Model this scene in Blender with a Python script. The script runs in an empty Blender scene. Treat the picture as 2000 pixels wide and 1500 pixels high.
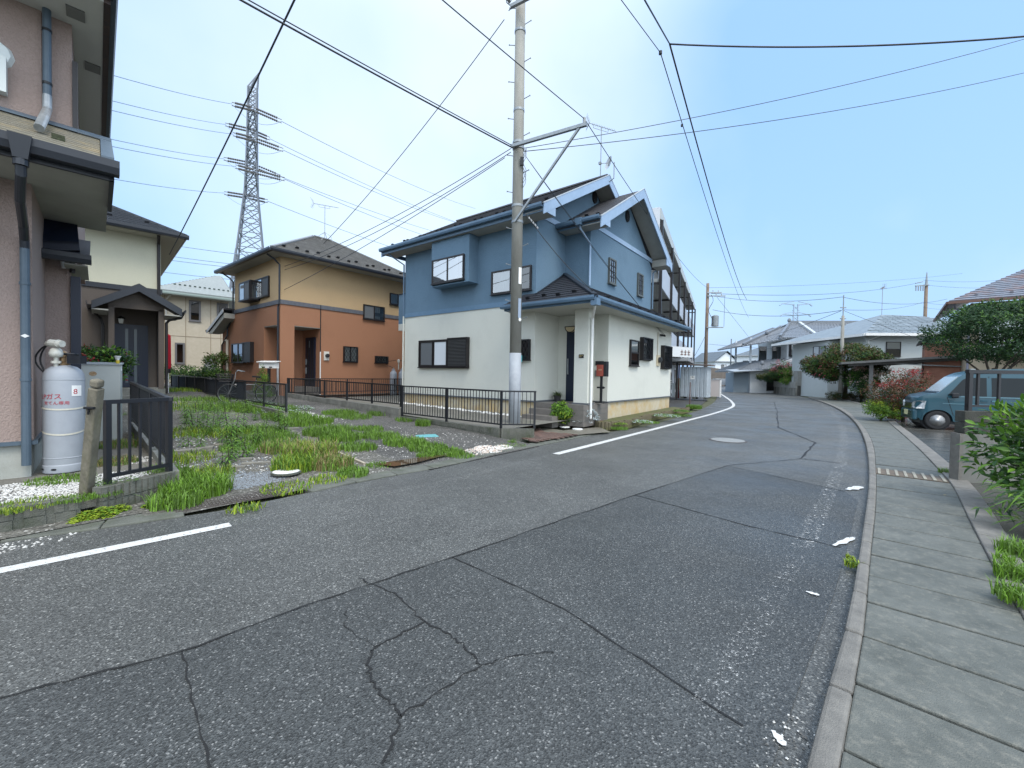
import bpy, math, random
from mathutils import Vector, Matrix
R = math.radians
random.seed(7)
scn = bpy.context.scene
col = scn.collection

# ------------------------------------------------------------------ camera
cam_data = bpy.data.cameras.new('camera')
cam_data.sensor_width = 36.0
cam_data.lens = 14.709
cam_data.clip_start = 0.05
cam_data.clip_end = 3000
cam = bpy.data.objects.new('camera', cam_data)
col.objects.link(cam)
cam.matrix_world = Matrix(((0.999852, -0.017209, 0.0, 0.0), (0.000372, 0.021592, -0.999767, 0.0),
                           (0.017205, 0.999619, 0.021595, 1.5), (0, 0, 0, 1)))
scn.camera = cam

# ------------------------------------------------------------------ sky, sun, exposure
SUN_EL, SUN_AZ = R(58), R(150)          # azimuth from +Y towards +X
world = bpy.data.worlds.new('World'); scn.world = world; world.use_nodes = True
wt = world.node_tree; wt.nodes.clear()
def wn(t, **k):
    n = wt.nodes.new(t)
    for a, b in k.items(): setattr(n, a, b)
    return n
sky = wn('ShaderNodeTexSky'); sky.sky_type = 'NISHITA'; sky.sun_disc = False
sky.sun_elevation = SUN_EL; sky.sun_rotation = SUN_AZ; sky.dust_density = 3.0; sky.air_density = 1.5
tc = wn('ShaderNodeTexCoord')
nrm = wn('ShaderNodeVectorMath', operation='NORMALIZE'); wt.links.new(tc.outputs['Generated'], nrm.inputs[0])
sep = wn('ShaderNodeSeparateXYZ'); wt.links.new(nrm.outputs[0], sep.inputs[0])
# bright veil of thin cloud, whiter towards the veiled part of the sky and towards the zenith
dot = wn('ShaderNodeVectorMath', operation='DOT_PRODUCT'); wt.links.new(nrm.outputs[0], dot.inputs[0])
dot.inputs[1].default_value = Vector((-0.22, 0.80, 0.56)).normalized()
veil = wn('ShaderNodeMapRange', interpolation_type='SMOOTHSTEP'); wt.links.new(dot.outputs['Value'], veil.inputs['Value'])
veil.inputs['From Min'].default_value = 0.80; veil.inputs['From Max'].default_value = 1.0
noi = wn('ShaderNodeTexNoise'); wt.links.new(nrm.outputs[0], noi.inputs['Vector'])
noi.inputs['Scale'].default_value = 2.6; noi.inputs['Detail'].default_value = 5; noi.inputs['Roughness'].default_value = 0.45
nmr = wn('ShaderNodeMapRange'); wt.links.new(noi.outputs['Fac'], nmr.inputs['Value'])
nmr.inputs['From Min'].default_value = 0.35; nmr.inputs['From Max'].default_value = 0.7
nmr.inputs['To Min'].default_value = -0.12; nmr.inputs['To Max'].default_value = 0.28
zen = wn('ShaderNodeMapRange', interpolation_type='SMOOTHSTEP'); wt.links.new(sep.outputs['Z'], zen.inputs['Value'])
zen.inputs['From Min'].default_value = 0.55; zen.inputs['From Max'].default_value = 0.95
back = wn('ShaderNodeMapRange', interpolation_type='SMOOTHSTEP'); wt.links.new(sep.outputs['Y'], back.inputs['Value'])
back.inputs['From Min'].default_value = 0.35; back.inputs['From Max'].default_value = -0.4
a1 = wn('ShaderNodeMath', operation='MULTIPLY_ADD'); wt.links.new(veil.outputs[0], a1.inputs[0]); a1.inputs[1].default_value = 0.80
wt.links.new(nmr.outputs[0], a1.inputs[2])
a2 = wn('ShaderNodeMath', operation='MAXIMUM'); wt.links.new(zen.outputs[0], a2.inputs[0]); wt.links.new(back.outputs[0], a2.inputs[1])
a3 = wn('ShaderNodeMath', operation='ADD', use_clamp=True); wt.links.new(a1.outputs[0], a3.inputs[0]); wt.links.new(a2.outputs[0], a3.inputs[1])
mixc = wn('ShaderNodeMix', data_type='RGBA'); wt.links.new(a3.outputs[0], mixc.inputs['Factor'])
mixc.inputs['A'].default_value = (0.27, 0.49, 0.85, 1)
mixc.inputs['B'].default_value = (0.72, 0.83, 0.96, 1)
# overcast: the zenith is brighter than the horizon
gain = wn('ShaderNodeMapRange', interpolation_type='SMOOTHSTEP'); wt.links.new(a2.outputs[0], gain.inputs['Value'])
gain.inputs['To Min'].default_value = 1.0; gain.inputs['To Max'].default_value = 2.0
mul = wn('ShaderNodeVectorMath', operation='SCALE'); wt.links.new(mixc.outputs['Result'], mul.inputs[0]); wt.links.new(gain.outputs[0], mul.inputs['Scale'])
bg1 = wn('ShaderNodeBackground'); wt.links.new(sky.outputs[0], bg1.inputs['Color']); bg1.inputs['Strength'].default_value = 0.05
bg2 = wn('ShaderNodeBackground'); wt.links.new(mul.outputs[0], bg2.inputs['Color']); bg2.inputs['Strength'].default_value = 0.80
addb = wn('ShaderNodeAddShader'); wt.links.new(bg1.outputs[0], addb.inputs[0]); wt.links.new(bg2.outputs[0], addb.inputs[1])
wo = wn('ShaderNodeOutputWorld'); wt.links.new(addb.outputs[0], wo.inputs['Surface'])

sun_data = bpy.data.lights.new('sun', 'SUN'); sun_data.energy = 1.5; sun_data.angle = R(22); sun_data.color = (1.0, 0.93, 0.82)
sun = bpy.data.objects.new('sun', sun_data); col.objects.link(sun)
sd = Vector((math.sin(SUN_AZ) * math.cos(SUN_EL), math.cos(SUN_AZ) * math.cos(SUN_EL), math.sin(SUN_EL)))
sun.rotation_euler = sd.to_track_quat('Z', 'Y').to_euler()

scn.view_settings.view_transform = 'Standard'
scn.view_settings.look = 'None'
scn.view_settings.gamma = 1.0
scn.view_settings.exposure = 0.45
scn.view_settings.use_curve_mapping = False
scn.cycles.max_bounces = 6
scn.cycles.transparent_max_bounces = 16

# ------------------------------------------------------------------ mesh builder
class MB:
    def __init__(s, T=None): s.v = []; s.f = []; s.m = []; s.T = T
    def add(s, vs, fs, mi=0):
        n = len(s.v)
        if s.T: vs = [s.T(p) for p in vs]
        s.v += [tuple(p) for p in vs]
        s.f += [tuple(i + n for i in f) for f in fs]; s.m += [mi] * len(fs)
        return s
    def box(s, x0, x1, y0, y1, z0, z1, mi=0):
        return s.add([(x0,y0,z0),(x1,y0,z0),(x1,y1,z0),(x0,y1,z0),(x0,y0,z1),(x1,y0,z1),(x1,y1,z1),(x0,y1,z1)],
              [(0,3,2,1),(4,5,6,7),(0,1,5,4),(1,2,6,5),(2,3,7,6),(3,0,4,7)], mi)
    def poly(s, pts, mi=0): return s.add(pts, [tuple(range(len(pts)))], mi)
    def slab(s, pts, d, mi=0):            # polygon thickened by the vector d
        n = len(pts); d = Vector(d); q = [Vector(p) for p in pts]
        return s.add(q + [p + d for p in q], [tuple(range(n))[::-1], tuple(range(n, 2*n))] + [(i, (i+1) % n, n + (i+1) % n, n + i) for i in range(n)], mi)
    def beam(s, p, q, w, h=None, mi=0, up=(0,0,1)):
        h = h or w; p = Vector(p); q = Vector(q); d = (q - p).normalized(); up = Vector(up)
        if abs(d.dot(up)) > 0.99: up = Vector((1,0,0))
        a = d.cross(up).normalized() * w / 2; b = a.cross(d).normalized() * h / 2
        vs = [p-a-b, p+a-b, p+a+b, p-a+b, q-a-b, q+a-b, q+a+b, q-a+b]
        return s.add(vs, [(0,1,2,3),(7,6,5,4),(0,4,5,1),(1,5,6,2),(2,6,7,3),(3,7,4,0)], mi)
    def tube(s, pts, r, n=8, mi=0, caps=True):
        P = [Vector(p) for p in pts]; k = len(P); rs = r if isinstance(r, (list, tuple)) else [r] * k
        vs = []; ref = None
        for i in range(k):
            d = (P[min(i+1, k-1)] - P[max(i-1, 0)]).normalized()
            if ref is None:
                ref = Vector((0,0,1)) if abs(d.z) < 0.9 else Vector((1,0,0))
            a = d.cross(ref).normalized(); b = d.cross(a).normalized(); ref = a.cross(d)
            for j in range(n):
                t = 2 * math.pi * j / n
                vs.append(P[i] + (a * math.cos(t) + b * math.sin(t)) * rs[i])
        fs = [(i*n + j, i*n + (j+1) % n, (i+1)*n + (j+1) % n, (i+1)*n + j) for i in range(k-1) for j in range(n)]
        if caps: fs += [tuple(range(n))[::-1], tuple(range((k-1)*n, k*n))]
        return s.add(vs, fs, mi)
    def lathe(s, prof, c=(0,0,0), n=16, mi=0, caps=True):   # prof: (radius, z)
        vs = []; k = len(prof)
        for r, z in prof:
            for j in range(n):
                t = 2 * math.pi * j / n
                vs.append((c[0] + r * math.cos(t), c[1] + r * math.sin(t), c[2] + z))
        fs = [(i*n + j, i*n + (j+1) % n, (i+1)*n + (j+1) % n, (i+1)*n + j) for i in range(k-1) for j in range(n)]
        if caps: fs += [tuple(range(n))[::-1], tuple(range((k-1)*n, k*n))]
        return s.add(vs, fs, mi)
    def disc(s, c, rx, ax, ay, n=20, mi=0, ry=None):
        c = Vector(c); ax = Vector(ax); ay = Vector(ay); ry = ry or rx
        return s.poly([c + ax * rx * math.cos(2*math.pi*i/n) + ay * ry * math.sin(2*math.pi*i/n) for i in range(n)], mi)
    def mesh(s, name, mats, smooth=False):
        me = bpy.data.meshes.new(name); me.from_pydata(s.v, [], s.f)
        for m in (mats if isinstance(mats, (list, tuple)) else [mats]): me.materials.append(m)
        me.polygons.foreach_set('material_index', s.m)
        if smooth: me.polygons.foreach_set('use_smooth', [True] * len(s.f))
        me.update(); return me
    def build(s, name, mats, parent=None, smooth=False, bevel=0, loc=None):
        o = bpy.data.objects.new(name, s.mesh(name, mats, smooth)); col.objects.link(o)
        if parent: o.parent = parent
        if loc: o.location = loc
        if bevel:
            b = o.modifiers.new('bevel', 'BEVEL'); b.width = bevel; b.segments = 2; b.limit_method = 'ANGLE'
        return o

def tag(o, label=None, cat=None, group=None, kind=None):
    if label: o['label'] = label
    if cat: o['category'] = cat
    if group: o['group'] = group
    if kind: o['kind'] = kind
    return o
def thing(name, label, cat, loc=(0,0,0), rz=0, group=None):
    o = bpy.data.objects.new(name, None); col.objects.link(o); o.location = loc; o.rotation_euler = (0,0,rz)
    o.empty_display_size = 0.2
    return tag(o, label, cat, group)
def inst(name, me, parent=None, loc=(0,0,0), rot=(0,0,0), sc=(1,1,1)):
    o = bpy.data.objects.new(name, me); col.objects.link(o); o.parent = parent
    o.location = loc; o.rotation_euler = rot; o.scale = sc
    return o
def lerp(a, b, t): return Vector(a) * (1 - t) + Vector(b) * t
def wallframe(P, d, n):           # local (s, t, o): along wall, up, outward
    P = Vector(P); d = Vector(d); n = Vector(n)
    return lambda p: P + d * p[0] + Vector((0,0,1)) * p[1] + n * p[2]
def along(pts, t):                # point at arc length t on a polyline, and its direction
    P = [Vector((p[0], p[1], p[2] if len(p) > 2 else 0)) for p in pts]
    for i in range(len(P) - 1):
        L = (P[i+1] - P[i]).length
        if t <= L or i == len(P) - 2: return P[i] + (P[i+1] - P[i]) * (t / L), (P[i+1] - P[i]).normalized()
        t -= L
def plen(pts): return sum((Vector(pts[i+1]) - Vector(pts[i])).length for i in range(len(pts) - 1))
def smooth_line(pts, k=6):        # smooth curve through the points (non-uniform Hermite)
    P = [Vector((p[0], p[1], p[2] if len(p) > 2 else 0)) for p in pts]; n = len(P); out = []
    d = [max(1e-6, (P[i+1] - P[i]).length) for i in range(n - 1)]; v = [(P[i+1] - P[i]) / d[i] for i in range(n - 1)]
    m = [v[0]] + [(v[i] * d[i-1] + v[i-1] * d[i]) / (d[i] + d[i-1]) for i in range(1, n - 1)] + [v[-1]]
    for i in range(n - 1):
        for j in range(k):
            t = j / k; t2, t3 = t*t, t*t*t
            out.append(P[i]*(2*t3-3*t2+1) + m[i]*d[i]*(t3-2*t2+t) + P[i+1]*(3*t2-2*t3) + m[i+1]*d[i]*(t3-t2))
    return out + [P[-1]]

# ------------------------------------------------------------------ materials
def mat(name, c, rough=0.7, c2=None, ns=6.0, nd=4, bump=0.0, bs=60.0, metal=0.0, spec=0.4, c3=None, n3=1.2, st=(1,1,1), coat=0.0, w3=0.5, vor=False, bst=None, bd=0.01):
    m = bpy.data.materials.new(name); m.use_nodes = True; t = m.node_tree; N = t.nodes; L = t.links
    b = N['Principled BSDF']; b.inputs['Roughness'].default_value = rough; b.inputs['Metallic'].default_value = metal
    b.inputs['Specular IOR Level'].default_value = spec; b.inputs['Coat Weight'].default_value = coat
    b.inputs['Base Color'].default_value = (*c, 1)
    if not (c2 or c3 or bump): return m
    tx = N.new('ShaderNodeTexCoord')
    mp = N.new('ShaderNodeMapping'); mp.inputs['Scale'].default_value = st; L.new(tx.outputs['Object'], mp.inputs['Vector'])
    src = None
    if c2:
        n1 = N.new('ShaderNodeTexNoise'); n1.inputs['Scale'].default_value = ns; n1.inputs['Detail'].default_value = nd; n1.inputs['Roughness'].default_value = 0.65
        L.new(mp.outputs[0], n1.inputs['Vector'])
        mr = N.new('ShaderNodeMapRange'); mr.inputs['From Min'].default_value = 0.32; mr.inputs['From Max'].default_value = 0.68; L.new(n1.outputs['Fac'], mr.inputs['Value'])
        mx = N.new('ShaderNodeMix'); mx.data_type = 'RGBA'; L.new(mr.outputs[0], mx.inputs['Factor'])
        mx.inputs['A'].default_value = (*c, 1); mx.inputs['B'].default_value = (*c2, 1); src = mx.outputs['Result']
    if c3:
        n2 = N.new('ShaderNodeTexNoise'); n2.inputs['Scale'].default_value = n3; n2.inputs['Detail'].default_value = 6; n2.inputs['Roughness'].default_value = 0.7
        L.new(mp.outputs[0], n2.inputs['Vector'])
        mr2 = N.new('ShaderNodeMapRange'); mr2.inputs['From Min'].default_value = 0.5; mr2.inputs['From Max'].default_value = 0.72; mr2.inputs['To Max'].default_value = w3
        L.new(n2.outputs['Fac'], mr2.inputs['Value'])
        mx2 = N.new('ShaderNodeMix'); mx2.data_type = 'RGBA'; L.new(mr2.outputs[0], mx2.inputs['Factor'])
        if src: L.new(src, mx2.inputs['A'])
        else: mx2.inputs['A'].default_value = (*c, 1)
        mx2.inputs['B'].default_value = (*c3, 1); src = mx2.outputs['Result']
    if src: L.new(src, b.inputs['Base Color'])
    if bump:
        mpb = mp
        if bst:
            mpb = N.new('ShaderNodeMapping'); mpb.inputs['Scale'].default_value = bst; L.new(tx.outputs['Object'], mpb.inputs['Vector'])
        if vor:
            nb = N.new('ShaderNodeTexVoronoi'); o = nb.outputs['Distance']
        else:
            nb = N.new('ShaderNodeTexNoise'); nb.inputs['Detail'].default_value = 3; o = nb.outputs['Fac']
        nb.inputs['Scale'].default_value = bs; L.new(mpb.outputs[0], nb.inputs['Vector'])
        bp = N.new('ShaderNodeBump'); bp.inputs['Strength'].default_value = bump; bp.inputs['Distance'].default_value = bd
        L.new(o, bp.inputs['Height']); L.new(bp.outputs[0], b.inputs['Normal'])
    return m

def glass_mat(name, tint=(0.9,0.95,0.95), refl=0.25):
    m = bpy.data.materials.new(name); m.use_nodes = True; t = m.node_tree; N = t.nodes; L = t.links; N.remove(N['Principled BSDF'])
    tr = N.new('ShaderNodeBsdfTransparent'); tr.inputs['Color'].default_value = (*tint, 1)
    gl = N.new('ShaderNodeBsdfGlossy'); gl.inputs['Roughness'].default_value = 0.02
    fr = N.new('ShaderNodeFresnel'); fr.inputs['IOR'].default_value = 1.5
    ad = N.new('ShaderNodeMath'); ad.operation = 'ADD'; ad.use_clamp = True; ad.inputs[1].default_value = refl; L.new(fr.outputs[0], ad.inputs[0])
    mx = N.new('ShaderNodeMixShader'); L.new(ad.outputs[0], mx.inputs['Fac']); L.new(tr.outputs[0], mx.inputs[1]); L.new(gl.outputs[0], mx.inputs[2])
    L.new(mx.outputs[0], N['Material Output'].inputs['Surface']); return m
GLASS = glass_mat('window_glass'); GLASS_DARK = glass_mat('tinted_glass', (0.30,0.36,0.38), 0.12); GLASS_SHINY = glass_mat('reflecting_glass', (0.7,0.75,0.78), 0.5)
WHITE = mat('white_paint', (0.78,0.78,0.76), 0.5, (0.70,0.70,0.68), 9)
BLACK = mat('black_paint', (0.012,0.013,0.016), 0.4)
NAVY = mat('navy_door', (0.008,0.014,0.032), 0.4)
FRAME = mat('dark_bronze', (0.018,0.016,0.017), 0.4)
STEEL = mat('galvanised_steel', (0.30,0.32,0.33), 0.45, (0.22,0.24,0.25), 14, metal=0.5)
GREYPVC = mat('grey_plastic', (0.36,0.37,0.38), 0.5, (0.30,0.31,0.32), 5)
SOFFIT = mat('soffit_board', (0.36,0.36,0.33), 0.8, (0.31,0.31,0.28), 3)
CURTAIN = mat('lace_curtain', (0.42,0.43,0.44), 0.9)
SCREEN = mat('insect_screen', (0.11,0.12,0.13), 0.8)
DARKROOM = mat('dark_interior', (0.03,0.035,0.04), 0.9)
RUBBER = mat('black_rubber', (0.014,0.014,0.015), 0.65)
RED = mat('red_fabric', (0.55,0.012,0.03), 0.7)

# ------------------------------------------------------------------ ground surfaces
def asphalt(name, base, fleck, rough=0.55, sc=130.0, bump=0.5, patch=0.25, stain=(0.03,0.03,0.03)):
    m = bpy.data.materials.new(name); m.use_nodes = True; t = m.node_tree; N = t.nodes; L = t.links
    b = N['Principled BSDF']; b.inputs['Specular IOR Level'].default_value = 0.35
    tx = N.new('ShaderNodeTexCoord')
    v = N.new('ShaderNodeTexVoronoi'); v.inputs['Scale'].default_value = sc; L.new(tx.outputs['Object'], v.inputs['Vector'])
    s = N.new('ShaderNodeSeparateColor'); L.new(v.outputs['Color'], s.inputs[0])
    r = N.new('ShaderNodeValToRGB'); L.new(s.outputs[0], r.inputs[0])
    e = r.color_ramp.elements; e[0].color = (*[c*0.45 for c in base], 1); e[1].color = (*fleck, 1); e[0].position = 0.0; e[1].position = 1.0
    k = e.new(0.55); k.color = (*base, 1); k2 = e.new(0.93); k2.color = (*[c*1.45 for c in base], 1)
    n = N.new('ShaderNodeTexNoise'); n.inputs['Scale'].default_value = 0.55; n.inputs['Detail'].default_value = 9; n.inputs['Roughness'].default_value = 0.68; L.new(tx.outputs['Object'], n.inputs['Vector'])
    mr = N.new('ShaderNodeMapRange'); L.new(n.outputs['Fac'], mr.inputs['Value']); mr.inputs['From Min'].default_value = 0.3; mr.inputs['From Max'].default_value = 0.7
    mr.inputs['To Min'].default_value = 1 - patch; mr.inputs['To Max'].default_value = 1 + patch
    mx = N.new('ShaderNodeVectorMath'); mx.operation = 'SCALE'; L.new(r.outputs[0], mx.inputs[0]); L.new(mr.outputs[0], mx.inputs['Scale'])
    L.new(mx.outputs[0], b.inputs['Base Color'])
    n3 = N.new('ShaderNodeTexNoise'); n3.inputs['Scale'].default_value = 0.9; n3.inputs['Detail'].default_value = 5; L.new(tx.outputs['Object'], n3.inputs['Vector'])
    mr3 = N.new('ShaderNodeMapRange'); L.new(n3.outputs['Fac'], mr3.inputs['Value']); mr3.inputs['From Min'].default_value = 0.35; mr3.inputs['From Max'].default_value = 0.65
    mr3.inputs['To Min'].default_value = rough - 0.1; mr3.inputs['To Max'].default_value = rough + 0.15; L.new(mr3.outputs[0], b.inputs['Roughness'])
    bp = N.new('ShaderNodeBump'); bp.inputs['Strength'].default_value = bump; bp.inputs['Distance'].default_value = 0.006
    L.new(v.outputs['Distance'], bp.inputs['Height']); L.new(bp.outputs[0], b.inputs['Normal'])
    return m
ASPH = asphalt('old_asphalt', (0.083,0.085,0.081), (0.30,0.30,0.28), 0.5, 125, 0.6)
ASPH2 = asphalt('newer_asphalt', (0.054,0.057,0.056), (0.22,0.22,0.21), 0.46, 135, 0.6)
DRIVE = asphalt('gritty_drive', (0.085,0.082,0.076), (0.34,0.32,0.28), 0.75, 70, 0.9, 0.4)
DIRT = asphalt('gravelly_dirt', (0.115,0.11,0.095), (0.42,0.41,0.38), 0.9, 48, 1.0, 0.45)
CONC = mat('grey_concrete', (0.17,0.175,0.16), 0.75, (0.11,0.115,0.105), 3.5, 8, 0.5, 160, c3=(0.24,0.235,0.20), n3=5, w3=0.5)
CONC2 = mat('mossy_concrete', (0.135,0.14,0.12), 0.8, (0.085,0.09,0.075), 4, 8, 0.6, 140, c3=(0.06,0.075,0.035), n3=2.5, w3=0.7)
KERBM = mat('kerb_concrete', (0.20,0.19,0.17), 0.75, (0.12,0.115,0.105), 6, 8, 0.6, 150, c3=(0.11,0.105,0.095), n3=9, w3=0.7)
SLABM = mat('pavement_concrete', (0.125,0.13,0.115), 0.62, (0.075,0.08,0.07), 5, 8, 0.5, 180, c3=(0.215,0.205,0.17), n3=24, w3=0.6)
WETCONC = mat('wet_concrete', (0.085,0.082,0.074), 0.22, (0.05,0.05,0.046), 2.2, 7, 0.15, 90, c3=(0.13,0.125,0.11), n3=1.2, w3=0.9, st=(1,1,1))
GRASSG = mat('rough_turf', (0.07,0.085,0.04), 0.95, (0.10,0.095,0.06), 4, 6, 0.6, 40)
CRACK = mat('crack_filler', (0.010,0.010,0.010), 0.7)

def paint(name, wear, sc=22, soft=0.05):
    m = bpy.data.materials.new(name); m.use_nodes = True; t = m.node_tree; N = t.nodes; L = t.links
    b = N['Principled BSDF']; b.inputs['Roughness'].default_value = 0.6; b.inputs['Base Color'].default_value = (0.56,0.56,0.54,1)
    tx = N.new('ShaderNodeTexCoord'); n = N.new('ShaderNodeTexNoise'); n.inputs['Scale'].default_value = sc; n.inputs['Detail'].default_value = 8; n.inputs['Roughness'].default_value = 0.8
    L.new(tx.outputs['Object'], n.inputs['Vector'])
    mr = N.new('ShaderNodeMapRange'); L.new(n.outputs['Fac'], mr.inputs['Value']); mr.inputs['From Min'].default_value = wear - 0.03; mr.inputs['From Max'].default_value = wear + soft
    tr = N.new('ShaderNodeBsdfTransparent'); mx = N.new('ShaderNodeMixShader'); L.new(mr.outputs[0], mx.inputs['Fac']); L.new(tr.outputs[0], mx.inputs[1]); L.new(b.outputs[0], mx.inputs[2])
    L.new(mx.outputs[0], N['Material Output'].inputs['Surface']); return m
PAINT1 = paint('road_paint', 0.40, 30); PAINT2 = paint('worn_road_paint', 0.585, 26); PAINT3 = paint('nearly_gone_road_paint', 0.60, 45)

gm = MB(); gm.box(-1500, 1500, -300, 2200, -0.6, -0.04)
tag(gm.build('ground', GRASSG), kind='structure')

roadL = [(-30,-21,0),(-12.0,-3.8,0),(-4.33,3.52,0),(-3.35,4.18,0),(-2.62,4.93,0),(-2.07,5.68,0),(-0.91,6.88,0),(-0.13,8.04,0),(0.49,8.73,0),(2.49,11.16,0),(3.2,11.78,0),(5.35,14.48,0),(7.13,17.05,0),(10.18,21.83,0),(16.8,34.26,0),(24.06,51.0,0),(47,100,0),(75,160,0)]
roadR = [(-23,-24,0),(-6.0,-5.9,0),(1.18,1.59,0),(1.55,1.98,0),(1.93,2.37,0),(2.46,2.95,0),(3.32,3.9,0),(4.6,5.35,0),(5.88,6.83,0),(7.04,8.22,0),(9.02,10.68,0),(11.85,14.38,0),(15.31,19.28,0),(19.46,25.72,0),(24.42,34.35,0),(29.63,44.8,0),(34.66,57.77,0),(56,102,0),(85,162,0)]
rl = smooth_line(roadL, 4); rr = smooth_line(roadR, 4)
def resample(P, n):
    T = plen(P); return [along(P, T * i / n)[0] for i in range(n + 1)]
ra = resample(rl, 160); rb = resample(rr, 160)
rm = MB()
for i in range(160): rm.poly([ra[i], rb[i], rb[i+1], ra[i+1]])
road = tag(rm.build('road', ASPH), kind='structure')

def ribbon(name, pts, w, z, m, parent, jit=0.0, k=1, wj=0.0, seed=1):
    rnd = random.Random(seed); P = [Vector((p[0], p[1], 0)) for p in pts]
    if k > 1:
        Q = []
        for i in range(len(P) - 1):
            for j in range(k):
                q = P[i].lerp(P[i+1], j / k)
                if j: q += Vector((rnd.uniform(-jit, jit), rnd.uniform(-jit, jit), 0))
                Q.append(q)
        P = Q + [P[-1]]
    b = MB(); vs = []
    for i, p in enumerate(P):
        d = (P[min(i+1, len(P)-1)] - P[max(i-1, 0)]).normalized(); nrm_ = Vector((-d.y, d.x, 0)); ww = w * (1 + rnd.uniform(-wj, wj))
        vs += [p + nrm_ * ww / 2 + Vector((0,0,z)), p - nrm_ * ww / 2 + Vector((0,0,z))]
    b.add(vs, [(2*i+1, 2*i+3, 2*i+2, 2*i) for i in range(len(P) - 1)])
    return b.build(name, m, parent)

# darker relaid strip on the right half of the carriageway, and a trench patch
def patch_poly(pts, z, m, name='asphalt_patch'):
    b = MB(); b.poly([(p[0], p[1], z) for p in pts]); return b.build(name, m, road)
patch_poly([(-20,-13.5),(-8,-3.2),(-2.28,1.85),(-1.74,2.18),(-1.19,2.73),(-0.46,3.38),(1.58,5.27),(3.72,7.16),(4.53,5.63),(4.35,5.2),(3.05,3.74),(2.30,2.92),(1.40,1.98),(0.95,1.5),(-6.3,-5.8),(-20,-19.5)], 0.004, ASPH2)
for nm, pts, w, jit in [
    ('seam', [(-6.5,-1.9),(-2.28,1.85),(-1.74,2.18),(-1.19,2.73),(-0.46,3.38),(1.58,5.27),(3.72,7.16)], 0.012, 0.012),
    ('seam', [(3.72,7.16),(4.53,5.63)], 0.012, 0.01), ('seam', [(1.58,5.27),(2.39,4.27),(2.97,3.72)], 0.013, 0.01),
    ('seam', [(-0.46,3.38),(0.35,2.66),(1.02,1.77)], 0.010, 0.008), ('seam', [(-1.72,2.18),(-1.34,1.78),(-1.11,1.54)], 0.008, 0.008),
    ('seam', [(17.54,27.94),(12.61,19.83),(8.35,13.06),(7.29,9.98),(5.53,7.94),(5.97,7.56)], 0.03, 0.02),
    ('seam', [(3.72,7.16),(5.53,7.94)], 0.014, 0.02),
    ('crack', [(-1.09,3.01),(-0.77,2.81),(-0.5,2.49),(-0.72,2.25),(-0.72,2.11),(-0.62,1.95),(-0.46,1.79),(-0.47,1.57)], 0.010, 0.014),
    ('crack', [(-0.5,2.49),(-0.29,2.33),(-0.13,2.12),(-0.46,1.79)], 0.009, 0.014), ('crack', [(-0.13,2.12),(0.02,2.19),(0.25,2.23)], 0.006, 0.01),
    ('crack', [(-0.72,2.25),(-0.95,2.42),(-1.02,2.60)], 0.005, 0.012)]:
    ribbon(nm, pts, w, 0.008, CRACK, road, jit, 9, 0.6, seed=len(pts)*7+int(w*1e4))
wl = [(-9.0,-1.9),(-3.73,3.03),(-3.29,3.46),(-2.71,4.03),(-2.22,4.55),(-1.2,5.52),(0.86,7.97),(2.48,10.0),(6.11,14.6),(9.01,18.34),(12.2,23.0),(14.3,27.17),(17.34,33.9),(21.53,43.5),(25.69,53.51)]
def sub_line(a, b): return smooth_line(wl, 6)[a*6:b*6+1]
ribbon('edge_line', sub_line(0,3), 0.13, 0.004, PAINT1, road)
ribbon('edge_line', sub_line(3,5), 0.13, 0.004, PAINT3, road)
ribbon('edge_line', sub_line(5,6), 0.12, 0.004, PAINT3, road)
ribbon('edge_line', sub_line(6,14), 0.15, 0.004, PAINT1, road)
kr0 = smooth_line(roadR[2:16], 6)
kro = [Vector((p.x - 0.29, p.y + 0.27, 0)) for p in kr0]
ribbon('edge_line', kro[6*4-3:6*6], 0.17, 0.009, PAINT2, road); ribbon('edge_line', kro[0:6*4-3], 0.13, 0.009, PAINT3, road)
ribbon('edge_line', kro[6*6:6*13], 0.18, 0.004, PAINT2, road)
# crisp leftovers of the paint
for p, q, w in [((2.926,3.743,0.0), (3.278,3.948,0.0), 0.05), ((4.609,5.689,0.0), (4.947,5.867,0.0), 0.10), ((1.133,1.743,0.0), (1.133,1.67,0.0), 0.03), ((2.097,2.917,0.0), (2.152,2.865,0.0), 0.03)]:
    ribbon('paint_scrap', [p, q], w, 0.013, PAINT1, road, 0.004, 5, 0.5)

# kerb, pavement slabs, inner kerb on the right
kR = [(-8.0,-8.2),(1.24,1.52),(1.6,1.9),(1.96,2.28),(2.81,3.23),(3.92,4.46),(4.97,5.65),(6.28,7.17),(7.5,8.6),(9.6,11.2),(12.6,15.2),(16.4,20.5),(20.4,27.0),(25.2,35.5)]
kL = [(-8.2,-8.0),(1.18,1.59),(1.55,1.98),(1.93,2.37),(2.66,3.17),(3.66,4.29),(4.75,5.52),(6.0,6.98),(7.2,8.42),(9.3,11.03),(12.2,14.85),(16.0,20.3),(19.9,26.5),(24.8,35.0)]
sIn = [(-5.0,-7.0),(2.55,1.88),(3.13,2.5),(3.55,2.98),(4.08,3.56),(4.81,4.35),(6.21,5.86),(7.2,7.05),(8.7,8.89),(10.47,11.13),(12.72,14.0),(17.6,20.0),(21.8,26.3),(26.8,35.0)]
sOut = [(-4.8,-7.1),(2.72,1.80),(3.32,2.42),(3.67,2.85),(4.22,3.43),(4.96,4.2),(6.36,5.71),(7.36,6.9),(8.85,8.75),(10.62,10.98),(12.88,13.87),(17.75,19.85),(21.95,26.15),(26.95,34.9)]
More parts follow.
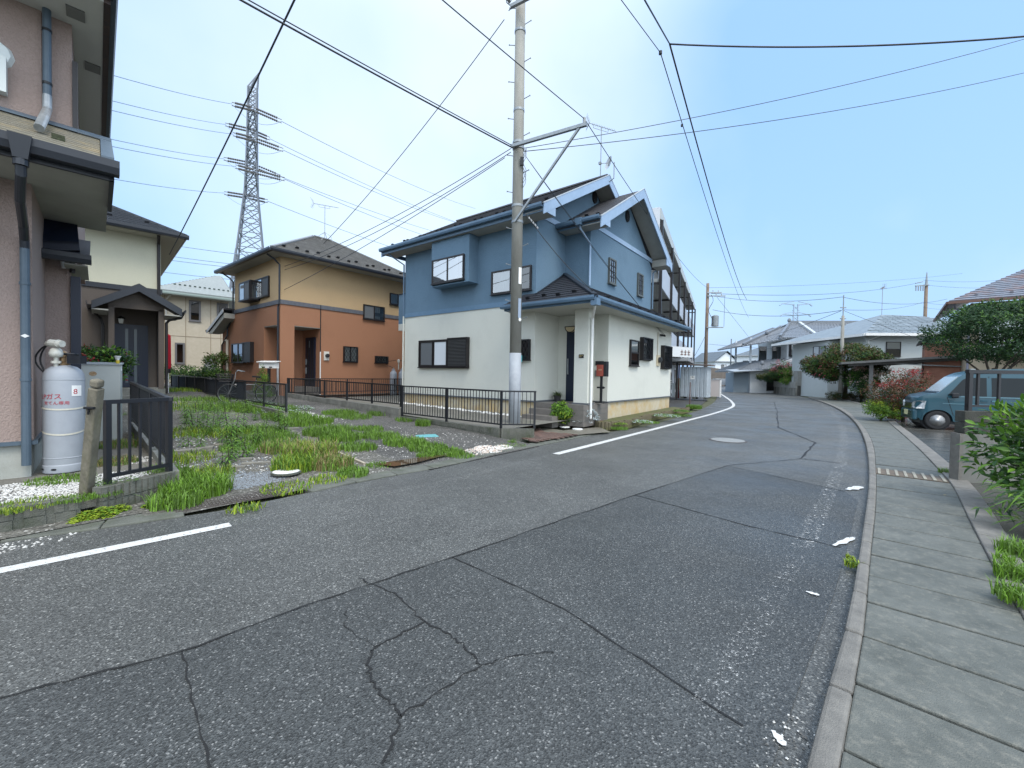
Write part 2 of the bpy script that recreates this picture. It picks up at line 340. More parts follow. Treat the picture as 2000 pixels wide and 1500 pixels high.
def cross_hit(P, p, d):                       # where the line p + s*d meets the polyline P, nearest to p
    best = None
    for a, c in zip(P, P[1:]):
        e = c - a; den = d.x * (-e.y) + d.y * e.x
        if abs(den) < 1e-9: continue
        r = a - p; s_ = (r.x * (-e.y) + r.y * e.x) / den; t_ = (d.x * r.y - d.y * r.x) / den
        if -0.02 <= t_ <= 1.02 and (best is None or abs(s_) < abs(best)): best = s_
    return p + d * best if best is not None else p + d * 0.25
def strip_pieces(name, parent, A_, B_, pitch, z, th, m, gap, t0=0, t1=None, bev=0.012, tilt=0.0, skip=()):
    A_ = smooth_line(A_, 6); B_ = smooth_line(B_, 6); LA = plen(A_); n = int(LA / pitch); rnd = random.Random(3); outp = []
    for i in range(n):
        s0, s1 = i * LA / n, (i + 1) * LA / n
        if s0 < t0 or (t1 and s1 > t1): continue
        dz = rnd.uniform(-tilt, tilt)
        if any(lo_ <= s0 <= hi_ for lo_, hi_ in skip): continue
        q = []
        for s in (s0, s1 - gap):
            a, d = along(A_, s); q.append((a, cross_hit(B_, a, Vector((d.y, -d.x, 0)))))
        b = MB(); b.slab([(p.x, p.y, z - th + (dz if j in (0, 3) else 0)) for j, p in enumerate((q[0][0], q[0][1], q[1][1], q[1][0]))], (0, 0, th))
        outp.append(b.build(name, m, parent, bevel=bev))
    return outp
DRAIN_S = min((abs((along(smooth_line(kR, 6), t)[0] - Vector((5.692,6.494,0.06)).xyz.to_2d().to_3d()).length), t) for t in [x*0.1 for x in range(100, 300)])[1]
kerb = thing('kerb', None, None); tag(kerb, kind='structure')
strip_pieces('kerb_stone', kerb, kL, kR, 0.60, 0.075, 0.16, KERBM, 0.010, t0=8.0, tilt=0.004, bev=0.018)
pav = thing('pavement', None, None); tag(pav, kind='structure')
bedm = MB(); A_ = smooth_line(kR, 4); B_ = smooth_line(sIn, 4)
for i in range(len(A_) - 1): bedm.poly([(p.x, p.y, 0.035) for p in (A_[i], B_[i], B_[i+1], A_[i+1])])
bedm.build('joint_bed', CRACK, pav)
strip_pieces('pavement_slab', pav, kR, sIn, 0.50, 0.065, 0.08, SLABM, 0.022, t0=8.0, tilt=0.006, bev=0.008, skip=((DRAIN_S-0.25,DRAIN_S+0.27),))
ik = thing('inner_kerb', None, None); tag(ik, kind='structure')
strip_pieces('kerb_stone', ik, sIn, sOut, 0.60, 0.085, 0.14, KERBM, 0.010, t0=7.0, tilt=0.004, bev=0.012)
# slotted concrete drain cover in the pavement
KS = smooth_line(kR, 6); SS = smooth_line(sIn, 6); gs = DRAIN_S
a0, d0 = along(KS, gs); a1, d1 = along(KS, gs + 0.54)
b0 = cross_hit(SS, a0, Vector((d0.y, -d0.x, 0))); b1 = cross_hit(SS, a1, Vector((d1.y, -d1.x, 0)))
dc = thing('drain_cover', 'brown slotted drain cover set across the pavement slabs', 'drain cover', tuple(a0)[:2] + (0.0,))
GRATE = mat('rusty_grating', (0.15,0.115,0.08), 0.7, (0.09,0.07,0.05), 12)
Z_ = Vector((0,0,0.062))
q = [p - a0 + Z_ for p in (a0, b0, b1, a1)]
b = MB(); b.slab([p - Vector((0,0,0.05)) for p in q], (0,0,0.05)); b.build('cover_plate', GRATE, dc)
b2 = MB()
for i in range(8):
    f = 0.05 + i * 0.128; b2.beam(lerp(q[0], q[1], f) + Vector((0,0,0.004)), lerp(q[3], q[2], f) + Vector((0,0,0.004)), 0.035, 0.012)
b2.build('rib', mat('pale_ribs', (0.33,0.31,0.25), 0.7, (0.22,0.2,0.16), 20), dc)

# forecourt on the right (wet concrete) with seams
fc = MB(); fo = smooth_line(sOut, 4); half = [p for p in fo]
for i in range(len(half) - 1):
    p, q2 = half[i], half[i+1]
    fc.poly([(p.x, p.y, 0.05), (p.x + 26, p.y - 14, 0.05), (q2.x + 26, q2.y - 14, 0.05), (q2.x, q2.y, 0.05)])
fore = tag(fc.build('forecourt', WETCONC), kind='structure')
for p, q2 in [((7.77,7.691,0.05), (8.206,7.727,0.05)), ((10.122,10.62,0.05), (11.529,10.778,0.05)), ((11.931,12.776,0.05), (13.351,12.491,0.05)), ((8.691,8.824,0.05), (9.486,8.9,0.05)), ((6.243,5.818,0.05), (4.531,3.69,0.05)), ((5.566,5.03,0.05), (5.88,5.007,0.05))]:
    ribbon('joint', [p, q2], 0.02, 0.055, CONC, fore, 0.002, 6)

# concrete gutter blocks along the left edge
gutter = thing('gutter', None, None); tag(gutter, kind='structure')
gA = [(-4.33,3.52),(-3.35,4.18),(-2.62,4.93),(-2.07,5.68),(-0.91,6.88),(-0.13,8.04),(0.49,8.73),(2.3,10.95)]
gB = [(-4.56,3.74),(-3.57,4.38),(-2.85,5.12),(-2.30,5.88),(-1.14,7.08),(-0.37,8.22),(0.27,8.93),(2.05,11.15)]
strip_pieces('gutter_block', gutter, gA, gB, 0.62, 0.022, 0.10, CONC2, 0.010, tilt=0.006, skip=((1.1,2.0),))
dg = thing('drain_grate', 'steel drain grate in the gutter below the weedy lot', 'drain grate', (-3.438,4.287,0.0))
g0 = Vector((-3.355,4.183,0.0)); g1 = Vector((-2.618,4.93,0.0)); g2 = Vector((-2.783,5.182,0.0)); g3 = Vector((-3.591,4.478,0.0))
g2 = g1 + Vector((-0.20, 0.20, 0)); g3 = g0 + Vector((-0.20, 0.20, 0))
b = MB(); b.slab([p - g0 + Vector((0,0,0.004)) for p in (g0, g1, g2, g3)], (0,0,0.003)); b.build('pit_shade_sheet', BLACK, dg)  # flat black sheet painted in for the shade below the bars
IRON = mat('rusty_iron', (0.12,0.105,0.095), 0.6, (0.07,0.06,0.055), 18, metal=0.3)
b = MB()
for i in range(33):
    f = i / 32; b.beam(lerp(g0, g1, f) - g0 + Vector((0,0,0.018)), lerp(g3, g2, f) - g0 + Vector((0,0,0.018)), 0.009, 0.022)
b.build('cross_bar', IRON, dg)
b = MB()
for i in range(5):
    f = i / 4; b.beam(lerp(g0, g3, f) - g0 + Vector((0,0,0.02)), lerp(g1, g2, f) - g0 + Vector((0,0,0.02)), 0.008, 0.02)
b.build('long_bar', IRON, dg)

# the rising lot on the left: weeds, drive and yards
UX, UY, VX, VY = 0.785, -0.619, 0.619, 0.785
OX, OY = 0.664, 12.595
YAW = -0.667
def bl(a, b, z=0): return Vector((OX + a*UX + b*VX, OY + a*UY + b*VY, z))
def lot_d(x, y): return -0.72 * (x + 2.30) + 0.69 * (y - 5.88)
def lot_z(x, y):
    d = max(0.0, lot_d(x, y)); z = 0.02 + 0.042 * d
    return min(z, 0.62) + 0.012 * math.sin(x*2.1 + y) * min(1, d) + 0.008 * math.sin(x*5 - y*4)
def grid(name, a0, a1, b0, b1, st, zf, m, keep=lambda x, y, a, b: True):
    g = MB(); idx = {}
    na = int((a1-a0)/st); nb = int((b1-b0)/st)
    def vi(i, j):
        if (i, j) not in idx:
            p = bl(a0 + i*st, b0 + j*st); idx[(i, j)] = len(g.v); g.v.append((p.x, p.y, zf(p.x, p.y)))
        return idx[(i, j)]
    for i in range(na):
        for j in range(nb):
            p = bl(a0 + (i+.5)*st, b0 + (j+.5)*st)
            if keep(p.x, p.y, a0 + (i+.5)*st, b0 + (j+.5)*st):
                g.f.append((vi(i,j), vi(i+1,j), vi(i+1,j+1), vi(i,j+1))); g.m.append(0)
    return tag(g.build(name, m, smooth=True), kind='structure')
grid('weedy_lot', -40, 3, -16.2, -6.0, 0.3, lot_z, DIRT, lambda x, y, a, b: lot_d(x, y) > -0.22)
grid('shared_drive', -40, 3, -6.0, -2.85, 0.3, lot_z, DRIVE, lambda x, y, a, b: lot_d(x, y) > -0.22)
grid('back_yard', -60, -9.6, -2.85, 30, 1.0, lambda x, y: min(0.5, lot_z(x, y)), DIRT)
YARD = mat('yard_gravel', (0.20,0.19,0.165), 0.9, (0.12,0.115,0.10), 30, 8, 1.0, 60, c3=(0.08,0.09,0.05), n3=1.5, w3=0.6)
grid('house_yard', -9.6, 1.35, -2.8, 0.4, 0.35, lambda x, y: 0.25 + 0.018 * max(0, -((x-OX)*UX + (y-OY)*UY)), YARD)
grid('side_yard', -9.6, -6.0, 0.4, 9.0, 0.4, lambda x, y: 0.25 + 0.018 * max(0, -((x-OX)*UX + (y-OY)*UY)), YARD)
b = MB(); b.slab([(-6.85,1.05,.10),(-4.24,4.10,.10),(-4.17,4.25,.10),(-4.04,5.0,.10),(-7.5,8.3,.10),(-14,9,.10),(-14,1,.10)], (0,0,0.11))
tag(b.build('gravel_yard', YARD), kind='structure')

# ------------------------------------------------------------------ building kit
def stucco(name, c, c2, bs=70, bump=0.8, st=None, stain=None):
    return mat(name, c, 0.85, c2, 45, 5, bump, bs, c3=stain or tuple(x*0.8 for x in c), n3=0.9, w3=0.5, bst=st, bd=0.012, spec=0.25)
ROOF_GREY = mat('slate_grey_roof', (0.085,0.085,0.092), 0.55, (0.055,0.055,0.062), 7, 6, 0.3, 40, c3=(0.15,0.145,0.14), n3=2.0, w3=0.6, st=(1,1,1))
ROOF_DARK = mat('charcoal_roof', (0.032,0.034,0.042), 0.5, (0.022,0.024,0.03), 9, 5, 0.3, 40)
GUTTER_BLUE = mat('blue_gutter', (0.11,0.18,0.26), 0.4, (0.085,0.145,0.215), 3)
GUTTER_DARK = mat('dark_gutter', (0.022,0.026,0.034), 0.35)

def courses(name, parent, e0, e1, t0, t1, n, m, lift=0.022, th=0.035, over=0.05):
    """stepped roof courses between an eave edge e0-e1 and a top edge t0-t1"""
    e0, e1, t0, t1 = map(Vector, (e0, e1, t0, t1)); nrm_ = (e1 - e0).cross(((t0 + t1) / 2) - e0).normalized()
    if nrm_.z < 0: nrm_ = -nrm_
    b = MB()
    for i in range(n):
        f0 = i / n; f1 = min(1.0, (i + 1 + over) / n)
        a = lerp(e0, t0, f0); c = lerp(e1, t1, f0); d = lerp(e1, t1, f1); g = lerp(e0, t0, f1); up = nrm_ * (lift + 0.006)
        b.add([a, c, a + up, c + up, d + nrm_*0.006, g + nrm_*0.006], [(0,1,3,2), (2,3,4,5)])
    o = b.build(name, m, parent); o['kind'] = 'stuff'; return o
def roof_plate(name, parent, pts, m, th=0.06):
    b = MB(); b.slab([Vector(p) for p in pts], (0,0,-th)); return b.build(name, m, parent)
def gutter_run(name, parent, p, q, m, w=0.12, h=0.10, out=None):
    """open gutter trough along p-q; out = outward direction"""
    p, q, out = Vector(p), Vector(q), Vector(out); up = Vector((0,0,1))
    prof = [(0,h), (0,0.0), (w*0.85,0.0), (w,h*0.45), (w,h), (w+0.012,h), (w+0.012,h*0.42), (w*0.9,-0.012), (-0.012,-0.012), (-0.012,h)]
    b = MB(); n = len(prof)
    vs = [e + out * x + up * z for e in (p, q) for x, z in prof]
    b.add(vs, [(i, (i+1) % n, n + (i+1) % n, n + i) for i in range(n)] + [tuple(range(n))[::-1], tuple(range(n, 2*n))])
    return b.build(name, m, parent)
def pipe(name, parent, pts, r, m, bands=(), bm=None):
    b = MB(); b.tube(pts, r, 12); o = b.build(name, m, parent, smooth=False)
    for p in bands:
        c = MB(); c.tube([Vector(p) - Vector((0,0,0.015)), Vector(p) + Vector((0,0,0.015))], r * 1.18, 12); c.build('pipe_clip', bm or m, o)
    return o
def frame_boxes(b, w, h, f, o0, o1, s0=0, t0=0, mi=0):
    b.box(s0, s0+w, t0, t0+f, o0, o1, mi); b.box(s0, s0+w, t0+h-f, t0+h, o0, o1, mi)
    b.box(s0, s0+f, t0+f, t0+h-f, o0, o1, mi); b.box(s0+w-f, s0+w, t0+f, t0+h-f, o0, o1, mi)
def curtain(b, w, h, s0, t0, o, folds=7, amp=0.012, mi=0):
    n = folds * 6; vs = []
    for i in range(n + 1):
        x = s0 + w * i / n; z = o + amp * math.sin(i / n * folds * 2 * math.pi)
        vs += [(x, t0, z), (x, t0 + h, z)]
    b.add(vs, [(2*i, 2*i+2, 2*i+3, 2*i+1) for i in range(n)], mi)
def window(parent, P, d, n, w, h, kind='slide', proud=0.07, f=0.045, fm=None, left='curtain', right='curtain', label=None, glass=None):
    fm = fm or FRAME; glass = glass or GLASS; T = wallframe(P, d, n)
    b = MB(T); frame_boxes(b, w, h, f, 0.0, proud); b.box(-0.02, w+0.02, -0.03, 0.0, 0.0, proud+0.025)
    if kind == 'slide': b.box(w/2-0.028, w/2+0.028, f, h-f, 0.01, proud-0.012)
    if kind == 'hung': b.box(f, w-f, h*0.48, h*0.48+0.05, 0.01, proud-0.01)
    win = b.build('window', fm, parent)
    if label: win['label'] = label
    parts = [('pane', f, w/2-0.028, left), ('pane', w/2+0.028, w-f, right)] if kind == 'slide' else [('pane', f, w-f, left)]
    if kind == 'hung': parts = None
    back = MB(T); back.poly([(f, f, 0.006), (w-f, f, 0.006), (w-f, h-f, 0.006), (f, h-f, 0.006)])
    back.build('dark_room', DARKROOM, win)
    if parts:
        for nm, s0, s1, sty in parts:
            if sty == 'curtain':
                c = MB(T); curtain(c, s1-s0, h-2*f, s0, f, 0.022, max(2, int((s1-s0)*9))); c.build('curtain', CURTAIN, win, smooth=True)
            if sty == 'half':
                c = MB(T); curtain(c, (s1-s0)*0.62, h-2*f, s0, f, 0.022, max(2, int((s1-s0)*8))); c.build('curtain', CURTAIN, win, smooth=True)
            g = MB(T); g.poly([(s0, f, proud*0.62), (s1, f, proud*0.62), (s1, h-f, proud*0.62), (s0, h-f, proud*0.62)])
            g.build('pane', SCREEN if sty == 'screen' else (GLASS_DARK if sty == 'dark' else glass), win)
    else:
        c = MB(T); curtain(c, w-2*f, h*0.5, f, h*0.48, 0.022, 3, 0.004); c.build('curtain', CURTAIN, win, smooth=True)
        for t0, t1, gm in ((f, h*0.48, GLASS_DARK), (h*0.48+0.05, h-f, glass)):
            g = MB(T); g.poly([(f, t0, proud*0.6), (w-f, t0, proud*0.6), (w-f, t1, proud*0.6), (f, t1, proud*0.6)]); g.build('pane', gm, win)
    return win
def lattice(parent_win, P, d, n, w, h, o, step=0.13, r=0.005, m=None, box=True):
    """diamond security grille in front of a window"""
    T = wallframe(P, d, n); b = MB(T); sl = 1.9
    for sgn in (1, -1):
        k = -int(h / sl / step) - 1
        while k * step < w + h / sl:
            x0 = k * step; pts = []
            for t in (0.0, h):
                pts.append((x0 + (t / sl if sgn > 0 else (h - t) / sl), t))
            (xa, ta), (xb, tb) = pts
            def clip(xa, ta, xb, tb):
                if xa == xb: return None
                u0, u1 = 0.0, 1.0
                for lim, s in ((0.0, 1), (w, -1)):
                    da = (xa - lim) * s; db = (xb - lim) * s
                    if da < 0 and db < 0: return None
                    if da < 0: u0 = max(u0, da / (da - db))
                    if db < 0: u1 = min(u1, da / (da - db))
                if u1 - u0 < 0.02: return None
                return [(xa + (xb-xa)*u, ta + (tb-ta)*u) for u in (u0, u1)]
            c = clip(xa, ta, xb, tb)
            if c:
                p, q = c; nn = Vector((-(q[1]-p[1]), q[0]-p[0])).normalized() * r
                b.add([(p[0]-nn.x, p[1]-nn.y, o), (q[0]-nn.x, q[1]-nn.y, o), (q[0]+nn.x, q[1]+nn.y, o), (p[0]+nn.x, p[1]+nn.y, o),
                       (p[0]-nn.x, p[1]-nn.y, o+0.008), (q[0]-nn.x, q[1]-nn.y, o+0.008), (q[0]+nn.x, q[1]+nn.y, o+0.008), (p[0]+nn.x, p[1]+nn.y, o+0.008)],
                      [(0,1,2,3),(7,6,5,4),(0,4,5,1),(2,6,7,3)])
            k += 1
    if box: frame_boxes(b, w, h, 0.03, 0.02, o+0.012)
    return b.build('grille', m or BLACK, parent_win)
def snow_guards(parent, e0, e1, t0, t1, f, n, m, pair=True):
    e0, e1, t0, t1 = map(Vector, (e0, e1, t0, t1)); nrm_ = (e1-e0).cross(t0-e0).normalized()
    if nrm_.z < 0: nrm_ = -nrm_
    dx = (e1-e0).normalized(); dy = (t0-e0); dy = (dy - dx*dy.dot(dx)).normalized(); me = None
    for i in range(n):
        p = lerp(lerp(e0, e1, (i+.5)/n), lerp(t0, t1, (i+.5)/n), f + (0.05 if pair and i % 2 else 0.0)) + nrm_*0.02
        b = MB(); b.add([(-.06,-.03,0),(.06,-.03,0),(.06,.05,0),(-.06,.05,0),(-.06,-.03,.08),(.06,-.03,.08),(.06,.05,.02),(-.06,.05,.02)],
                        [(0,3,2,1),(4,5,6,7),(0,1,5,4),(1,2,6,5),(2,3,7,6),(3,0,4,7)])
        if me is None: me = b.mesh('snow_guard', m)
        o = inst('snow_guard', me, parent, p); o.rotation_euler = Matrix((dx, dy, nrm_)).transposed().to_euler()
def yagi(parent, base, h, dirv, name='tv_antenna', boom=1.0, m=None, legs=0.25):
    b = MB(); base = Vector(base); top = base + Vector((0,0,h)); d = Vector(dirv).normalized(); s = Vector((-d.y, d.x, 0)).normalized()
    b.tube([base, top], 0.016, 6)
    p = top - d*boom*0.45; q = top + d*boom*0.55
    b.tube([p, q], 0.011, 5)
    for i in range(14):
        c = lerp(p, q, 0.12 + i/14*0.86); b.tube([c - s*0.09, c + s*0.09], 0.004, 4)
    for sg in (1, -1):
        c = p; b.tube([c, c - d*0.10 + Vector((0,0,0.22*sg))], 0.008, 5)
        for k in range(5): e = c + (Vector((0,0,0.22*sg)) - d*0.10)*(k/4); b.tube([e - s*0.16, e + s*0.16], 0.004, 4)
    b.tube([top - d*0.3 + Vector((0,0,-0.12)), top + d*0.25 + Vector((0,0,-0.12))], 0.008, 5)
    b.tube([top - d*0.3 + Vector((0,0,-0.12)), top - d*0.3], 0.008, 5); b.tube([top + d*0.25 + Vector((0,0,-0.12)), top + d*0.25], 0.008, 5)
    if legs:
        for i in range(4):
            t = math.pi/4 + i*math.pi/2; e = Vector((math.cos(t), math.sin(t), 0))
            b.tube([base + Vector((0,0,0.45)), base + e*legs*0.7 + Vector((0,0,0.25)), base + e*legs - Vector((0,0,0.12))], 0.010, 5)
    return b.build(name, m or STEEL, parent)
def house(name, label, F_O, yaw, cat='house'):
    return thing(name, label, cat, (F_O[0], F_O[1], 0), yaw)
def wall_prism(name, parent, pts, z0, z1, m):        # closed footprint
    b = MB(); b.slab([(p[0], p[1], z0) for p in pts], (0,0,z1-z0)); return b.build(name, m, parent)
X, Y, Zv = Vector((1,0,0)), Vector((0,1,0)), Vector((0,0,1))

# ------------------------------------------------------------------ the blue and white house
BLUE = stucco('blue_stucco', (0.105,0.175,0.245), (0.14,0.22,0.295), 55, 1.0, (1,1,0.45))
CREAMW = stucco('off_white_stucco', (0.62,0.625,0.565), (0.56,0.565,0.505), 60, 0.9)
BLUE_T = mat('pale_blue_trim', (0.30,0.41,0.56), 0.5, (0.26,0.365,0.50), 4)
BLUE_B = mat('blue_band', (0.12,0.21,0.31), 0.5, (0.10,0.18,0.27), 6)
FOUND = mat('stained_foundation', (0.44,0.33,0.17), 0.85, (0.50,0.47,0.38), 2.2, 7, 0.3, 60, c3=(0.50,0.30,0.08), n3=1.6, w3=0.7)
TILE = mat('porch_tile', (0.17,0.155,0.14), 0.5, (0.13,0.12,0.11), 5)
LIGHTSOF = mat('porch_ceiling', (0.46,0.46,0.42), 0.85)
H = house('two_storey_house', 'two storey house, blue above and off-white below, behind the concrete utility pole', (OX, OY), YAW)
# walls
wall_prism('wall', H, [(-6.25,0),(0,0),(0,1.33),(1.15,1.33),(1.15,1.62),(1.62,1.62),(1.62,7.62),(-6.25,7.62)], 0.73, 3.42, CREAMW)
b = MB(); b.box(-6.25,0,0,6.9,3.42,3.665); b.build('wall', CREAMW, H)
b = MB(); b.slab([(-6.25,0,3.665),(0,0,3.665),(0,1.66,3.665),(0.91,1.66,3.665),(0.91,7.05,3.665),(-6.25,7.05,3.665)], (0,0,6.1-3.665))
b.build('upper_wall', BLUE, H)
b = MB(); b.box(1.2,1.64,0.28,0.60,0.73,3.42); b.build('porch_pillar', CREAMW, H)
# gable triangles under the roofs
SL = 0.565
def mz(y): return 8.57 - SL*abs(y-3.45)          # top of main roof
def wz(y): return 8.20 - 0.595*abs(y-4.40)       # top of wing roof
b = MB(); b.slab([(0,0.05,6.1),(0,6.85,6.1),(0,3.45,mz(3.45)-0.16)], (-0.12,0,0)); b.slab([(-6.13,0.05,6.1),(-6.13,6.85,6.1),(-6.13,3.45,mz(3.45)-0.16)], (-0.12,0,0)); b.build('gable_wall', BLUE, H)
b = MB(); b.slab([(0.91,1.7,6.1),(0.91,7.0,6.1),(0.91,4.40,wz(4.4)-0.16)], (-0.12,0,0)); b.build('gable_wall', BLUE, H)
# foundation, drip trim, porch
wall_prism('foundation', H, [(-6.23,0.02),(-0.02,0.02),(-0.02,1.6),(1.60,1.6),(1.60,7.6),(-6.23,7.6)], 0.05, 0.70, FOUND)
b = MB()
for p, q in [((-6.26,-0.02),(0.02,-0.02)), ((0.02,-0.02),(0.02,1.31)), ((0.02,1.31),(0.34,1.31)), ((1.17,1.60),(1.64,1.60)), ((1.64,1.60),(1.64,7.64)), ((1.18,0.26),(1.66,0.26)), ((1.66,0.26),(1.66,0.62)), ((1.18,0.26),(1.18,0.62))]:
    b.beam((*p,0.715), (*q,0.715), 0.04, 0.045)
b.build('drip_trim', mat('grey_trim', (0.10,0.11,0.12), 0.5), H)
b = MB(); b.box(0.02,1.66,0.05,1.60,0.08,0.69); b.build('porch_floor', TILE, H)
b = MB(); b.box(0.03,0.95,-0.28,0.045,0.08,0.53); b.build('porch_step', TILE, H)
b = MB(); b.box(0.03,1.05,-0.60,-0.285,0.06,0.37); b.build('porch_step', TILE, H)
for z in (0.24, 0.40, 0.55):
    b = MB(); b.box(0.96,1.665,0.045,0.052,z,z+0.006); b.box(1.66,1.668,0.05,1.58,z,z+0.006); b.build('tile_joint', CONC, H)
# bands
b = MB(); b.box(-6.27,0.02,-0.03,0.0,3.665,3.82); b.box(0.0,0.03,0.0,1.63,3.665,3.82); b.build('storey_band', BLUE_B, H)
b = MB(); b.box(0.0,0.03,0.0,1.63,6.27,6.43); b.build('gable_band', BLUE_T, H)
b = MB(); b.box(0.91,0.94,1.66,7.05,6.27,6.43); b.build('gable_band', BLUE_T, H)
# main roof
XL, XR = -6.95, 0.62
R1 = roof_plate('roof', H, [(XL,-0.6,mz(-0.6)),(XR,-0.6,mz(-0.6)),(XR,3.45,8.57),(XL,3.45,8.57)], ROOF_GREY, 0.10)
roof_plate('roof', H, [(XL,7.5,mz(7.5)),(XL,3.45,8.57),(XR,3.45,8.57),(XR,7.5,mz(7.5))], ROOF_GREY, 0.10)
courses('shingle', R1, (XL,-0.62,mz(-0.62)),(XR,-0.62,mz(-0.62)),(XL,3.45,8.57),(XR,3.45,8.57), 20, ROOF_GREY, 0.016)
snow_guards(R1, (XL,-0.6,mz(-0.6)),(XR,-0.6,mz(-0.6)),(XL,3.45,8.57),(XR,3.45,8.57), 0.09, 16, BLACK)
b = MB(); b.beam((XL,3.45,8.59),(XR,3.45,8.59),0.22,0.05); b.build('ridge_cap', ROOF_GREY, R1)
def barge(parent, x, ya, za, yb, zb, w=0.30, th=0.035, m=BLUE_T, dz=0.02):
    b = MB(); b.slab([(x,ya,za+dz),(x,yb,zb+dz),(x,yb,zb+dz-w),(x,ya,za+dz-w)], (th,0,0)); return b.build('barge_board', m, parent)
barge(H, XR, -0.60, mz(-0.6), 3.45, 8.57); barge(H, XR, 7.5, mz(7.5), 3.45, 8.57); barge(H, XL-0.035, -0.6, mz(-0.6), 3.45, 8.57)
b = MB()
for s in (1, -1):
    y0 = 3.45 - s*4.05
    b.slab([(XR-0.03,y0,mz(y0)-0.14),(XR-0.03,3.45,8.43),(0.0,3.45,8.43),(0.0,y0,mz(y0)-0.14)], (0,0,-0.02))
b.build('rake_soffit', SOFFIT, H)
b = MB(); b.beam((XR+0.02,-0.62,mz(-0.62)+0.03),(XR+0.02,3.45,8.61),0.05,0.03); b.beam((XR+0.02,7.5,mz(7.5)+0.03),(XR+0.02,3.45,8.61),0.05,0.03); b.build('rake_flashing', mat('pale_flashing', (0.50,0.52,0.52), 0.35, metal=0.4), H)
b = MB(); b.box(XL+0.05,XR-0.01,-0.55,0.0,6.10,6.13); b.build('eave_soffit', SOFFIT, H)
b = MB(); b.box(XL+0.03,XR,-0.585,-0.55,6.09,6.27); b.box(XL+0.03,XL+0.065,-0.55,7.4,6.09,6.24); b.build('fascia', GUTTER_BLUE, H)
b = MB(); b.slab([(XR,-0.585,6.09),(XR,0.0,6.09),(XR,0.0,mz(0)-0.28),(XR,-0.585,mz(-.585)-0.1)], (0.03,0,0)); b.build('eave_return', BLUE_T, H)
gutter_run('gutter', H, (XL-0.02,-0.60,6.20),(XR+0.02,-0.60,6.20), GUTTER_BLUE, out=(0,-1,0))
# wing roof
WR = 1.52
R2 = roof_plate('roof', H, [(-0.5,1.10,wz(1.1)),(WR,1.10,wz(1.1)),(WR,4.4,8.2),(-0.5,4.4,8.2)], ROOF_GREY, 0.10)
roof_plate('roof', H, [(-0.5,7.7,wz(7.7)),(-0.5,4.4,8.2),(WR,4.4,8.2),(WR,7.7,wz(7.7))], ROOF_GREY, 0.10)
courses('shingle', R2, (0.0,1.08,wz(1.08)),(WR,1.08,wz(1.08)),(0.0,4.4,8.2),(WR,4.4,8.2), 16, ROOF_GREY, 0.016)
snow_guards(R2, (0.1,1.1,wz(1.1)),(WR,1.1,wz(1.1)),(0.1,4.4,8.2),(WR,4.4,8.2), 0.10, 3, BLACK)
barge(H, WR, 1.10, wz(1.1), 4.4, 8.2, 0.32); barge(H, WR, 7.70, wz(7.7), 4.4, 8.2, 0.32)
b = MB()
for s in (1, -1):
    y0 = 4.4 - s*3.3
    b.slab([(WR-0.03,y0,wz(y0)-0.14),(WR-0.03,4.4,8.06),(0.91,4.4,8.06),(0.91,y0,wz(y0)-0.14)], (0,0,-0.02))
b.build('rake_soffit', SOFFIT, H)
b = MB(); b.beam((WR+0.02,1.08,wz(1.08)+0.03),(WR+0.02,4.4,8.24),0.05,0.03); b.beam((WR+0.02,7.72,wz(7.72)+0.03),(WR+0.02,4.4,8.24),0.05,0.03); b.build('rake_flashing', bpy.data.materials['pale_flashing'], H)
b = MB(); b.box(0.03,WR-0.01,1.14,1.66,6.10,6.13); b.build('eave_soffit', SOFFIT, H)
b = MB(); b.box(0.03,WR,1.12,1.14,6.09,6.25); b.build('fascia', GUTTER_BLUE, H)
for y0, y1 in ((1.12,1.72),(7.02,7.68)):
    b = MB(); b.slab([(WR,y0,6.09),(WR,y1,6.09),(WR,y1,min(wz(y1),wz(y0)+0.3)-0.26 if y0<2 else 6.18),(WR,y0,wz(y0)-0.1 if y0<2 else 6.40)], (0.03,0,0)); b.build('eave_return', BLUE_T, H)
b = MB(); b.box(0.93,WR,7.05,7.66,6.09,6.36); b.build('eave_box', SOFFIT, H)
gutter_run('gutter', H, (0.02,1.09,6.19),(WR+0.02,1.09,6.19), GUTTER_BLUE, out=(0,-1,0))
for s, (x, y, z) in enumerate([(0.0,3.58,8.02),(0.91,4.42,7.40)]):
    b = MB(wallframe((x,y,z), (0,1,0), (1,0,0)))
    n = 24; ring = [(0.15*math.cos(2*math.pi*i/n), 0.21*math.sin(2*math.pi*i/n)) for i in range(n)]
    b.slab([(p[0], p[1], 0.0) for p in ring], (0,0,0.05)); v = b.build('gable_vent', FRAME, H)
    b = MB(wallframe((x,y,z), (0,1,0), (1,0,0)))
    for k in range(6): t = -0.15 + k*0.06; ww = 0.13*math.sqrt(max(0.05, 1-(t/0.2)**2)); b.box(-ww, ww, t-0.012, t+0.012, 0.052, 0.068)
    b.build('louvre', BLACK, v)
